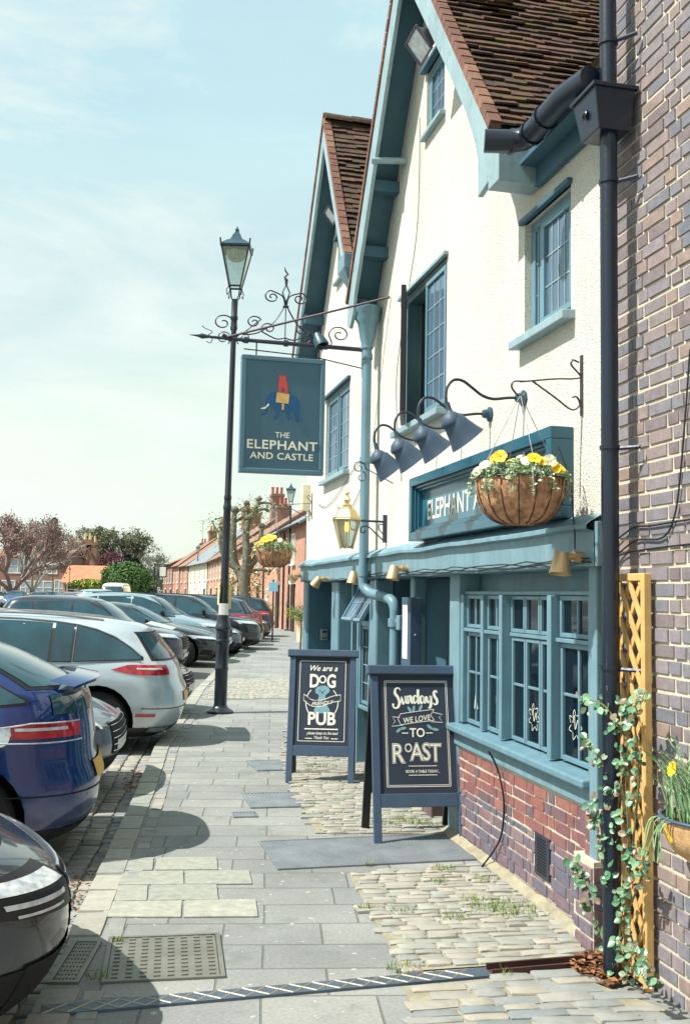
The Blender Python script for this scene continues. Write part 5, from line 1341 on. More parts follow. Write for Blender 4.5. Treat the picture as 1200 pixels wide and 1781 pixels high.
def strokes(mb, fn, letters, x0, y0, s, wmin=.05, wmax=.14):
    """letters: list of strokes, each a list of (x, y, weight)"""
    for st in letters:
        p = spl(st, 7); ribbon(mb, [(x0 + q[0] * s, y0 + q[1] * s) for q in p], [(wmin + (wmax - wmin) * max(0, min(1, q[2]))) * s for q in p], fn)
def art_roast(t, fn, Pw, Ph):
    mb = MB(); border(mb, fn, Pw, Ph, .045, .004); border(mb, fn, Pw, Ph, .055, .003)
    Y0 = Ph - .20
    S_ = [[(.55, 1.05, .2), (.42, 1.22, .3), (.2, 1.15, .6), (.16, .85, 1), (.36, .55, 1), (.46, .2, 1), (.34, -.12, .8), (.1, -.18, .5), (-.02, -.02, .6), (.02, .12, .9)]]
    u_ = [[(.62, .62, .2), (.66, .3, 1), (.74, .12, .7), (.86, .3, .2), (.94, .66, .3)], [(.94, .66, 1), (.93, .3, 1), (1.0, .12, .4)]]
    n_ = [[(1.06, .68, .9), (1.08, .35, 1), (1.08, .1, .9)], [(1.08, .35, .2), (1.2, .66, .3), (1.30, .6, .9), (1.32, .3, 1), (1.40, .12, .3)]]
    d_ = [[(1.74, .62, .3), (1.58, .68, .5), (1.48, .42, 1), (1.55, .16, .7), (1.70, .28, .3), (1.80, .6, .3)], [(1.84, 1.12, .9), (1.82, .6, 1), (1.84, .18, .8), (1.92, .12, .3)]]
    a_ = [[(2.24, .6, .3), (2.08, .66, .5), (1.98, .42, 1), (2.05, .16, .7), (2.20, .28, .3), (2.28, .62, .5)], [(2.28, .62, 1), (2.28, .28, 1), (2.36, .12, .3)]]
    y_ = [[(2.44, .64, .7), (2.48, .32, 1), (2.58, .2, .4), (2.72, .42, .3), (2.76, .68, .6)], [(2.76, .68, 1), (2.76, .2, 1), (2.70, -.12, .9), (2.54, -.16, .3)]]
    s_ = [[(3.24, .88, .3), (3.16, 1.02, .5), (3.0, .9, .9), (3.06, .62, 1), (3.20, .4, 1), (3.20, .15, .9), (3.02, .06, .4), (2.92, .18, .4)]]
    f0 = lambda u, v: fn(u, v, .0008)
    strokes(mb, f0, S_ + u_ + n_ + d_ + a_ + y_ + s_, -.165, Ph * .735, .098, .03, .20)
    # banner
    yb = Ph * .595
    top = spl([(-.115, .0), (-.03, .012), (.05, .022), (.125, .030)], 6); 
    ribbon(mb, [(p.x, yb + p.y + .055) for p in top], .004, f0); ribbon(mb, [(p.x, yb + p.y - .02) for p in top], .004, f0)
    ribbon(mb, [(-.115, yb + .055), (-.135, yb + .02), (-.115, yb - .02)], .004, f0); ribbon(mb, [(.125, yb + .085), (.10, yb + .045), (.125, yb + .01)], .004, f0)
    ribbon(mb, [(-.12, yb + .03), (-.175, yb + .035), (-.155, yb + .005), (-.18, yb - .03), (-.10, yb - .022)], .004, f0)
    ribbon(mb, [(.12, yb + .065), (.185, yb + .05), (.16, yb + .03), (.185, yb - .005), (.10, yb + .0)], .004, f0)
    text_mb(mb, 'WE LOVE', .052, lambda u, v: fn(u, yb + v + .012 * u / .1 + .002, .0008), off=.014, sx=.85, space=1.05)
    text_mb(mb, 'TO', .085, f0, cy=Ph * .468, off=.016, sx=.9)
    ribbon(mb, [(-.11, Ph * .50), (-.065, Ph * .50)], .006, f0); ribbon(mb, [(.06, Ph * .50), (.11, Ph * .50)], .006, f0)
    # ROAST: white letters, dark inline and a drop outline
    z0 = Ph * .285
    for i, (ch, x, sz, dy) in enumerate((('R', -.125, .165, -.015), ('O', -.055, .075, .055), ('A', .0, .15, .0), ('S', .062, .15, .0), ('T', .122, .155, -.008))):
        text_mb(mb, ch, sz * 1.1, f0, cx=x * 1.08 - .008, cy=z0 + dy - .010, off=.032, sx=.82)
    for q in ([(-.07, Ph * .225), (.13, Ph * .225)], [(-.07, Ph * .15), (.13, Ph * .15)]): ribbon(mb, q, .004, f0)
    text_mb(mb, 'BOOK A TABLE TODAY...', .026, f0, cx=.03, cy=Ph * .170, off=.012, sx=.82)
    mb.build('chalk_lettering', M['chalk'], t)
    mb = MB(); f1 = lambda u, v: fn(u, v, .0014)
    for i, (ch, x, sz, dy) in enumerate((('R', -.125, .165, -.015), ('O', -.055, .075, .055), ('A', .0, .15, .0), ('S', .062, .15, .0), ('T', .122, .155, -.008))):
        text_mb(mb, ch, sz * 1.1, f1, cx=x * 1.08 - .008, cy=z0 + dy - .010, off=.012, sx=.82)
    mb.build('letter_inline', M['chalkboard'], t)  # dark inline drawn inside the white letters
    mb = MB(); f2 = lambda u, v: fn(u, v, .002)
    for i, (ch, x, sz, dy) in enumerate((('R', -.125, .165, -.015), ('O', -.055, .075, .055), ('A', .0, .15, .0), ('S', .062, .15, .0), ('T', .122, .155, -.008))):
        text_mb(mb, ch, sz * 1.1, f2, cx=x * 1.08 - .008, cy=z0 + dy - .010, off=-.010, sx=.82)
    mb.build('letter_face', M['chalk'], t)
    mb = MB()
    for (cx_, cy_, a) in ((-.13, Ph * .525, 40), (-.10, Ph * .54, 10), (.09, Ph * .55, 140), (.13, Ph * .53, 170), (-.02, Ph * .705, 80), (-.05, Ph * .70, 120), (.03, Ph * .715, 60)):
        p = [(cx_ + .024 * math.cos(R(a)) * math.cos(th) - .010 * math.sin(R(a)) * math.sin(th), cy_ + .024 * math.sin(R(a)) * math.cos(th) + .010 * math.cos(R(a)) * math.sin(th)) for th in [k * math.pi / 8 for k in range(16)]]
        mb.flat(p, lambda u, v: fn(u, v, .0006))
    mb.build('chalk_leaves', M['chalk_blue'], t)
def art_dog(t, fn, Pw, Ph):
    mb = MB(); border(mb, fn, Pw, Ph, .04, .005); f0 = lambda u, v: fn(u, v, .0008)
    text_mb(mb, 'We are a', .072, f0, cy=Ph * .84, off=.014, shear=.35, sx=.95)
    text_mb(mb, 'D', .165, f0, cx=-.075, cy=Ph * .655, off=.03, sx=.75); text_mb(mb, 'O', .10, f0, cx=.0, cy=Ph * .70, off=.022, sx=.85); text_mb(mb, 'G', .165, f0, cx=.08, cy=Ph * .655, off=.03, sx=.72)
    text_mb(mb, 'PUB', .155, f0, cy=Ph * .235, off=.03, sx=.92)
    for sg in (1, -1):     # the ring round the dog
        ribbon(mb, [(sg * .145 * math.cos(a), Ph * .48 + .155 * math.sin(a)) for a in [R(-46 + k * 11.5) for k in range(9)]], .008, f0)
    yb = Ph * .44
    for dy in (.0, .055): ribbon(mb, spl([(-.165, yb + .05 + dy), (-.09, yb + .0 + dy), (.0, yb + .0 + dy), (.09, yb + .035 + dy), (.165, yb + .05 + dy)], 6), .006, f0)
    ribbon(mb, [(-.165, yb + .05), (-.165, yb + .105)], .006, f0); ribbon(mb, [(.165, yb + .05), (.165, yb + .105)], .006, f0)
    text_mb(mb, 'FRIENDLY', .045, lambda u, v: fn(u, yb + .012 + v + .16 * u * u + .12 * u, .0022), off=.012, shear=.3, sx=.95)
    ribbon(mb, [(-.15, Ph * .185), (.15, Ph * .185)], .010, f0)
    text_mb(mb, 'please keep on the lead', .036, f0, cx=.01, cy=Ph * .125, off=.010, shear=.35, sx=.80)
    text_mb(mb, 'Thank You', .036, f0, cx=.0, cy=Ph * .075, off=.012, shear=.35, sx=.85)
    for q in ((-.14, -.08), (.09, .15)): ribbon(mb, [(q[0], Ph * .08), (q[1], Ph * .08)], .007, f0)
    mb.build('chalk_lettering', M['chalk'], t)
    # sitting dog, head and body
    mb = MB()
    body = spl([(-.055, .36), (.06, .36), (.07, .40), (.045, .45), (.05, .50), (.03, .54), (.035, .57), (.062, .60), (.065, .63), (.045, .665), (.0, .675), (-.04, .66), (-.062, .63), (-.06, .59), (-.035, .57), (-.03, .54), (-.045, .50), (-.045, .44), (-.068, .40)], 3, True)
    mb.flat([(p.x, p.y / .675 * Ph * .66 + .01) for p in body], lambda u, v: fn(u, v, .0006)); mb.build('chalk_dog', M['chalk_blue'], t)
    mb = MB()
    for (x, y, r) in ((-.02, .615, .006), (.02, .615, .006), (.0, .595, .009)): mb.flat([(x + r * math.cos(a), y / .675 * Ph * .66 + .01 + r * math.sin(a)) for a in [k * .785 for k in range(8)]], lambda u, v: fn(u, v, .0014))
    mb.flat([(-.165, yb + .055), (-.09, yb + .005), (0, yb + .005), (.09, yb + .04), (.165, yb + .055), (.165, yb + .10), (.09, yb + .085), (0, yb + .05), (-.09, yb + .05), (-.165, yb + .10)], lambda u, v: fn(u, v, .0012))
    mb.build('dog_markings', M['chalkboard'], t)
aboard('chalkboard_sign', 'navy pavement chalkboard reading Sundays we love to roast, nearest the camera', G(651, 1470)[:2], G(814, 1466)[:2], .48, 1.165, 0, art_roast)
aboard('chalkboard_sign', 'navy pavement chalkboard with a chalk dog reading dog friendly pub, farther one', G(496, 1362)[:2], G(615, 1365)[:2], .50, 1.15, 0, art_dog)

# ================================================================== TRELLIS AND ROSE
tr = thing('trellis', 'narrow golden wooden trellis leaning on the brick wall beside the black pipe', 'trellis', BW.at(-.02, .02))
TS0, TS1, TH = -.02, -.33, 1.775
def tp(s, d, z): return (s, d, z)
lean = .0
mb = MB(); bw = .034
mb.box(TS0 + .0, TS0 - bw, .0, .036, 0, TH); mb.box(TS1, TS1 + bw, .0, .036, 0, TH); mb.box(TS1 + bw, TS0 - bw, .001, .035, TH - bw, TH); mb.box(TS1 + bw, TS0 - bw, .001, .035, .02, .02 + bw)
mb.build('outer_frame', M['wood'], tr, bevel=.004)
wi = (TS0 - bw) - (TS1 + bw)
def lattice(sg, d0, d1):
    mb = MB(); hw = .014; z = -wi
    a, b_ = TS1 + bw, TS0 - bw
    while z < TH:
        p0, p1 = (a, z), (b_, z + wi * 1.55)
        if sg < 0: p0, p1 = (b_, z), (a, z + wi * 1.55)
        # clip to the frame
        def cl(p0, p1):
            (x0, y0), (x1, y1) = p0, p1; lo, hi = .04, TH - bw
            if y1 <= lo or y0 >= hi: return None
            if y0 < lo: t_ = (lo - y0) / (y1 - y0); x0, y0 = x0 + (x1 - x0) * t_, lo
            if y1 > hi: t_ = (hi - y0) / (y1 - y0); x1, y1 = x0 + (x1 - x0) * t_, hi
            return (x0, y0), (x1, y1)
        r_ = cl(p0, p1)
        if r_:
            (x0, y0), (x1, y1) = r_; dx, dy = x1 - x0, y1 - y0; l = math.hypot(dx, dy)
            if l > .02:
                nx_, ny_ = -dy / l * hw, dx / l * hw
                V = [(x0 + nx_, d0, y0 + ny_), (x0 - nx_, d0, y0 - ny_), (x1 - nx_, d0, y1 - ny_), (x1 + nx_, d0, y1 + ny_)]; V += [(p[0], d1, p[2]) for p in V]
                mb.add(V, [(0, 1, 2, 3), (4, 7, 6, 5), (0, 4, 5, 1), (1, 5, 6, 2), (2, 6, 7, 3), (3, 7, 4, 0)])
        z += .150
    mb.build('lattice', M['wood'], tr, bevel=.002)
lattice(1, .019, .030); lattice(-1, .006, .0175)
random.seed(21)
ro = thing('climbing_rose', 'young climbing rose with round green leaves growing up the trellis and black pipe', 'rose bush', BW.at(-.21, .08))
mb = MB(); lf = MB(); bud = MB()
def rose_leaf(p, nrm, s_):
    q = Vector(nrm).normalized(); t1 = q.orthogonal().normalized(); t1.rotate(Matrix.Rotation(random.uniform(0, 6.28), 3, q)); t2 = q.cross(t1)
    ring = [p + t1 * s_ * x + t2 * s_ * y + q * s_ * z for x, y, z in ((-.5, 0, 0), (-.25, .34, .05), (.1, .42, .06), (.4, .24, .03), (.6, 0, 0), (.4, -.24, .03), (.1, -.42, .06), (-.25, -.34, .05))]
    lf.add([p - q * s_ * .04] + ring, [(0, i, i + 1) for i in range(1, 8)] + [(0, 8, 1)])
stems = [[(.04, .02, .02), (.05, .05, .35), (.0, .03, .75), (-.10, .02, 1.10), (-.12, .05, 1.22)], [(.02, .03, .02), (-.08, .06, .3), (-.12, .05, .6), (-.06, .03, .95)], [(.0, .02, .02), (.12, .08, .22), (.17, .10, .38), (.22, .12, .45)], [(-.05, .02, .02), (-.2, .08, .18), (-.33, .09, .22), (-.45, .10, .16)], [(-.1, .03, .5), (-.18, .03, .9), (-.2, .06, 1.18), (-.28, .06, 1.24)], [(0, .04, .7), (.06, .08, .92), (.12, .12, 1.02)], [(-.08, .03, 1.05), (.02, .08, 1.18), (.1, .12, 1.20)], [(-.05, .04, .25), (-.2, .03, .5), (-.26, .03, .62)], [(.02, .04, .3), (.06, .07, .6), (.1, .1, .72)]]
for st in stems:
    p = spl(st, 9); mb.tube(p, [.006 - .004 * i / len(p) for i in range(len(p))], 5)
    for i, q in enumerate(p):
        if i < 3 or random.random() < .30: continue
        for _ in range(random.choice((1, 2))):
            side = rdir(); side.y = abs(side.y) * .8; c = q + side * random.uniform(.02, .06)
            mb.tube([q, c], .0012, 3)
            for k in range(random.choice((1, 2, 3))): rose_leaf(c + rdir() * .022, Vector((random.uniform(-.5, .5) - .5, random.uniform(.5, 1), random.uniform(.1, 1))), random.uniform(.020, .042))
mb.build('stem', M['stem'], ro, smooth=60); lf.build('foliage', M['leaf_rose'], ro, recalc=False)

# daffodil wall basket at the right edge
wb = thing('wall_basket', 'coir wall trough with daffodil leaves and orange blooms cut by the right edge', 'wall basket', BW.at(-.72, .0, .80))
mb = MB()
def trough(a, b_):
    th = a * math.pi; ph = b_ * math.pi / 2; r = .16 * math.cos(ph) ** .7 if b_ < .99 else 0
    return (r * math.cos(th) * 1.2, r * math.sin(th) + .004, -.17 * math.sin(ph) + .004 * noise.noise(Vector((a * 20, b_ * 12, 0))))
mb.grid(trough, 40, 14); mb.build('coir_liner', pm('pale coir', (190, 154, 110), .95, var=.35, vs=25, bmp=1, bs=80), wb, smooth=70)
mb = MB(); mb.tube([(.195 * math.cos(a), .165 * math.sin(a) + .004, .0) for a in [k * math.pi / 16 for k in range(17)]], .007, 8); mb.build('rim', pm('blue wire', (60, 84, 110), .5), wb, smooth=60)
lfb = MB()
for _ in range(60):
    x, y = random.uniform(-.15, .15), random.uniform(.03, .11); h = random.uniform(.14, .30); bx_, by = random.uniform(-.05, .20), random.uniform(-.02, .14)
    p = spl([(x, y, -.02), (x + bx_ * .3, y + by * .3, h * .6), (x + bx_, y + by, h * random.uniform(.75, 1.05)), ], 5)
    w_ = .006
    for i in range(len(p) - 1): lfb.add([p[i] + Vector((w_, 0, 0)), p[i] - Vector((w_, 0, 0)), p[i + 1] - Vector((w_, 0, 0)) * .8, p[i + 1] + Vector((w_, 0, 0)) * .8], [(0, 1, 2, 3)])
for _ in range(8):
    x = random.uniform(-.12, .12); p = spl([(x, .14, 0), (x + random.uniform(-.03, .08), .20, -.02), (x + random.uniform(-.03, .1), .22, -.16)], 5)
    for i in range(len(p) - 1): lfb.add([p[i] + Vector((.004, 0, 0)), p[i] - Vector((.004, 0, 0)), p[i + 1] - Vector((.004, 0, 0)), p[i + 1] + Vector((.004, 0, 0))], [(0, 1, 2, 3)])
lfb.build('leaves', islandmat('daffodil leaf', [(88, 132, 88), (112, 150, 104), (140, 168, 120)], .5, .1, 30, .1), wb, recalc=False)
pansy(wb, (.05, .19, -.03), (.2, .6, -.3), .034, islandmat('orange petal', [(240, 168, 50), (232, 150, 40)], .6, .1), name='daffodil'); pansy(wb, (-.02, .16, .20), (0, 1, .3), .03, M['petal_y'], name='daffodil'); pansy(wb, (-.06, .2, -.04), (.2, .8, -.3), .034, M['petal_y'], name='daffodil')

# ================================================================== STREET LAMPS
def street_lamp(base, label, lean=(0, 0), group='Victorian style street lamps', scale=1.0):
    t = thing('street_lamp', label, 'street lamp', Matrix.Translation(base) @ Matrix.Rotation(lean[0], 4, 'Y') @ Matrix.Rotation(lean[1], 4, 'X') @ Matrix.Scale(scale, 4), group)
    mb = MB(); mb.lathe([(0, 0), (.19, 0), (.19, .03), (.15, .055), (.115, .075), (.098, .10), (.092, .12), (.09, .60), (.098, .62), (.098, .64), (.09, .66), (.09, .97), (.094, .98), (.105, 1.0), (.105, 1.03), (.094, 1.04), (.094, 1.16), (.118, 1.19), (.118, 1.22), (.105, 1.24), (.085, 1.34), (.066, 1.48), (.066, 1.50)], 24)
    mb.build('base_column', M['post_black'], t, smooth=35)
    mb = MB(); mb.lathe([(.062, 1.48), (.056, 2.4), (.054, 2.9), (.062, 2.92), (.062, 2.96), (.054, 2.98), (.052, 3.02), (.05, 3.05), (.056, 3.06), (.056, 3.10), (.048, 3.12), (.040, 5.55), (.050, 5.56), (.055, 5.59), (.050, 5.62), (.045, 5.70), (.056, 5.72), (.056, 5.76), (.045, 5.78), (.048, 5.98), (.040, 6.02)], 20)
    mb.build('shaft', M['post_black'], t, smooth=35)
    mb = MB(); mb.tube([(-.30, 0, 5.10), (.30, 0, 5.10)], .009, 6)
    mb.build('ladder_bar', M['post_black'], t, smooth=60) if False else None
    mb = MB()
    for sg in (1, -1):
        mb.tube([(sg * x, 0, z) for x, z in spiral((.15, 5.44), .115, .03, R(230), R(230 - 470), 30)], .009, 6)
    mb.build('scroll', M['post_black'], t, smooth=60)
    lan = MB()
    q = R(45)
    for k in range(4):
        a = q + k * math.pi / 2; c_, s_ = math.cos(a), math.sin(a)
        lan.tube([(.105 * c_, .105 * s_, 6.10), (.255 * c_, .255 * s_, 6.60)], .011, 6)
        lan.tube([(.03 * c_, .03 * s_, 5.92), (.075 * c_, .075 * s_, 5.97), (.085 * c_, .085 * s_, 6.04), (.10 * c_, .10 * s_, 6.10)], .008, 6)
        lan.tube([(.10 * c_, .10 * s_, 6.10), (.145 * c_, .145 * s_, 6.04), (.13 * c_, .13 * s_, 5.97), (.115 * c_, .115 * s_, 6.0)], .006, 6)
        b_ = a + math.pi / 2; d_, e_ = math.cos(b_), math.sin(b_)
        lan.tube([(.105 * c_, .105 * s_, 6.10), (.105 * d_, .105 * e_, 6.10)], .013, 6); lan.tube([(.258 * c_, .258 * s_, 6.60), (.258 * d_, .258 * e_, 6.60)], .016, 6)
        lan.tube([(.262 * c_, .262 * s_, 6.59), (.275 * c_, .275 * s_, 6.69)], .012, 6)
    lan.v = [(v[0] * 1.12, v[1] * 1.12, 6.0 + (v[2] - 5.92) * 1.14) for v in lan.v]; lan.build('lantern_frame', M['post_black'], t, smooth=40)
    rf = MB(); rf.lathe([(.275, 6.61), (.28, 6.63), (.262, 6.65), (.16, 6.76), (.115, 6.79), (.105, 6.82), (.09, 6.85), (.07, 6.92), (.045, 6.96), (.04, 6.99), (.025, 7.0), (.035, 7.03), (.03, 7.06), (.012, 7.09), (0, 7.14)], 4, a0=q)
    rf.v = [(v[0] * 1.12, v[1] * 1.12, 6.785 + (v[2] - 6.61) * .67) for v in rf.v]; rf.build('lantern_roof', M['post_teal'], t, bevel=.006)
    gl = MB(); gl.lathe([(.116, 6.21), (.282, 6.765)], 4, a0=q); gl.f = [f for f in gl.f if len(f) == 4][:4]; gl.mi = [0] * len(gl.f); gl.build('lantern_glass', M['glass_lamp'], t)
    bl = MB(); bl.lathe([(0, 6.60), (.09, 6.61), (.14, 6.66), (.15, 6.74), (0, 6.745)], 16); bl.build('lamp_bowl', pm('lamp bowl', (190, 180, 150), .3, .2, var=.1), t, smooth=60)
    return t
SCL = 6.98 / 7.14
lampA = street_lamp(G(383, 1240), 'tall black Victorian street lamp on the pavement kerb with papers taped round it', lean=(R(.45), 0), scale=SCL)
def notices(base):
    for (nm, lb, mat, a, z0, z1, r, wd) in (('paper_notice', 'yellow paper notice taped round the street lamp', 'paper_y', R(200), 1.50, 1.80, .085, .09), ('paper_notice', 'white paper notice cable tied to the street lamp just under the yellow one', 'paper_w', R(275), 1.36, 1.52, .098, .13), ('paper_notice', 'pale yellow paper notice on the pavement side of the street lamp', 'paper_y', R(340), 1.44, 1.78, .088, .07)):
        mb = MB(); n = 8
        for (r_, sgn) in ((r, 1), (r - .002, -1)):
            mb.grid(lambda u, v: ((r_ + .012 * (u - .5) ** 2 * 4) * math.cos(a + (u - .5) * wd / r), (r_ + .012 * (u - .5) ** 2 * 4) * math.sin(a + (u - .5) * wd / r), z0 + (z1 - z0) * v), n, 2)
        o = mb.build(nm, M[mat], M=Matrix.Translation(base) @ Matrix.Rotation(R(.45), 4, 'Y'), recalc=False); tag(o, lb, 'notice')
notices(G(383, 1240))
for (px, Y, lb, k) in ((501, 47, 'slim black street lamp on the pavement beyond the pub baskets', SCL), (341, 108, 'distant street lamp in front of the white terrace house', SCL), (271, 135, 'farthest street lamp, beside the inn sign post beyond the terrace', SCL)):
    p = AT(px, 1090, Y); copy_tree(lampA, M=Matrix.Translation((p.x, Y, 0)) @ Matrix.Scale(k, 4), label=lb)
# ================================================================== CARS
def pchip(pts):
    """monotone cubic through (t, v) sorted by t"""
    pts = sorted(pts); x = [p[0] for p in pts]; y = [p[1] for p in pts]; n = len(x)
    h = [x[i + 1] - x[i] for i in range(n - 1)]; dl = [(y[i + 1] - y[i]) / h[i] for i in range(n - 1)]
    m_ = [dl[0]] + [0] * (n - 2) + [dl[-1]]
    for i in range(1, n - 1):
        if dl[i - 1] * dl[i] > 0:
            w1, w2 = 2 * h[i] + h[i - 1], h[i] + 2 * h[i - 1]; m_[i] = (w1 + w2) / (w1 / dl[i - 1] + w2 / dl[i])
    def f(t):
        if t <= x[0]: return y[0]
        if t >= x[-1]: return y[-1]
        i = 0
        while t > x[i + 1]: i += 1
        s = (t - x[i]) / h[i]
        return y[i] * (1 + 2 * s) * (1 - s) ** 2 + m_[i] * h[i] * s * (1 - s) ** 2 + y[i + 1] * s * s * (3 - 2 * s) + m_[i + 1] * h[i] * s * s * (s - 1)
    return f
class Shape:
    """car skin: at every height z a plan outline with rounded ends; x from tail (0) to nose (L)"""
    def __init__(s, front, rear, width, ef=((.2, .5), (1.0, .7), (1.5, .5)), er=((.2, .4), (1.5, .4)), p=2.7):
        s.xf = pchip([(z, x) for x, z in front]); s.xr = pchip([(z, x) for x, z in rear]); s.w = pchip(width)
        s.ef = pchip(ef); s.er = pchip(er); s.p = p; s.z0 = front[0][1]; s.z1 = front[-1][1]
    def ends(s, z):
        a, b_ = s.xr(z), s.xf(z); k = max(b_ - a, .02)
        return a, b_, min(s.er(z), k * .49), min(s.ef(z), k * .49), s.w(z)
    def y(s, x, z):
        a, b_, er, ef, w = s.ends(z)
        if x > b_ - ef: t = min(1, (x - (b_ - ef)) / ef)
        elif x < a + er: t = min(1, ((a + er) - x) / er)
        else: t = 0
        return w * max(0, 1 - t ** s.p) ** (1 / s.p)
    def front(s, tau, z, d=0.0, end=1):
        """tau 0 = centre, 1 = where the end meets the flank, beyond that metres along the flank; sign = side"""
        a, b_, er, ef, w = s.ends(z); sg = 1 if tau >= 0 else -1; t = abs(tau)
        if t <= 1:
            ph = t * math.pi / 2; yy = w * math.sin(ph) ** (2 / s.p); c = math.cos(ph) ** (2 / s.p)
            nx_, ny_ = math.cos(ph), math.sin(ph)
        else: yy, c, nx_, ny_ = w, 0, 0, 1
        ex = t - 1 if t > 1 else 0
        if end == 1: x = b_ - ef + ef * c - ex + d * nx_
        else: x = a + er - er * c + ex - d * nx_
        return (x, sg * (yy + d * ny_), z)
    def side(s, x, z, sg, d=.006): return (x, sg * (s.y(x, z) + d), z)
    def mesh(s, nz=46, na=12, ns=22):
        z0, z1 = s.z0, s.z1; zs = []
        for i in range(nz + 1):
            t = i / nz; zs.append(z0 + (z1 - z0) * (1 - (1 - t) ** 1.55))
        zs[-1] = z1 - .0005
        V = []; ring = None
        for z in zs:
            a, b_, er, ef, w = s.ends(z); r_ = []
            for i in range(-na, na + 1): r_.append(s.front(i / na, z, 0, 1))
            for i in range(1, ns): r_.append((b_ - ef + (a + er - b_ + ef) * i / ns, w, z))
            for i in range(na, -na - 1, -1): r_.append(s.front(i / na, z, 0, -1))
            for i in range(1, ns): r_.append((a + er - (a + er - b_ + ef) * i / ns, -w, z))
            V += r_; m_ = len(r_)
        F = []
        for i in range(len(zs) - 1):
            for k in range(m_): F.append((i * m_ + k, i * m_ + (k + 1) % m_, (i + 1) * m_ + (k + 1) % m_, (i + 1) * m_ + k))
        F.append(tuple(reversed(range(m_)))); F.append(tuple(range((len(zs) - 1) * m_, len(zs) * m_)))
        return V, F
_bodies = {}
def body_mesh(key, sh, L, axles, wr, W):
    """skin with wheel arches cut out"""
    if key in _bodies: return _bodies[key]
    V, F = sh.mesh()
    me = bpy.data.meshes.new('body'); me.from_pydata(V, [], F)
    me.materials.append(M['trim']); me.materials.append(M['blackmatt'])
    bm = bmesh.new(); bm.from_mesh(me); bmesh.ops.remove_doubles(bm, verts=bm.verts, dist=1e-5); bmesh.ops.recalc_face_normals(bm, faces=bm.faces); bm.to_mesh(me); bm.free()
    o = bpy.data.objects.new('body', me); COL.objects.link(o)
    cb = MB()
    for x in axles:
        for sg in (1, -1):
            y0, y1 = (W - .30, W + .3) if sg > 0 else (-W - .3, -W + .30)
            n = 28; r_ = wr + .055
            Vc = [(x + r_ * math.cos(2 * math.pi * k / n), y, .015 + wr + r_ * math.sin(2 * math.pi * k / n)) for y in (y0, y1) for k in range(n)]
            cb.add(Vc, [(k, (k + 1) % n, n + (k + 1) % n, n + k) for k in range(n)] + [tuple(reversed(range(n))), tuple(range(n, 2 * n))])
    cme = bpy.data.meshes.new('cut'); cme.from_pydata(cb.v, [], cb.f); cme.materials.append(M['trim']); cme.materials.append(M['blackmatt'])
    for p in cme.polygons: p.material_index = 1
    bm = bmesh.new(); bm.from_mesh(cme); bmesh.ops.recalc_face_normals(bm, faces=bm.faces); bm.to_mesh(cme); bm.free()
    co = bpy.data.objects.new('cut', cme); COL.objects.link(co)
    md = o.modifiers.new('arch', 'BOOLEAN'); md.operation = 'DIFFERENCE'; md.object = co; md.solver = 'EXACT'; md.material_mode = 'INDEX'
    dg = bpy.context.evaluated_depsgraph_get(); res = bpy.data.meshes.new_from_object(o.evaluated_get(dg))
    bpy.data.objects.remove(o); bpy.data.objects.remove(co)
    res.shade_smooth(); res.set_sharp_from_angle(angle=R(38))
    _bodies[key] = res
    return res
def wheel_proto(r_, tw, spokes, key, rimmat):
    t = bpy.data.objects.new('wheel', None)
    mb = MB(); rr = r_ * .70
    S = Matrix.Rotation(R(-90), 4, 'X')
    mb.lathe([(rr, -tw / 2), (r_ * .93, -tw / 2), (r_, -tw / 2 + .03), (r_, tw / 2 - .03), (r_ * .93, tw / 2), (rr, tw / 2), (rr, tw / 2 - .02), (rr, -tw / 2 + .02), (rr, -tw / 2)], 36, M=S)
    rim = MB(); rim.lathe([(rr, -tw / 2 + .03), (rr, tw / 2 - .004), (rr * .93, tw / 2 - .008), (rr * .88, tw / 2 - .05)], 36, M=S)
    rim.lathe([(0, tw / 2 - .015), (rr * .18, tw / 2 - .018), (rr * .22, tw / 2 - .05)], 20, M=S)
    for k in range(spokes):
        a = 2 * math.pi * k / spokes; c, s_ = math.cos(a), math.sin(a); hw = rr * (.95 / spokes)
        for off in ((-.5, .5) if spokes <= 5 else (0,)):
            P0 = Vector((c * rr * .12 - s_ * hw * off, 0, s_ * rr * .12 + c * hw * off)); P1 = Vector((c * rr * .92 - s_ * hw * off * 2.0, 0, s_ * rr * .92 + c * hw * off * 2.0))
            sd = Vector((-s_, 0, c)) * hw * (.28 if spokes <= 5 else .45)
            y0, y1 = tw / 2 - .045, tw / 2 - .012
            V = [P0 - sd, P0 + sd, P1 + sd, P1 - sd]; rim.add([(p.x, y0, p.z) for p in V] + [(p.x, y1, p.z) for p in V], [(0, 3, 2, 1), (4, 5, 6, 7), (0, 1, 5, 4), (1, 2, 6, 5), (2, 3, 7, 6), (3, 0, 4, 7)])
    dk = MB(); dk.lathe([(0, -.02), (rr * .98, -.02), (rr * .98, .01), (0, .01)], 24, M=S)
    bpy.data.objects.remove(t)
    return mb, rim, dk
_wm = {}
def add_wheel(car, x, y, r_, sg, spokes, rimmat):
    key = (round(r_, 3), spokes, rimmat)
    if key not in _wm:
        mb, rim, dk = wheel_proto(r_, .215, spokes, key, rimmat)
        a = mb.build('wheel', M['rubber'], smooth=45); b_ = rim.build('rim', M[rimmat], smooth=35, parent=a); c = dk.build('brake_disc', M['blackmatt'], parent=a)
        _wm[key] = (a.data, b_.data, c.data)
        for o in (c, b_, a): bpy.data.objects.remove(o)
    o = bpy.data.objects.new('wheel', _wm[key][0]); COL.objects.link(o); o.parent = car
    o.matrix_local = Matrix.Translation((x, y, r_)) @ (Matrix.Rotation(math.pi, 4, 'Z') if sg < 0 else Matrix.Identity(4))
    for nm, k in (('rim', 1), ('brake_disc', 2)):
        q = bpy.data.objects.new(nm, _wm[key][k]); COL.objects.link(q); q.parent = o
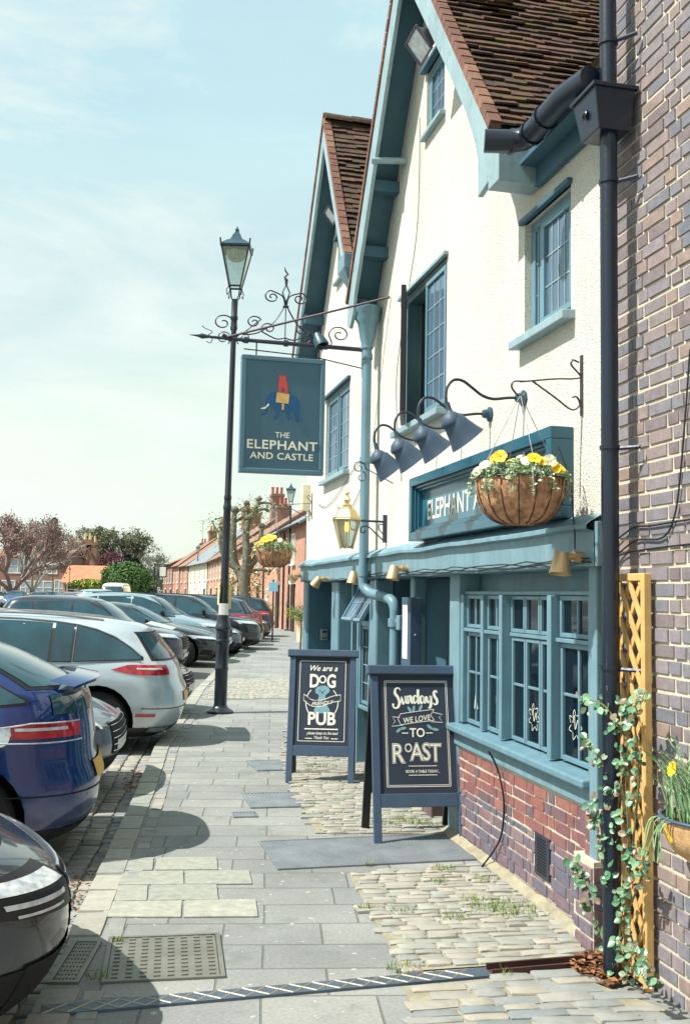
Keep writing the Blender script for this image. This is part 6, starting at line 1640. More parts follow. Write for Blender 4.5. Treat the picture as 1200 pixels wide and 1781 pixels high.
def strip_patch(mb, fn, n, m_=3):
    mb.grid(fn, n, m_)
def li(x, pts):
    if x <= pts[0][0]: return pts[0][1]
    for (a, va), (b_, vb) in zip(pts, pts[1:]):
        if x <= b_: return va + (vb - va) * (x - a) / (b_ - a)
    return pts[-1][1]

# body styles: nose silhouette, tail silhouette (x, z) bottom to top, half widths (z, w)
def style(name):
    if name == 'estate':
        L = 4.93
        fr = [(4.70, .17), (4.86, .32), (4.93, .50), (4.90, .66), (4.74, .76), (4.30, .87), (3.80, .96), (3.55, 1.02), (3.2, 1.20), (2.78, 1.38), (2.45, 1.45), (2.0, 1.475)]
        re = [(.30, .17), (.12, .26), (.03, .42), (.0, .55), (.02, .70), (.07, .80), (.10, .92), (.17, 1.02), (.30, 1.18), (.44, 1.32), (.62, 1.39), (1.05, 1.44), (2.0, 1.475)]
        wd = [(.17, .80), (.30, .88), (.55, .925), (.75, .925), (.92, .90), (1.0, .87), (1.2, .765), (1.35, .68), (1.42, .58), (1.462, .36), (1.475, .05)]
        return dict(L=L, fr=fr, re=re, wd=wd, ax=(.93, 3.93), wr=.335, W=.925, H=1.475, sp=5,
                    wins=[([(.50, 1.03), (1.20, .985)], [(.50, 1.04), (.62, 1.13), (.80, 1.235), (1.0, 1.305), (1.20, 1.345)]), ([(1.245, .98), (1.44, .975)], [(1.245, 1.35), (1.44, 1.37)]), ([(1.475, .975), (2.06, .97)], [(1.475, 1.372), (1.8, 1.385), (2.06, 1.385)]), ([(2.14, .97), (3.40, .96)], [(2.14, 1.385), (2.5, 1.375), (2.8, 1.32), (3.40, .985)])],
                    ws=(1.04, 1.40), rw=(1.03, 1.30), hz=(.66, .74), tz=(.865, 1.00))
    if name == 'hatch':
        L = 4.27
        fr = [(4.02, .17), (4.18, .30), (4.25, .46), (4.22, .62), (4.10, .74), (3.75, .88), (3.40, .98), (3.15, 1.08), (2.7, 1.28), (2.3, 1.42), (1.95, 1.47), (1.7, 1.485)]
        re = [(.26, .17), (.10, .25), (.01, .40), (.0, .55), (.05, .70), (.07, .85), (.10, .98), (.15, 1.10), (.18, 1.12), (.42, 1.24), (.85, 1.40), (1.2, 1.46), (1.7, 1.485)]
        wd = [(.17, .80), (.30, .86), (.55, .88), (.80, .88), (.95, .86), (1.05, .82), (1.2, .74), (1.35, .66), (1.43, .54), (1.47, .36), (1.485, .05)]
        return dict(L=L, fr=fr, re=re, wd=wd, ax=(.82, 3.42), wr=.325, W=.88, H=1.485, sp=7,
                    wins=[([(.50, 1.06), (.98, 1.01)], [(.50, 1.07), (.75, 1.20), (.98, 1.27)]), ([(1.02, 1.0), (1.78, .985)], [(1.02, 1.29), (1.3, 1.36), (1.78, 1.385)]), ([(1.86, .98), (3.05, .98)], [(1.86, 1.385), (2.2, 1.36), (2.6, 1.22), (3.05, 1.0)])],
                    ws=(1.10, 1.39), rw=(1.15, 1.40), hz=(.66, .76), tz=(.85, .965))
    if name == 'suv':
        L = 4.65
        fr = [(4.40, .22), (4.56, .34), (4.64, .55), (4.62, .78), (4.52, .92), (4.15, 1.02), (3.6, 1.09), (3.35, 1.14), (2.9, 1.42), (2.6, 1.58), (2.25, 1.655), (1.8, 1.68)]
        re = [(.28, .22), (.10, .34), (.02, .50), (.0, .66), (.05, .82), (.08, 1.0), (.14, 1.12), (.32, 1.38), (.45, 1.54), (.75, 1.62), (1.2, 1.66), (1.8, 1.68)]
        wd = [(.22, .84), (.36, .91), (.60, .94), (.90, .94), (1.05, .91), (1.14, .87), (1.35, .77), (1.52, .69), (1.60, .60), (1.66, .36), (1.68, .05)]
        return dict(L=L, fr=fr, re=re, wd=wd, ax=(.90, 3.72), wr=.365, W=.94, H=1.68, sp=5,
                    wins=[([(.50, 1.20), (1.10, 1.15)], [(.50, 1.24), (.62, 1.40), (.80, 1.48), (1.10, 1.53)]), ([(1.16, 1.14), (1.98, 1.12)], [(1.16, 1.535), (1.98, 1.575)]), ([(2.05, 1.12), (3.18, 1.10)], [(2.05, 1.575), (2.3, 1.55), (2.7, 1.42), (3.18, 1.12)])],
                    ws=(1.17, 1.58), rw=(1.16, 1.52), hz=(.82, .93), tz=(.95, 1.10))
    if name == 'saloon':
        L = 4.72
        fr = [(4.48, .17), (4.64, .30), (4.71, .48), (4.68, .64), (4.52, .74), (4.10, .86), (3.60, .95), (3.38, 1.00), (2.95, 1.20), (2.55, 1.36), (2.25, 1.42), (1.95, 1.44)]
        re = [(.28, .17), (.10, .28), (.01, .45), (.0, .60), (.03, .80), (.06, .95), (.10, 1.0), (.42, 1.06), (.80, 1.20), (1.15, 1.34), (1.5, 1.41), (1.95, 1.44)]
        wd = [(.17, .80), (.30, .87), (.55, .91), (.78, .91), (.92, .88), (1.0, .85), (1.2, .75), (1.33, .66), (1.39, .56), (1.43, .34), (1.44, .05)]
        return dict(L=L, fr=fr, re=re, wd=wd, ax=(.98, 3.78), wr=.33, W=.91, H=1.44, sp=5,
                    wins=[([(.78, 1.0), (1.25, .97)], [(.78, 1.02), (1.0, 1.15), (1.25, 1.24)]), ([(1.30, .965), (2.0, .955)], [(1.30, 1.26), (1.6, 1.34), (2.0, 1.365)]), ([(2.07, .955), (3.22, .95)], [(2.07, 1.365), (2.4, 1.33), (2.8, 1.18), (3.22, .97)])],
                    ws=(1.02, 1.36), rw=(1.05, 1.33), hz=(.62, .71), tz=(.80, .94))
    if name == 'van':
        L = 5.0
        fr = [(4.80, .22), (4.93, .40), (4.98, .65), (4.94, .85), (4.78, 1.02), (4.35, 1.22), (3.95, 1.60), (3.70, 1.95), (3.45, 2.15), (3.0, 2.27), (2.6, 2.30)]
        re = [(.10, .22), (.02, .40), (.0, .8), (.02, 1.4), (.05, 1.9), (.10, 2.15), (.25, 2.25), (.8, 2.29), (2.6, 2.30)]
        wd = [(.22, .88), (.4, .96), (.9, .98), (1.3, .97), (1.8, .90), (2.1, .84), (2.24, .7), (2.29, .45), (2.30, .1)]
        return dict(L=L, fr=fr, re=re, wd=wd, ax=(.95, 3.95), wr=.34, W=.97, H=2.30, sp=5,
                    wins=[([(3.0, 1.30), (4.05, 1.27)], [(3.0, 1.85), (3.6, 1.85), (4.05, 1.36)]), ([(1.9, 1.3), (2.9, 1.3)], [(1.9, 1.85), (2.9, 1.85)])],
                    ws=(1.28, 1.98), rw=(1.35, 1.85), hz=(.80, .98), tz=(.9, 1.25))
_sh = {}
def make_car(kind, paintmat, label, group=None, detail=2, name='parked_car', rimmat='alloy', opts=(), cat='car', front_plate='plate_w', wood=None):
    sp = style(kind); L, W, H = sp['L'], sp['W'], sp['H']
    if kind not in _sh: _sh[kind] = Shape(sp['fr'], sp['re'], sp['wd'], ef=((.2, .60), (.7, .62), (1.0, .60), (1.5, .35)), er={'van': ((.2, .2), (2.2, .2)), 'hatch': ((.2, .62), (.9, .72), (1.5, .40))}.get(kind, ((.2, .50), (.9, .50), (1.5, .34))))
    sh = _sh[kind]
    car = thing(name, label, cat, None, group)
    me = body_mesh(kind, sh, L, sp['ax'], sp['wr'], W).copy(); me.materials[0] = M[paintmat]
    b = bpy.data.objects.new('body', me); COL.objects.link(b); b.parent = car
    X = lambda q: (q[0], q[1], q[2])
    # side glass with black surround and bright line
    for sg in (1, -1):
        for bot, top in sp['wins']:
            x0, x1 = bot[0][0], bot[-1][0]; n = max(4, int((x1 - x0) / .06))
            def fn(u, v, e=0.0, d=.007):
                x = x0 - e + (x1 - x0 + 2 * e) * u; xx = min(max(x, x0), x1); zb, zt = li(xx, bot) - e * .6, li(xx, top) + e * .6
                return sh.side(x, zb + (max(zt, zb + .004) - zb) * v, sg, d)
            mb = MB(); mb.grid(lambda u, v: fn(u, v, .020, .004), n, 5); fr_ = mb.build('window_surround', M['trim'], car, smooth=60, recalc=False)
            mb = MB(); mb.grid(lambda u, v: fn(u, v), n, 5); mb.build('side_window', M['glass_car'], fr_, smooth=60, recalc=False)
        if 'chrome' in opts:
            mb = MB(); allb = sorted([p for bo, _ in sp['wins'] for p in bo]); allt = sorted([p for _, to in sp['wins'] for p in to])
            pts = [sh.side(x, z - .022, sg, .010) for x, z in allb]; mb.tube(pts, .006, 5)
            pts = [sh.side(x, z + .020, sg, .010) for x, z in allt]; mb.tube(pts, .007, 5); mb.build('window_trim', M['chrome'], car, smooth=60)
        # door seams, sill, handles
        if detail >= 1:
            mb = MB(); xb = [(sp['wins'][-1][0][0][0] - .04), (sp['ax'][1] - .52), sp['ax'][0] + .42]
            for x, z0, z1 in ((xb[0], .28, li(xb[0], sp['wins'][-1][0]) - .02), (xb[1], .30, li(xb[1], sp['wins'][-1][0]) - .01)):
                mb.grid(lambda u, v: sh.side(x - .003 + .006 * u, z0 + (z1 - z0) * v, sg, .0035), 1, 10)
            zz = li(xb[2], sp['wins'][0][0]); mb.grid(lambda u, v: sh.side(xb[2] - .003 + .006 * u + (.30 if kind == 'estate' else .22) * (v - .45 if v > .45 else 0), sp['wr'] * 2 + .0 + (zz - sp['wr'] * 2 - .02) * v, sg, .0035), 1, 10)
            mb.build('door_seam', M['blackmatt'], car, recalc=False)
            for x in (xb[0] - .14, xb[0] + .95 if xb[0] + .95 < xb[1] else xb[1] - .2) if len(sp['wins']) > 2 or kind == 'hatch' else (xb[0] - .14,):
                x = x if x > xb[2] else xb[2] + .25
                z = sp['wins'][1][0][0][1] - .10 if len(sp['wins']) > 1 else 1.0
                a = Vector(sh.side(x - .10, z, sg, .004)); c_ = Vector(sh.side(x, z + .005, sg, .034)); e_ = Vector(sh.side(x + .10, z, sg, .004))
                mb = MB(); mb.tube(spl([a, a.lerp(c_, .6), c_, c_.lerp(e_, .4), e_], 4), [.010] * 3 + [.017] * 10 + [.010] * 4, 8) if 0 else mb.tube(spl([a, c_, e_], 6), .014, 8); mb.build('door_handle', M['chrome'] if 'chrome' in opts else M[paintmat], car, smooth=60)
            # mirror
            xm = sp['wins'][-1][0][-1][0] - .30; zm = sp['wins'][-1][0][-1][1] + .09; ym = sh.y(xm, zm)
            mb = MB(); mb.lathe([(0, -.10), (.05, -.09), (.075, -.03), (.075, .03), (.05, .09), (0, .10)], 14, M=Matrix.Translation((xm, sg * (ym + .16), zm)) @ Matrix.Rotation(R(90), 4, 'X') @ Matrix.Scale(.75, 4, (1, 0, 0)))
            mb.box(xm - .02, xm + .04, sg * ym - .01, sg * (ym + .12), zm - .05, zm - .02); mb.build('wing_mirror', M['trim'] if 'darkmirror' in opts else M[paintmat], car, smooth=50)
        # sill moulding
        mb = MB(); mb.grid(lambda u, v: sh.side(sp['ax'][0] + .45 + (sp['ax'][1] - sp['ax'][0] - .9) * u, .18 + .10 * v, sg, .008), 12, 2); mb.build('sill_moulding', M['trim'], car, smooth=60, recalc=False)
        for x in sp['ax']: add_wheel(car, x, sg * (W - .125), sp['wr'], sg, sp['sp'], rimmat)
    # windscreen and rear window
    def endpatch(nm, mat, t0, t1, zb, zt, end, d=.006, nu=16, nv=6, par=None):
        mb = MB()
        def fn(u, v):
            t = t0 + (t1 - t0) * u; a = zb(t) if callable(zb) else zb; c = zt(t) if callable(zt) else zt
            return sh.front(t, a + (c - a) * v, d, end)
        mb.grid(fn, nu, nv); return mb.build(nm, mat if not isinstance(mat, str) else M[mat], par or car, smooth=60, recalc=False)
    w0, w1 = sp['ws']; r0, r1 = sp['rw']
    s_ = endpatch('windscreen_surround', 'trim', -.66, .66, w0 - .02, w1 + .012, 1, .003, 18, 12); endpatch('windscreen', 'glass_car', -.60, .60, w0, w1, 1, .007, 18, 12, s_)
    s_ = endpatch('rear_window_surround', 'trim', -.72, .72, r0 - .02, r1 + .012, -1, .003, 18, 12); endpatch('rear_window', 'glass_car', -.66, .66, r0, r1, -1, .007, 18, 12, s_)
    # front: grille, lamps, bumper intake, plate, bonnet seam
    h0, h1 = sp['hz']
    dark = M['trim']
    if 'bigface' in opts:
        mb = MB(); mb.tube([sh.front(-1.1 + 2.2 * i / 24, .775 + .03 * (abs(-1 + i / 12)) ** 2, .002, 1) for i in range(25)], .004, 4); mb.build('bonnet_seam', M['blackmatt'], car)
        for sg in (1, -1):
            hl = endpatch('headlight', 'trim', sg * .34, sg * .86, lambda t: .570 + .10 * (abs(t) - .45), lambda t: .735 + .02 * (abs(t) - .45), 1, .008, 16, 6)
            for (a_, c_, e_, f_) in ((.37, .83, .668, .712), (.42, .80, .622, .640), (.46, .76, .590, .600)):
                mb = MB(); mb.grid(lambda u, v: sh.front(sg * (a_ + (c_ - a_) * u), e_ + (f_ - e_) * v + .05 * (a_ + (c_ - a_) * u - .45), .012, 1), 12, 3); mb.build('reflector', M['lamp_clear'], hl, smooth=60, recalc=False)
        endpatch('lower_grille', 'blackmatt', -.72, .72, .20, .43, 1, .009, 20, 6)
    if 'wide' in opts:
        endpatch('intake', 'blackmatt', -.62, .62, .24, .40, 1, .005)
    else: endpatch('intake', 'blackmatt', -.5, .5, .25, .38, 1, .005)
    gz0, gz1 = (h0 - .20, h1 - .03); g_ = endpatch('grille', 'blackmatt', -.30, .30, gz0, gz1, 1, .006)
    mb = MB()
    for k in range(5):
        z = gz0 + (gz1 - gz0) * (k + .5) / 5; mb.tube([sh.front(-.29 + .58 * i / 8, z, .010, 1) for i in range(9)], .004, 4)
    mb.tube([sh.front(-.30 + .6 * i / 8, gz1, .011, 1) for i in range(9)], .009, 6)
    mb.build('grille_bars', M['chrome'], g_, smooth=60)
    for sg in (1, -1):
        zb = lambda t: h0 + .02 + .05 * (abs(t) - .35); zt = lambda t: h1 + .015 + .05 * (abs(t) - .35)
        hl = endpatch('headlight', 'lamp_clear', sg * .42, sg * 1.02, zb, zt, 1, .006, 14, 4)
        mb = MB(); mb.grid(lambda u, v: sh.front(sg * (.46 + .50 * u), h0 + .018 + .028 * v + .05 * (.11 + .5 * u), .009, 1), 10, 2); mb.build('headlight_strip', M['trim'], hl, recalc=False)  # dark trim strip along the lower part of the lens
        endpatch('fog_lamp_recess', 'blackmatt', sg * .62, sg * .92, .30, .42, 1, .006, 8, 3)
    hw_ = sp['W'] * math.sin(.24 * math.pi / 2) ** (2 / 2.7)
    mb = MB(); mb.grid(lambda u, v: sh.front(-.22 + .44 * u, .44 + .09 * v, .014, 1), 8, 1); mb.build('number_plate', M[front_plate], car, recalc=False)
    # rear: lamps, plate, bumper valance
    t0, t1 = sp['tz']
    for sg in (1, -1):
        if kind == 'estate': zb = lambda t: t0 + .06 * max(0, 1.30 - abs(t)) * 0 + (.05 * max(0, abs(t) - 1.0) / .25); zt = lambda t: t1 - .03 - (.07 * max(0, abs(t) - 1.0) / .25) if abs(t) > 1 else t1 - .03
        elif kind == 'suv': zb = lambda t: t0; zt = lambda t: t1
        else: zb = lambda t: t0 + .10 * max(0, abs(t) - .95); zt = lambda t: t1 - .02 - (.16 * max(0, abs(t) - .75) if kind == 'hatch' else 0)
        ta, tb_ = (.50, 1.22) if kind != 'hatch' else (.38, 1.12)
        tl_ = endpatch('tail_light', 'lamp_red', sg * ta, sg * tb_, zb, zt, -1, .007, 18, 4)
        mb = MB(); zc = (t0 + t1) / 2; mb.grid(lambda u, v: sh.front(sg * (ta + .12 + (.34) * u), zc - .012 + .018 * v, .010, -1), 10, 2); mb.build('reversing_light', M['lamp_clear'], tl_, recalc=False)
    endpatch('rear_valance', 'trim', -1.0, 1.0, .19, .30, -1, .006)
    mb = MB(); mb.grid(lambda u, v: sh.front(-.25 + .5 * u, .56 + .11 * v, .012, -1), 8, 1); mb.build('number_plate', M['plate_y'], car, recalc=False)
    mb = MB(); mb.grid(lambda u, v: sh.front(-.98 + 1.96 * u, .505 + .008 * v, .004, -1), 30, 1); mb.build('bumper_seam', M['blackmatt'], car, recalc=False)
    if 'rails' in opts:
        for sg in (1, -1):
            mb = MB(); pts = []
            for i in range(13):
                x = .95 + 1.75 * i / 12; z = H - .05 - .045 * ((i - 6) / 6) ** 2 + .04; pts.append((x, sg * .56, z))
            mb.tube(pts, .012, 8); mb.build('roof_rail', M['steel'] if 'silver_rail' in opts else M['trim'], car, smooth=60)
    if 'bars' in opts:
        for x in (1.15, 2.0):
            mb = MB(); mb.box(x - .03, x + .03, -.60, .60, H + .045, H + .065)
            for sg in (1, -1): mb.box(x - .05, x + .05, sg * .56 - .03, sg * .56 + .03, H - .05, H + .047)
            mb.build('roof_bar', M['trim'], car, bevel=.01)
    return car, sp, sh
def place(car, sp, x, y, ang, end='nose', z=None, pitch=None, k=1.0):
    """ang: heading of the nose in degrees from +X"""
    L = sp['L'] * k; c, s_ = math.cos(R(ang)), math.sin(R(ang))
    if end == 'nose': tx, ty = x - c * L, y - s_ * L; nx_, ny_ = x, y
    else: tx, ty = x, y; nx_, ny_ = x + c * L, y + s_ * L
    if z is None: zt, zn = road_z(kx(ty) - tx), road_z(kx(ny_) - nx_)
    else: zt = zn = z
    pt_ = -math.atan2(zn - zt, L)
    car.matrix_world = Matrix.Translation((tx, ty, zt)) @ Matrix.Rotation(R(ang), 4, 'Z') @ Matrix.Rotation(pt_, 4, 'Y') @ Matrix.Diagonal((k, 1, (1 + k) / 2, 1))
def P_(name, col, **k): M[name] = paint(name, col, **k)
P_('paint_blue', (2, 42, 104), metal=.2, rough=.25); P_('paint_silver', (190, 202, 208), metal=.45, rough=.34); P_('paint_grey', (120, 124, 132), metal=.5); P_('paint_dark', (40, 46, 54), metal=.4)
P_('paint_navy', (28, 38, 56), metal=.35); P_('paint_black', (20, 26, 36), metal=.2); P_('paint_red', (150, 24, 40), metal=.25); P_('paint_white', (214, 216, 210), metal=0); P_('paint_sky', (74, 110, 156), metal=.3); P_('paint_bluegrey', (70, 88, 106), metal=.45); P_('paint_cream', (230, 222, 190), metal=0); P_('paint_ice', (150, 176, 186), metal=.4); P_('paint_plum', (104, 34, 52), metal=.3)

GK = 'cars parked nose or tail in along the kerb'
def X_at(px, Y): return (px - (600 + .0)) / FPX * Y      # rough pixel column at eye level
# 1 nearest dark car, nose in
car, sp, sh = make_car('saloon', 'paint_dark', 'very dark grey car, nearest the camera, only its bonnet corner and headlamp in view', GK, opts=('bigface',))
place(car, sp, -1.275, 4.50, 31, 'nose')
# 2 blue hatchback, tail in
car, sp, sh = make_car('hatch', 'paint_blue', 'bright blue hatchback with split rear window and spoiler, backed up to the kerb', GK, opts=())
mb = MB()   # spoiler across the tailgate
def spo(u, v):
    y = -.58 + 1.16 * u; x = .06 + .16 * abs(2 * u - 1) ** 3; k = [(.16, .030), (.0, .0), (.0, -.018), (.16, -.02)][int(round(v * 3))]
    return (x + k[0], y, 1.175 + k[1] + .012 * (1 - abs(2 * u - 1) ** 2) - .03 * abs(2 * u - 1) ** 6)
mb.grid(spo, 20, 3)
for sg in (0, 1): pass
mb.build('spoiler', M['paint_blue'], car, smooth=50, bevel=0)
for ob in [c for c in kids(car) if c.name.startswith('tail_light')]:
    sg = 1 if sum(v.co.y for v in ob.data.vertices) > 0 else -1
    mb = MB(); mb.grid(lambda u, v: sh.front(sg * (.86 + .20 * u), .87 + .05 * v, .012, -1), 8, 2); mb.build('reversing_light', M['lamp_clear'], ob, recalc=False)
    mb = MB()
    for q in (.80, .985): mb.tube([sh.front(sg * (.38 + .74 * i / 14), .825 + .10 * max(0, .38 + .74 * i / 14 - .95) * (q < .9) + (.115 - .16 * max(0, .38 + .74 * i / 14 - .75) if q > .9 else 0), .012, -1) for i in range(15)], .005, 5)
    mb.build('lamp_rim', M['lamp_clear'], ob, smooth=60)
mb = MB(); mb.grid(lambda u, v: sh.front(-.60 + 1.2 * u, .985 + .12 * v, .0075, -1), 18, 4); mb.build('lower_rear_window', M['glass_car'], car, smooth=60, recalc=False)
for sg in (1, -1):
    mb = MB()
    for r_ in (.055, .062): pass
    mb.add([sh.side(.62 + .055 * math.cos(a), .86 + .055 * math.sin(a), sg, .010) for a in [k * math.pi / 10 for k in range(20)]], [tuple(range(20))]); mb.build('fuel_cap', M['chrome'], car)
    mb = MB(); tri_ = [(.30, .28), (.11, .24), (.06, .36)]
    mb.tube([sh.front(sg * t_, z, .01, -1) for t_, z in ((.80, .20), (.62, .22), (.86, .36), (.80, .20))], .006, 5); mb.build('exhaust_trim', M['steel'], car, smooth=60)
place(car, sp, -1.66, 7.0, 194, 'tail')
# 3 grey car nose in
car, sp, sh = make_car('saloon', 'paint_grey', 'mid grey car squeezed between the blue hatchback and the silver estate, nose to the kerb', GK, opts=('wide',))
place(car, sp, -1.90, 8.85, 8, 'nose')
# 4 silver estate tail in
car, sp, sh = make_car('estate', 'paint_silver', 'pale silver estate car with roof rails, backed up to the kerb by the lamp post', GK, opts=('chrome', 'rails', 'silver_rail'))
mb = MB(); mb.grid(lambda u, v: (.20 + .30 * v - .03 * (1 - abs(2 * u - 1) ** 2), -.60 + 1.2 * u, 1.36 + .055 * v - .01 * abs(2 * u - 1) ** 2), 16, 3); mb.build('roof_spoiler', M['paint_silver'], car, smooth=60)
for sg in (1, -1):
    mb = MB(); mb.grid(lambda u, v: sh.front(sg * (.45 + .35 * u), .25 + .05 * v, .016, -1), 6, 1); mb.build('exhaust_tip', M['chrome'], car, recalc=False)
    mb = MB(); mb.grid(lambda u, v: sh.front(sg * (.80 + .20 * u), .42 + .03 * v, .010, -1), 6, 1); mb.build('reflector', M['lamp_red'], car, recalc=False)
place(car, sp, -1.82, 11.75, 188, 'tail')
# 5.. the row beyond
row = [('saloon', 'paint_dark', 344, 14.0, 4, 'nose', 'dark low car almost hidden by the silver estate, only roof edge and bumper showing', ('wide',)),
       ('suv', 'paint_navy', 333, 21.3, 3, 'nose', 'dark navy tall car with black roof seen above the silver estate', ('darkmirror',)),
       ('saloon', 'paint_black', 398, 24.6, 2, 'nose', 'black saloon with silver alloy wheel, nose in, just left of the lamp post', ('chrome', 'steer')),
       ('suv', 'paint_ice', 409, 27.0, 2, 'nose', 'pale grey SUV with black door mirror, behind the black saloon', ('darkmirror', 'rails')),
       ('saloon', 'paint_bluegrey', 430, 29.0, 3, 'nose', 'dark car with its blunt nose showing right of the lamp post papers', ('chrome',)),
       ('suv', 'paint_black', 462, 30.6, 4, 'nose', 'big black SUV nosing farthest over the kerb', ('darkmirror', 'rails')),
       ('suv', 'paint_bluegrey', 449, 33.2, 184, 'tail', 'blue grey SUV with chrome window line and red tail light, backed in', ('chrome', 'rails')),
       ('hatch', 'paint_red', 463, 35.6, 184, 'tail', 'cherry red hatchback backed in between two dark cars', ()),
       ('hatch', 'paint_black', 477, 37.6, 3, 'nose', 'small black hatchback, nose in, near the far end of the row', ()),
       ('suv', 'paint_navy', 481, 40.2, 184, 'tail', 'dark blue car with a red tail light, last in the kerb row', ('rails',))]
for (k, pm_, px, Y, ang, end, lb, op) in row:
    car, sp, sh = make_car(k, pm_, lb, GK, detail=1 if Y > 20 else 2, opts=op)
    place(car, sp, X_at(px, Y), Y, ang, end, k=.88 if 'tall car' in lb else 1.0)
    if 'steer' in op:
        for w_ in [c for c in kids(car) if c.name.startswith('wheel') and c.location.x > 2]: w_.rotation_euler.z += R(-42)
# cars on the far side of the wide street
far = [('saloon', 'paint_white', -2, 88, -80, 'white car cut by the left edge across the street'), ('hatch', 'paint_sky', 34, 84, -78, 'blue hatchback facing us at far left, across the street'), ('saloon', 'paint_ice', 74, 86, -70, 'silver saloon facing us beside the blue hatchback across the street'),
       ('hatch', 'paint_plum', 122, 100, -60, 'dark red car half hidden across the street by the brick inn'), ('suv', 'paint_navy', 160, 78, -100, 'dark blue SUV facing us in the middle of the far car row'), ('hatch', 'paint_bluegrey', 215, 96, -95, 'distant grey blue hatchback right of the dark blue SUV'),
       ('hatch', 'paint_red', 138, 55, 95, 'red car showing only its roof over the navy SUV'), ('suv', 'paint_ice', 182, 60, 80, 'pale blue SUV showing over the navy SUV beside the van'),
       ('saloon', 'paint_white', 232, 96, 85, 'distant white car beyond the cream van'), ('saloon', 'paint_bluegrey', 256, 105, 90, 'farthest dark car near the inn sign post'), ('hatch', 'paint_ice', 244, 120, 80, 'tiny pale car at the vanishing end of the car row'), ('hatch', 'paint_white', 222, 128, 80, 'tiny white car far behind the van'), ('hatch', 'paint_sky', 96, 104, -90, 'small blue car between the silver saloon and dark red car across the street')]
for (k, pm_, px, Y, ang, lb) in far:
    car, sp, sh = make_car(k, pm_, lb, 'cars across the wide street', detail=0)
    x = X_at(px, Y); c, s_ = math.cos(R(ang)), math.sin(R(ang))
    place(car, sp, x - c * sp['L'] / 2, Y - s_ * sp['L'] / 2, ang, 'tail', z=.146)
car, sp, sh = make_car('van', 'paint_cream', 'cream high roofed van facing us beyond the parked cars', detail=0, name='parked_van', cat='van')
place(car, sp, X_at(194, 82), 82, -88, 'nose', z=.146)
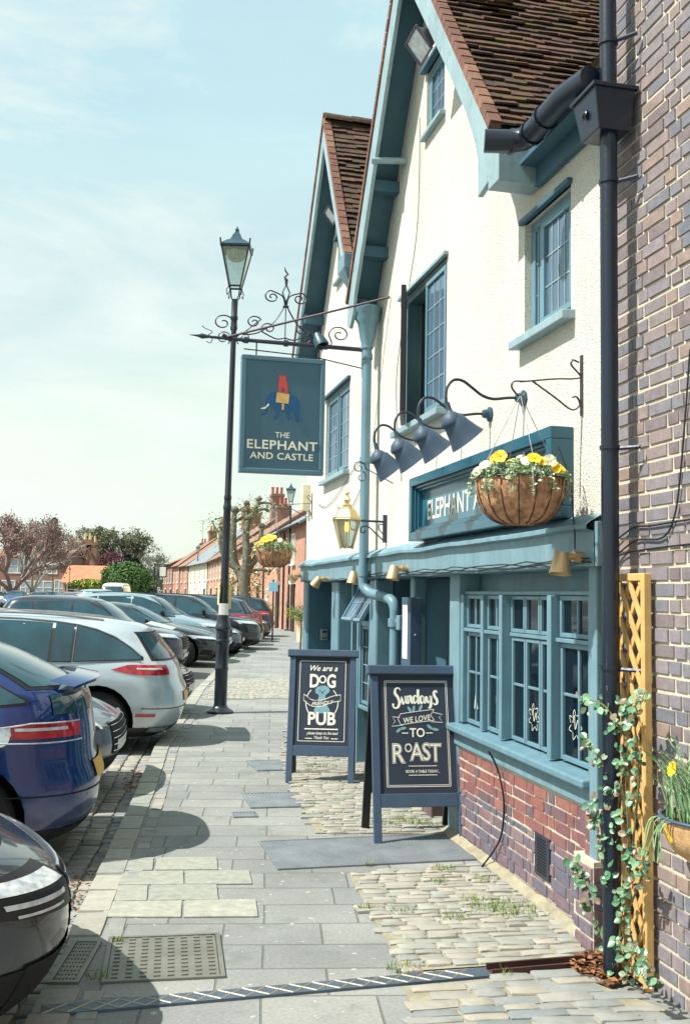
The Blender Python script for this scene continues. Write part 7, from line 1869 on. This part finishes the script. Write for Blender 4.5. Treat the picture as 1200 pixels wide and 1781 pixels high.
# ================================================================== BACKGROUND
TER = [(-1.7, 43.0), (-13.4, 98.7), (-23.2, 134), (-27.5, 150)]
def along(d):
    """point and direction at distance d along the terrace line"""
    for a, b_ in zip(TER, TER[1:]):
        l = math.dist(a, b_)
        if d <= l or b_ == TER[-1]:
            t = d / l; return (a[0] + (b_[0] - a[0]) * t, a[1] + (b_[1] - a[1]) * t), math.atan2(b_[1] - a[1], b_[0] - a[0])
        d -= l
def d_of_px(px):
    best = None
    for i in range(0, 1300):
        d = i * .1; (x, y), _ = along(d); p = 600 + x / y * FPX
        if p <= px: return d
    return 129
def house(px0, px1, eave, ridge, wall, roofm, label, rows, chim=(), depth=8, door=True, frontgable=False, ncol=None, pots='pot'):
    """terrace house between two picture columns on the terrace line; near end first"""
    d0, d1 = d_of_px(px0), d_of_px(px1); (x0, y0), a0 = along(d0); (x1, y1), _ = along(d1)
    L_ = math.dist((x0, y0), (x1, y1)); ang = math.atan2(y1 - y0, x1 - x0)
    Mx = Matrix.Translation((x0, y0, 0)) @ Matrix.Rotation(ang, 4, 'Z')      # x along (away), y = towards the street (left)
    t = thing('terrace_house', label, 'house', Mx)
    mb = MB()
    V = [(0, 0, 0), (L_, 0, 0), (L_, 0, eave), (0, 0, eave), (0, -depth, 0), (L_, -depth, 0), (L_, -depth, eave), (0, -depth, eave), (0, -depth / 2, ridge), (L_, -depth / 2, ridge)]
    mb.add(V, [(0, 1, 2, 3), (5, 4, 7, 6), (4, 0, 3, 8, 7), (1, 5, 6, 9, 2)])
    mb.build('wall', M[wall], t)
    mb = MB(); ov = .3
    ur = Vector((0, -depth / 2 - 0, ridge - eave)).normalized(); nn = Vector((0, ur.z, -ur.y))
    p0 = Vector((-.15, ov, eave - ov * (ridge - eave) / (depth / 2))); p1 = Vector((-.15, -depth / 2, ridge))
    for (a, b_) in ((p0, p1), (Vector((-.15, -depth - ov, p0.z)), Vector((-.15, -depth / 2, ridge)))):
        e = Vector((L_ + .3, 0, 0)); n_ = Vector((0, 0, .12)); mb.add([a, a + e, b_ + e, b_, a + n_, a + e + n_, b_ + e + n_, b_ + n_], [(0, 1, 2, 3), (4, 7, 6, 5), (0, 4, 5, 1), (1, 5, 6, 2), (2, 6, 7, 3), (3, 7, 4, 0)])
    rf = mb.build('roof', M[roofm], t)
    mb = MB(); mb.tube([(-.1, ov + .06, p0.z + .02), (L_ + .1, ov + .06, p0.z + .02)], .06, 6); mb.tube([(L_ - .15, .06, 0), (L_ - .15, .06, eave)], .045, 6); mb.build('gutter', M['trim'], t)
    n = ncol or max(1, int(L_ / 3.2)); cw = L_ / n
    for i in range(n):
        cx = (i + .5) * cw
        for (z0, z1, w_) in rows:
            if z0 < 1 and door and i % 2 == 0:
                mb = MB(); mb.box(cx - .5, cx + .5, .0, .05, 0, 2.15); dr = mb.build('door', M[random.choice(['paint_navy', 'sign_face', 'farwin', 'trim'])], t); mb = MB(); mb.box(cx - .65, cx + .65, .0, .12, 2.16, 2.35); mb.build('door_hood', M['farwin'], t)
                continue
            mb = MB(); wx = w_ / 2
            for b4 in ((cx - wx, cx + wx, z0, z0 + .08), (cx - wx, cx + wx, z1 - .08, z1), (cx - wx, cx - wx + .08, z0 + .08, z1 - .08), (cx + wx - .08, cx + wx, z0 + .08, z1 - .08), (cx - .025, cx + .025, z0 + .08, z1 - .08), (cx - wx + .08, cx + wx - .08, (z0 + z1) / 2 - .03, (z0 + z1) / 2 + .03)): mb.box(b4[0], b4[1], .0, .07, b4[2], b4[3])
            mb.box(cx - wx - .06, cx + wx + .06, .0, .14, z0 - .09, z0 - .005)
            wn = mb.build('window', M['farwin'], t); mb = MB(); mb.box(cx - wx + .05, cx + wx - .05, .004, .03, z0 + .05, z1 - .05); mb.build('pane', M['farglass'], wn)
    for (u, hgt, wd, np_) in chim:
        x = u * L_; zc = ridge
        mb = MB(); mb.box(x - wd / 2, x + wd / 2, -depth / 2 - .5, -depth / 2 + .5, ridge - 1.0, zc + hgt); mb.box(x - wd / 2 - .07, x + wd / 2 + .07, -depth / 2 - .57, -depth / 2 + .57, zc + hgt - .25, zc + hgt - .03); ch = mb.build('chimney', M['hbrick3'], rf)
        for k in range(np_):
            yy = -depth / 2 + (k - (np_ - 1) / 2) * .38
            mb = MB(); mb.lathe([(.13, 0), (.11, .5), (.14, .52), (.14, .6), (.10, .6)], 10, c=(x, yy, zc + hgt)); mb.build('chimney_pot', M[pots], t)
    return t
R2 = [(.75, 2.0, 1.0), (3.0, 4.3, .95)]
random.seed(11)
house(540, 497, 4.9, 7.3, 'hbrick', 'slate', 'near terrace house of orange brick with grey slate roof, next beyond the pub', [(.7, 2.1, 1.0), (3.1, 4.5, .95)], chim=((.12, 1.2, .9, 2), (.80, 1.0, .9, 2)))
house(496, 462, 4.8, 7.0, 'hbrick2', 'slate', 'orange brick terrace house behind the flower basket with dark doors', R2, chim=((.3, .9, .9, 2),))
house(461, 430, 4.9, 7.6, 'hbrick', 'rooftile', 'brick terrace house with tall buff chimney pots, right behind the pollarded tree', R2, chim=((.35, 1.5, 1.4, 4),), pots='pot_buff')
house(429, 397, 4.8, 7.4, 'hbrick2', 'rooftile', 'brick terrace house hidden behind the trunk of the pollarded tree', R2, chim=((.8, 1.2, 1.0, 2),))
house(396, 364.5, 4.85, 8.2, 'hbrick2', 'rooftile', 'orange brick terrace house with brown tiled roof just left of the lamp post', R2, chim=((.20, 2.0, 1.3, 3), (.97, 1.6, 1.3, 2)), depth=9)
house(364, 331, 4.9, 8.6, 'hwhite', 'slate', 'white rendered terrace house with grey slate roof', R2, chim=((.25, 2.0, 1.2, 2),), depth=9)
house(330.5, 316, 5.0, 8.4, 'hbrick', 'rooftile', 'narrow brick terrace house beyond the white one', R2, chim=((.3, 1.6, 2.2, 3),), depth=9)
house(315.5, 304, 5.2, 8.6, 'hbrick2', 'rooftile', 'small brick house with sloping brown roof and a three pot chimney at its side', R2, chim=((.5, 1.2, 1.2, 2),), depth=9)
house(303.5, 287, 5.6, 7.6, 'hbrick3', 'rooftile', 'last tall narrow brick house of the terrace, at its far left end', [(.75, 2.0, 1.0), (3.0, 4.5, .9)], chim=((.3, 1.0, 1.3, 2),), depth=9)

# aerials
for (px, py0, py1, Y) in ((353, 904, 950, 112), (478, 878, 950, 60)):
    a = AT(px, py0, Y); b_ = AT(px, py1, Y); mb = MB(); mb.tube([a, b_], .02, 4); mb.tube([a + Vector((-.5, 0, -.2)), a + Vector((.5, 0, .05))], .02, 4); mb.tube([a + Vector((-.3, 0, -.45)), a + Vector((.3, 0, -.4))], .02, 4)
    tag(mb.build('roof_aerial', M['grey']), 'thin television aerial above the ' + ('white terrace house' if px < 400 else 'brick house behind the flower basket'), 'aerial')

# inn sign on its post far off, and the small blue notice sign
p = AT(268, 1040, 128); t = thing('inn_sign_post', 'far off white inn sign hanging from a dark post at the end of the terrace', 'sign', Matrix.Translation((p.x, 128, .1)))
mb = MB(); mb.tube([(0, 0, 0), (0, 0, 5.3)], .09, 8); mb.tube([(0, 0, 5.2), (2.2, 0, 5.2)], .06, 6); mb.build('post', M['trim'], t)
mb = MB(); mb.box(.55, 1.55, -.05, .05, 3.55, 5.0); mb.build('sign_frame', M['trim'], t); mb = MB(); mb.box(.66, 1.44, -.08, -.052, 3.68, 4.88); mb.build('sign_board', M['white'], t)
p = AT(471, 1020, 36); t = thing('notice_sign', 'small pale blue rectangular sign on a thin post beyond the row of cars', 'sign', Matrix.Translation((p.x + .1, 36, 0)))
mb = MB(); mb.box(-.16, .16, -.015, .015, 1.78, 2.10); mb.build('sign_board', pm('pale blue sign', (128, 186, 206), .5, var=.05), t); mb = MB(); mb.tube([(0, .02, 0), (0, .02, 2.2)], .03, 8); mb.build('post', M['iron_brown'], t)
# topiary and planters by the near terrace
def blob(name, label, c, r_, mat, n, size, cat, sc_=(1, 1, 1), trunk=None, kind=None):
    t = thing(name, label, cat, Matrix.Translation(c))
    mb = MB()
    def q():
        v = rdir(); rr = (random.random() ** .28); k = 1 + .22 * noise.noise(v * 2.3 + Vector(c))
        return (v.x * r_ * sc_[0] * rr * k, v.y * r_ * sc_[1] * rr * k, v.z * r_ * sc_[2] * rr * k + (trunk or 0)), v + rdir() * .8
    leafcloud(mb, n, q, size); mb.build('crown', mat, t, recalc=False)
    if trunk: mb = MB(); mb.tube([(0, 0, -0), (.02, 0, trunk * .6), (0, 0, trunk)], [r_ * .10, r_ * .08, r_ * .05], 8); mb.build('trunk', M['bark_dark'], t)
    return t
for (px, py, Y, r_, tr_, lb) in ((527, 1078, 36, .32, None, 'small clipped box bush in a pot at the corner beyond the pub'), (524, 1048, 30, .26, 1.1, 'little standard shrub beside the clipped box bush'), (468, 1062, 40, .35, None, 'low green shrub at the foot of the terrace behind the last parked car'), (507, 1066, 44, .30, None, 'leafy pot plant at the terrace door by the slim street lamp')):
    g = AT(px, py, Y); blob('shrub', lb, (g.x, Y, g.z if not tr_ else 0), r_, M['leaf_spring'] if tr_ is None else M['leaf'], 500, (.03, .07), 'shrub', trunk=(tr_ if tr_ else None))
g = AT(527, 1078, 36); mb = MB(); mb.lathe([(.20, 0), (.24, max(.1, g.z - .25)), (.26, max(.12, g.z - .22))], 16, c=(g.x, 36, 0)); tag(mb.build('plant_pot', M['offwhite'], smooth=40), 'pale pot under the clipped box bush', 'plant pot')

# trees ---------------------------------------------------------------
def branch(mb, p, d, l, r_, depth, spread, seg=5, up=.15, tips=None, minr=.012, kids_=(2, 3), shrink=.72):
    pts = [p.copy()]; q = p.copy(); dd = d.copy()
    for i in range(3):
        dd = (dd + rdir() * .16 + Vector((0, 0, up * .3))).normalized(); q = q + dd * l / 3; pts.append(q.copy())
    mb.tube(pts, [r_, r_ * .9, r_ * .8, max(minr * .7, r_ * .68)], seg if depth > 2 else 3, cap=False)
    if depth == 0:
        if tips is not None: tips.append((q, dd))
        return
    for k in range(random.randint(*kids_)):
        s_ = rdir(); s_ = (s_ - dd * s_.dot(dd)).normalized(); nd_ = (dd * math.cos(spread) + s_ * math.sin(spread) * random.uniform(.7, 1.25) + Vector((0, 0, up))).normalized()
        at_ = pts[random.choice((2, 3, 3))]; branch(mb, at_, nd_, l * random.uniform(shrink - .1, shrink + .1), max(minr, r_ * .64), depth - 1, spread, seg, up, tips, minr, kids_, shrink)
def bare_tree(label, px, py_top, Y, mat, seed, depth=6, spread=.5, trunk=.28, z0=.1, leaves=None, ln=0, lsize=(.08, .2), kids_=(2, 3), name='bare_tree', up=.15, wide=1.0, twm=None, trunk_h=.16, base_px=None):
    random.seed(seed); top = AT(px, py_top, Y); H_ = top.z - z0
    t = thing(name, label, 'tree', Matrix.Translation((top.x, Y, z0)))
    tk = MB(); tk.tube([(0, 0, -.2), (.05, 0, H_ * trunk_h * .5), (0, 0, H_ * trunk_h)], [trunk * 1.3, trunk, trunk * .9], 10); tk.build('trunk', M['bark_dark'], t, smooth=60)
    mb = MB(); tips = []
    for k in range(5):
        a = 2 * math.pi * k / 5 + random.uniform(-.4, .4); branch(mb, Vector((0, 0, H_ * trunk_h * .9)), Vector((math.cos(a) * .6 * wide, math.sin(a) * .6 * wide, 1)).normalized(), H_ * .27, trunk * .5, depth, spread, 5, up, tips, .02, kids_)
    # scale the crown so its top is where the photo has it
    zt = max(v[2] for v in mb.v); k = (H_ - 0) / zt; mb.v = [(v[0] * k, v[1] * k, H_ * trunk_h + (v[2] - H_ * trunk_h) * (H_ - H_ * trunk_h) / (zt - H_ * trunk_h)) for v in mb.v]
    mb.build('crown', M[mat], t, recalc=False)
    if leaves:
        lb_ = MB(); 
        def q():
            tp_, td = random.choice(tips); c = Vector(tp_); c = Vector((c.x * k, c.y * k, H_ * trunk_h + (c.z - H_ * trunk_h) * (H_ - H_ * trunk_h) / (zt - H_ * trunk_h))); return c + rdir() * random.uniform(.1, .7), rdir()
        leafcloud(lb_, ln, q, lsize); lb_.build('foliage', M[leaves], t, recalc=False)
    return t
bare_tree('large reddish bare tree at the left edge before the brick inn', 28, 892, 92, 'bark_red', 3, depth=6, spread=.55, trunk=.40, kids_=(3, 3), wide=1.4, up=.10, leaves='bud', ln=9000, lsize=(.10, .26))
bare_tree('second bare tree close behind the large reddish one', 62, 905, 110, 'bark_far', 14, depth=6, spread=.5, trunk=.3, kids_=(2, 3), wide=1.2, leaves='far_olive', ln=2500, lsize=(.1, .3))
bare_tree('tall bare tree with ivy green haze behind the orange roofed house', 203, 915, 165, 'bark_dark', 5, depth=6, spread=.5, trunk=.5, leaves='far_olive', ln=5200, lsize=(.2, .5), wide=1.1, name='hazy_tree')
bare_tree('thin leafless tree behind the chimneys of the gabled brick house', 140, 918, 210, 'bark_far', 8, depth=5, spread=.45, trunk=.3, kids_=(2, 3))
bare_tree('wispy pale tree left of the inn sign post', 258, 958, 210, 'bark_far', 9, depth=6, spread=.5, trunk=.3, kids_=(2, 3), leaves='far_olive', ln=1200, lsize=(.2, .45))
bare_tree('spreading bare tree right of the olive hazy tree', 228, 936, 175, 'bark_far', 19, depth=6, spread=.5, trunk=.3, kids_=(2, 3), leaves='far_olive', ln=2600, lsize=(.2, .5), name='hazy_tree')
def conifer(label, px, py_top, Y, w_, seed, z0=.1, mat='far_conifer'):
    random.seed(seed); top = AT(px, py_top, Y); H_ = top.z - z0
    t = thing('conifer_tree', label, 'conifer', Matrix.Translation((top.x, Y, z0)))
    mb = MB(); mb.tube([(0, 0, 0), (0, 0, H_ * .98)], [.35, .04], 7); mb.build('trunk', M['bark_dark'], t)
    mb = MB(); z = H_ * .15
    while z < H_:
        f_ = (H_ - z) / (H_ * .85); r_ = w_ * (f_ ** .8) * random.uniform(.65, 1.15)
        for k in range(random.randint(4, 6)):
            a = random.uniform(0, 6.28); rr = r_ * random.uniform(.6, 1.1)
            for i in range(9):
                u = (i + .5) / 9; c = Vector((math.cos(a) * rr * u, math.sin(a) * rr * u, z - u * rr * .25 + u * u * rr * .12))
                leafcloud(mb, 7, lambda: (c + rdir() * (.22 + .25 * (1 - u)), rdir() + Vector((0, 0, .8))), (.25, .6))
        z += H_ * .026
    mb.build('crown', M[mat], t, recalc=False); return t
conifer('dark conifer standing alone above the brick inn', 96, 903, 170, 5.2, 4)
conifer('dark evergreen at the right end of the green hedge', 236, 972, 155, 4.0, 6)
conifer('short dark evergreen above the clipped hedge', 222, 966, 160, 3.6, 7, mat='far_conifer')
def hedge(label, px, py, Y, r_, sc_, mat, n, name='hedge', cat='hedge'):
    g = AT(px, py, Y); random.seed(int(px)); return blob(name, label, (g.x, Y, g.z), r_, M[mat], n, (.18, .42), cat, sc_)
hedge('large bright green clipped hedge right of the orange roofed house', 226, 1010, 118, 2.4, (1.1, .8, .95), 'far_leaf', 4200)
hedge('rounded green bush left of the clipped hedge', 199, 1003, 122, 1.6, (1, 1, 1), 'far_leaf', 2400, 'bush', 'bush')
hedge('plum coloured bush over the orange roof end', 195, 982, 150, 1.9, (1.2, 1, 1.1), 'far_plum', 1800, 'bush', 'bush')
hedge('low orange green hedge before the orange roofed house', 158, 1017, 128, 1.2, (2.6, .6, .6), 'leaf_spring', 1500)
hedge('dark green hedge low at the end of the street', 262, 1022, 170, 3.4, (1.8, .6, .8), 'far_olive', 2000)
# woodland beyond
random.seed(33); mb = MB()
for _ in range(9000):
    x = random.uniform(-190, 40); hgt = 7 + 3.5 * noise.noise(Vector((x * .06, 0, 0))) + (2 if x > -80 else 0); z = random.uniform(0, 1) ** .7 * hgt
    s_ = random.uniform(.5, 1.3); c = Vector((x, 330 + random.uniform(-8, 8), z)); v = rdir(); t1 = v.orthogonal().normalized() * s_; t2 = v.cross(t1)
    mb.add([c - t1, c + t2 * .7, c + t1, c - t2 * .7], [(0, 1, 2, 3)])
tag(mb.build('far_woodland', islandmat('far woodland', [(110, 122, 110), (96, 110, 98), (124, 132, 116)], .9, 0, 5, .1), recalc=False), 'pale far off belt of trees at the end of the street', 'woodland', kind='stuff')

# pollarded tree -------------------------------------------------------
random.seed(5)
pt = thing('pollarded_tree', 'knobbly pollarded tree sprouting yellow green leaves beyond the row of cars', 'tree', Matrix.Translation((AT(425, 1030, 50).x, 50, 0)))
mb = MB(); mb.tube(spl([(0, 0, 0), (.03, 0, .9), (-.02, .0, 1.9), (.0, 0, 2.6), (.05, 0, 3.1)], 4), [.42 - .010 * i for i in range(17)], 12); tr_ = mb
mb.v = [tuple(Vector(v) + rdir() * .015) for v in mb.v]; mb.build('trunk', M['bark'], pt, smooth=70)
mb = MB(); lf = MB(); tips = []
def limb(pts, r0, r1, knob=True):
    p = spl(pts, 5); n = len(p); mb.tube(p, [r0 + (r1 - r0) * i / (n - 1) for i in range(n)], 8); e = p[-1]
    if knob: mb.lathe([(0, -r1 * 1.5), (r1 * 1.5, -r1 * .6), (r1 * 1.7, r1 * .3), (r1 * .8, r1 * 1.3), (0, r1 * 1.5)], 8, c=tuple(e))
    for i in range(3, n): tips.append(p[i])
limb([(-.1, 0, 2.4), (-.55, .1, 3.3), (-.62, 0, 4.4), (-.60, .05, 5.9)], .24, .13)
limb([(.05, 0, 2.6), (.10, -.1, 3.6), (.0, 0, 4.6), (.15, .05, 5.5)], .25, .15)
limb([(.15, .05, 5.4), (.45, 0, 5.9), (.62, 0, 6.45)], .12, .10)
limb([(.1, 0, 5.3), (.02, .05, 5.8), (.0, 0, 6.25)], .12, .09)
limb([(.3, 0, 5.7), (.8, 0, 5.95), (1.05, .05, 5.9)], .09, .06); limb([(.55, 0, 6.2), (.9, .1, 6.28), (1.45, 0, 6.2)], .07, .05)
limb([(.2, 0, 3.0), (.6, .1, 3.6), (.75, 0, 4.4), (.80, 0, 5.1)], .18, .11)
limb([(-.3, 0, 2.9), (-1.0, .1, 3.4), (-1.25, 0, 4.3), (-1.2, 0, 5.0)], .17, .10)
limb([(-.6, 0, 4.4), (-.9, 0, 5.0), (-1.25, 0, 5.2)], .09, .06); limb([(-.6, 0, 5.2), (-.25, .1, 5.5), (.05, 0, 5.55)], .07, .05)
limb([(-.6, 0, 5.6), (-.2, 0, 6.0), (.1, 0, 6.1)], .05, .04); limb([(.05, 0, 3.9), (.55, -.1, 3.95), (1.3, 0, 3.9)], .10, .06)
limb([(.1, 0, 2.7), (.7, -.1, 2.9), (1.25, 0, 2.85)], .09, .06); limb([(-.2, 0, 2.4), (-.55, -.2, 2.2), (-.8, 0, 1.9)], .08, .05)
limb([(-1.2, 0, 4.6), (-1.5, 0, 4.9), (-1.7, 0, 5.3)], .05, .03); limb([(-.6, 0, 5.3), (-1.0, .1, 5.5), (-1.55, 0, 5.4)], .04, .03)
for _ in range(60):
    q = random.choice(tips); d = (rdir() + Vector((0, 0, .5))).normalized(); mb.tube([q, q + d * random.uniform(.1, .5)], [.022, .008], 4)
mb.v = [tuple(Vector(v) + rdir() * .012) for v in mb.v]; mb.build('branch', M['bark'], pt, smooth=70)
leafcloud(lf, 1500, lambda: (random.choice(tips) + Vector((random.gauss(0, .28), random.gauss(0, .28), random.gauss(-.12, .25))), rdir()), (.06, .13))
leafcloud(lf, 700, lambda: (Vector((random.choice((-.95, -.7, .6, .55, -.85)), 0, random.choice((2.2, 2.0, 1.7, 2.6)))) + Vector((random.gauss(0, .2), random.gauss(0, .2), random.gauss(0, .16))), rdir()), (.06, .13))
lf.build('foliage', M['leaf_spring'], pt, recalc=False)

# left background buildings -------------------------------------------
def block(name, label, px0, px1, Y, eave_py, ridge_py, wall, roofm, depth=9, ang=0, wins=(), gables=(), ridge_side='x', cat='house'):
    a = AT(px0, 1030, Y); b_ = AT(px1, 1030, Y); L_ = b_.x - a.x; ev = AT(px0, eave_py, Y).z - .1; rg = AT(px0, ridge_py, Y).z - .1
    t = thing(name, label, cat, Matrix.Translation((a.x, Y, .1)) @ Matrix.Rotation(ang, 4, 'Z'))
    mb = MB(); V = [(0, 0, 0), (L_, 0, 0), (L_, 0, ev), (0, 0, ev), (0, depth, 0), (L_, depth, 0), (L_, depth, ev), (0, depth, ev), (0, depth / 2, rg), (L_, depth / 2, rg)]
    mb.add(V, [(0, 1, 2, 3), (5, 4, 7, 6), (0, 3, 8, 7, 4), (1, 5, 6, 9, 2)]); mb.build('wall', M[wall], t)
    mb = MB(); k = (rg - ev) / (depth / 2); o_ = .35
    for (p0, p1) in (((-o_, ev - k * o_), (depth / 2, rg)), ((depth + o_, ev - k * o_), (depth / 2, rg))):
        V = [(-.3, p0[0], p0[1] + .03), (L_ + .3, p0[0], p0[1] + .03), (L_ + .3, p1[0], p1[1] + .03), (-.3, p1[0], p1[1] + .03)]; mb.add(V + [(v[0], v[1], v[2] + .15) for v in V], [(0, 1, 2, 3), (4, 7, 6, 5), (0, 4, 5, 1), (1, 5, 6, 2), (2, 6, 7, 3), (3, 7, 4, 0)])
    rf = mb.build('roof', M[roofm], t)
    for (u, w_, z0, z1, fr_) in wins:
        cx = u * L_; mb = MB(); wx = w_ / 2
        for b4 in ((cx - wx, cx + wx, z0, z0 + .12), (cx - wx, cx + wx, z1 - .12, z1), (cx - wx, cx - wx + .12, z0 + .12, z1 - .12), (cx + wx - .12, cx + wx, z0 + .12, z1 - .12), (cx - .05, cx + .05, z0 + .12, z1 - .12), (cx - wx + .12, cx + wx - .12, (z0 + z1) / 2 - .05, (z0 + z1) / 2 + .05)): mb.box(b4[0], b4[1], -.08, .0, b4[2], b4[3])
        wn = mb.build('window', M['farwin'], t); mb = MB(); mb.box(cx - wx + .1, cx + wx - .1, -.04, -.01, z0 + .1, z1 - .1); mb.build('pane', M['farglass'], wn)
    return t, rf, L_, ev, rg
t, rf, L_, ev, rg = block('brick_cottage', 'low brick house with a wide bright orange tiled roof across the street', 110, 183, 132, 1012, 984, 'hbrick', 'rooforange', 7, wins=((.36, 3.0, 1.2, 2.4, 0), (.72, 1.0, .9, 2.0, 0)))
mb = MB(); mb.box(L_ * .06, L_ * .27, -.05, .0, 0, 2.3); mb.build('garage_door', M['trim'], t)
mb = MB()
for sg in (0, 1):
    mb.add([(L_ + .35, -.3, ev - .1), (L_ + .45, 3.5, rg + .25), (L_ + .45, 3.5, rg - .1), (L_ + .35, -.3, ev - .4)], [(0, 1, 2, 3)])
mb.build('bargeboard', M['farwin'], t)
t, rf, L_, ev, rg = block('brick_inn', 'dark brick building with white bay windows behind the bare trees', -60, 110, 145, 968, 952, 'hbrick3', 'rooftile', 12, wins=[(.70 + .035 * k, 1.3, 4.2, 6.0, 0) for k in range(0, 3)] + [(.53, 3.2, 4.0, 6.2, 0), (.80, 2.8, 1.0, 3.0, 0), (.93, 1.3, 7.2, 8.6, 0), (.985, 1.1, 7.2, 8.6, 0), (.88, 1.6, 4.0, 6.0, 0), (.96, 1.4, .6, 3.2, 0), (.44, 2.0, .8, 3.0, 0), (.62, 1.6, 1.0, 3.0, 0)])
mb = MB(); mb.box(L_ * .80, L_ + .1, -.25, .0, ev - 1.0, ev - .5); mb.build('cornice', M['farwin'], t)
for (u, w_) in ((.40, 3.2), (.75, 2.4), (.36, 1.5)):
    mb = MB(); mb.box(u * L_ - w_ / 2, u * L_ + w_ / 2, 5.5, 6.5, rg - .6, rg + 2.0); mb.build('chimney', M['hbrick2'], rf)
mb = MB(); mb.box(L_ * .86, L_ * .92, 1, 4, ev, ev + 2.2); mb.build('dormer', M['farwin'], t)
# gabled brick house with chimneys: gables facing us
def gablehouse(name, label, px0, px1, Y, base, eave_py, peak_py, wall, roofm, chims, depth=10):
    a = AT(px0, 1030, Y); b_ = AT(px1, 1030, Y); L_ = b_.x - a.x; ev = AT(px0, eave_py, Y).z - .1; rg = AT(px0, peak_py, Y).z - .1
    t = thing(name, label, 'house', Matrix.Translation((a.x, Y, .1)))
    mb = MB(); mb.add([(0, 0, 0), (L_, 0, 0), (L_, 0, ev), (L_ / 2, 0, rg), (0, 0, ev), (0, depth, 0), (L_, depth, 0), (L_, depth, ev), (L_ / 2, depth, rg), (0, depth, ev)], [(0, 1, 2, 3, 4), (9, 8, 7, 6, 5), (0, 4, 9, 5), (1, 6, 7, 2)]); mb.build('wall', M[wall], t)
    mb = MB()
    for sx in (0, L_):
        ex = -.3 if sx == 0 else L_ + .3; k = (rg - ev) / (L_ / 2); V = [(ex, -.25, ev - .3 * k), (L_ / 2, -.25, rg), (L_ / 2, depth, rg), (ex, depth, ev - .3 * k)]; mb.add(V + [(v[0], v[1], v[2] + .2) for v in V], [(0, 1, 2, 3), (4, 7, 6, 5), (0, 4, 5, 1), (1, 5, 6, 2), (2, 6, 7, 3), (3, 7, 4, 0)])
    rf = mb.build('roof', M[roofm], t)
    for (u, w_, hgt, np_) in chims:
        mb = MB(); mb.box(u * L_ - w_ / 2, u * L_ + w_ / 2, 1.0, 2.2, ev, rg + hgt); mb.box(u * L_ - w_ / 2 - .12, u * L_ + w_ / 2 + .12, .9, 2.3, rg + hgt - .5, rg + hgt - .1); ch = mb.build('chimney', M['hbrick3'], rf)
        for k in range(np_): mb = MB(); mb.lathe([(.2, 0), (.16, 1.0), (.2, 1.05)], 8, c=(u * L_ + (k - (np_ - 1) / 2) * .7, 1.6, rg + hgt)); mb.build('chimney_pot', M['pot_buff'], t)
    return t
gablehouse('gabled_house', 'left brick gable with a broad chimney behind the orange roofed cottage', 108, 134, 152, 0, 988, 952, 'hbrick', 'rooftile', ((.50, 2.0, .9, 2),))
gablehouse('gabled_house', 'right steep brick gable with two tall chimneys behind the orange roofed cottage', 132, 168, 156, 0, 992, 955, 'hbrick', 'rooftile', ((.36, 1.4, 1.6, 2), (.62, 1.6, 1.2, 2)))
# old street lamps across the road
for (px, py, Y, lb) in ((96, 0, 96, 'dark street lamp across the road before the brick inn'), (125, 0, 100, 'dark street lamp across the road before the orange roofed cottage')):
    copy_tree(lampA, M=Matrix.Translation((X_at(px, Y), Y, .1)) @ Matrix.Scale(.68, 4), label=lb)
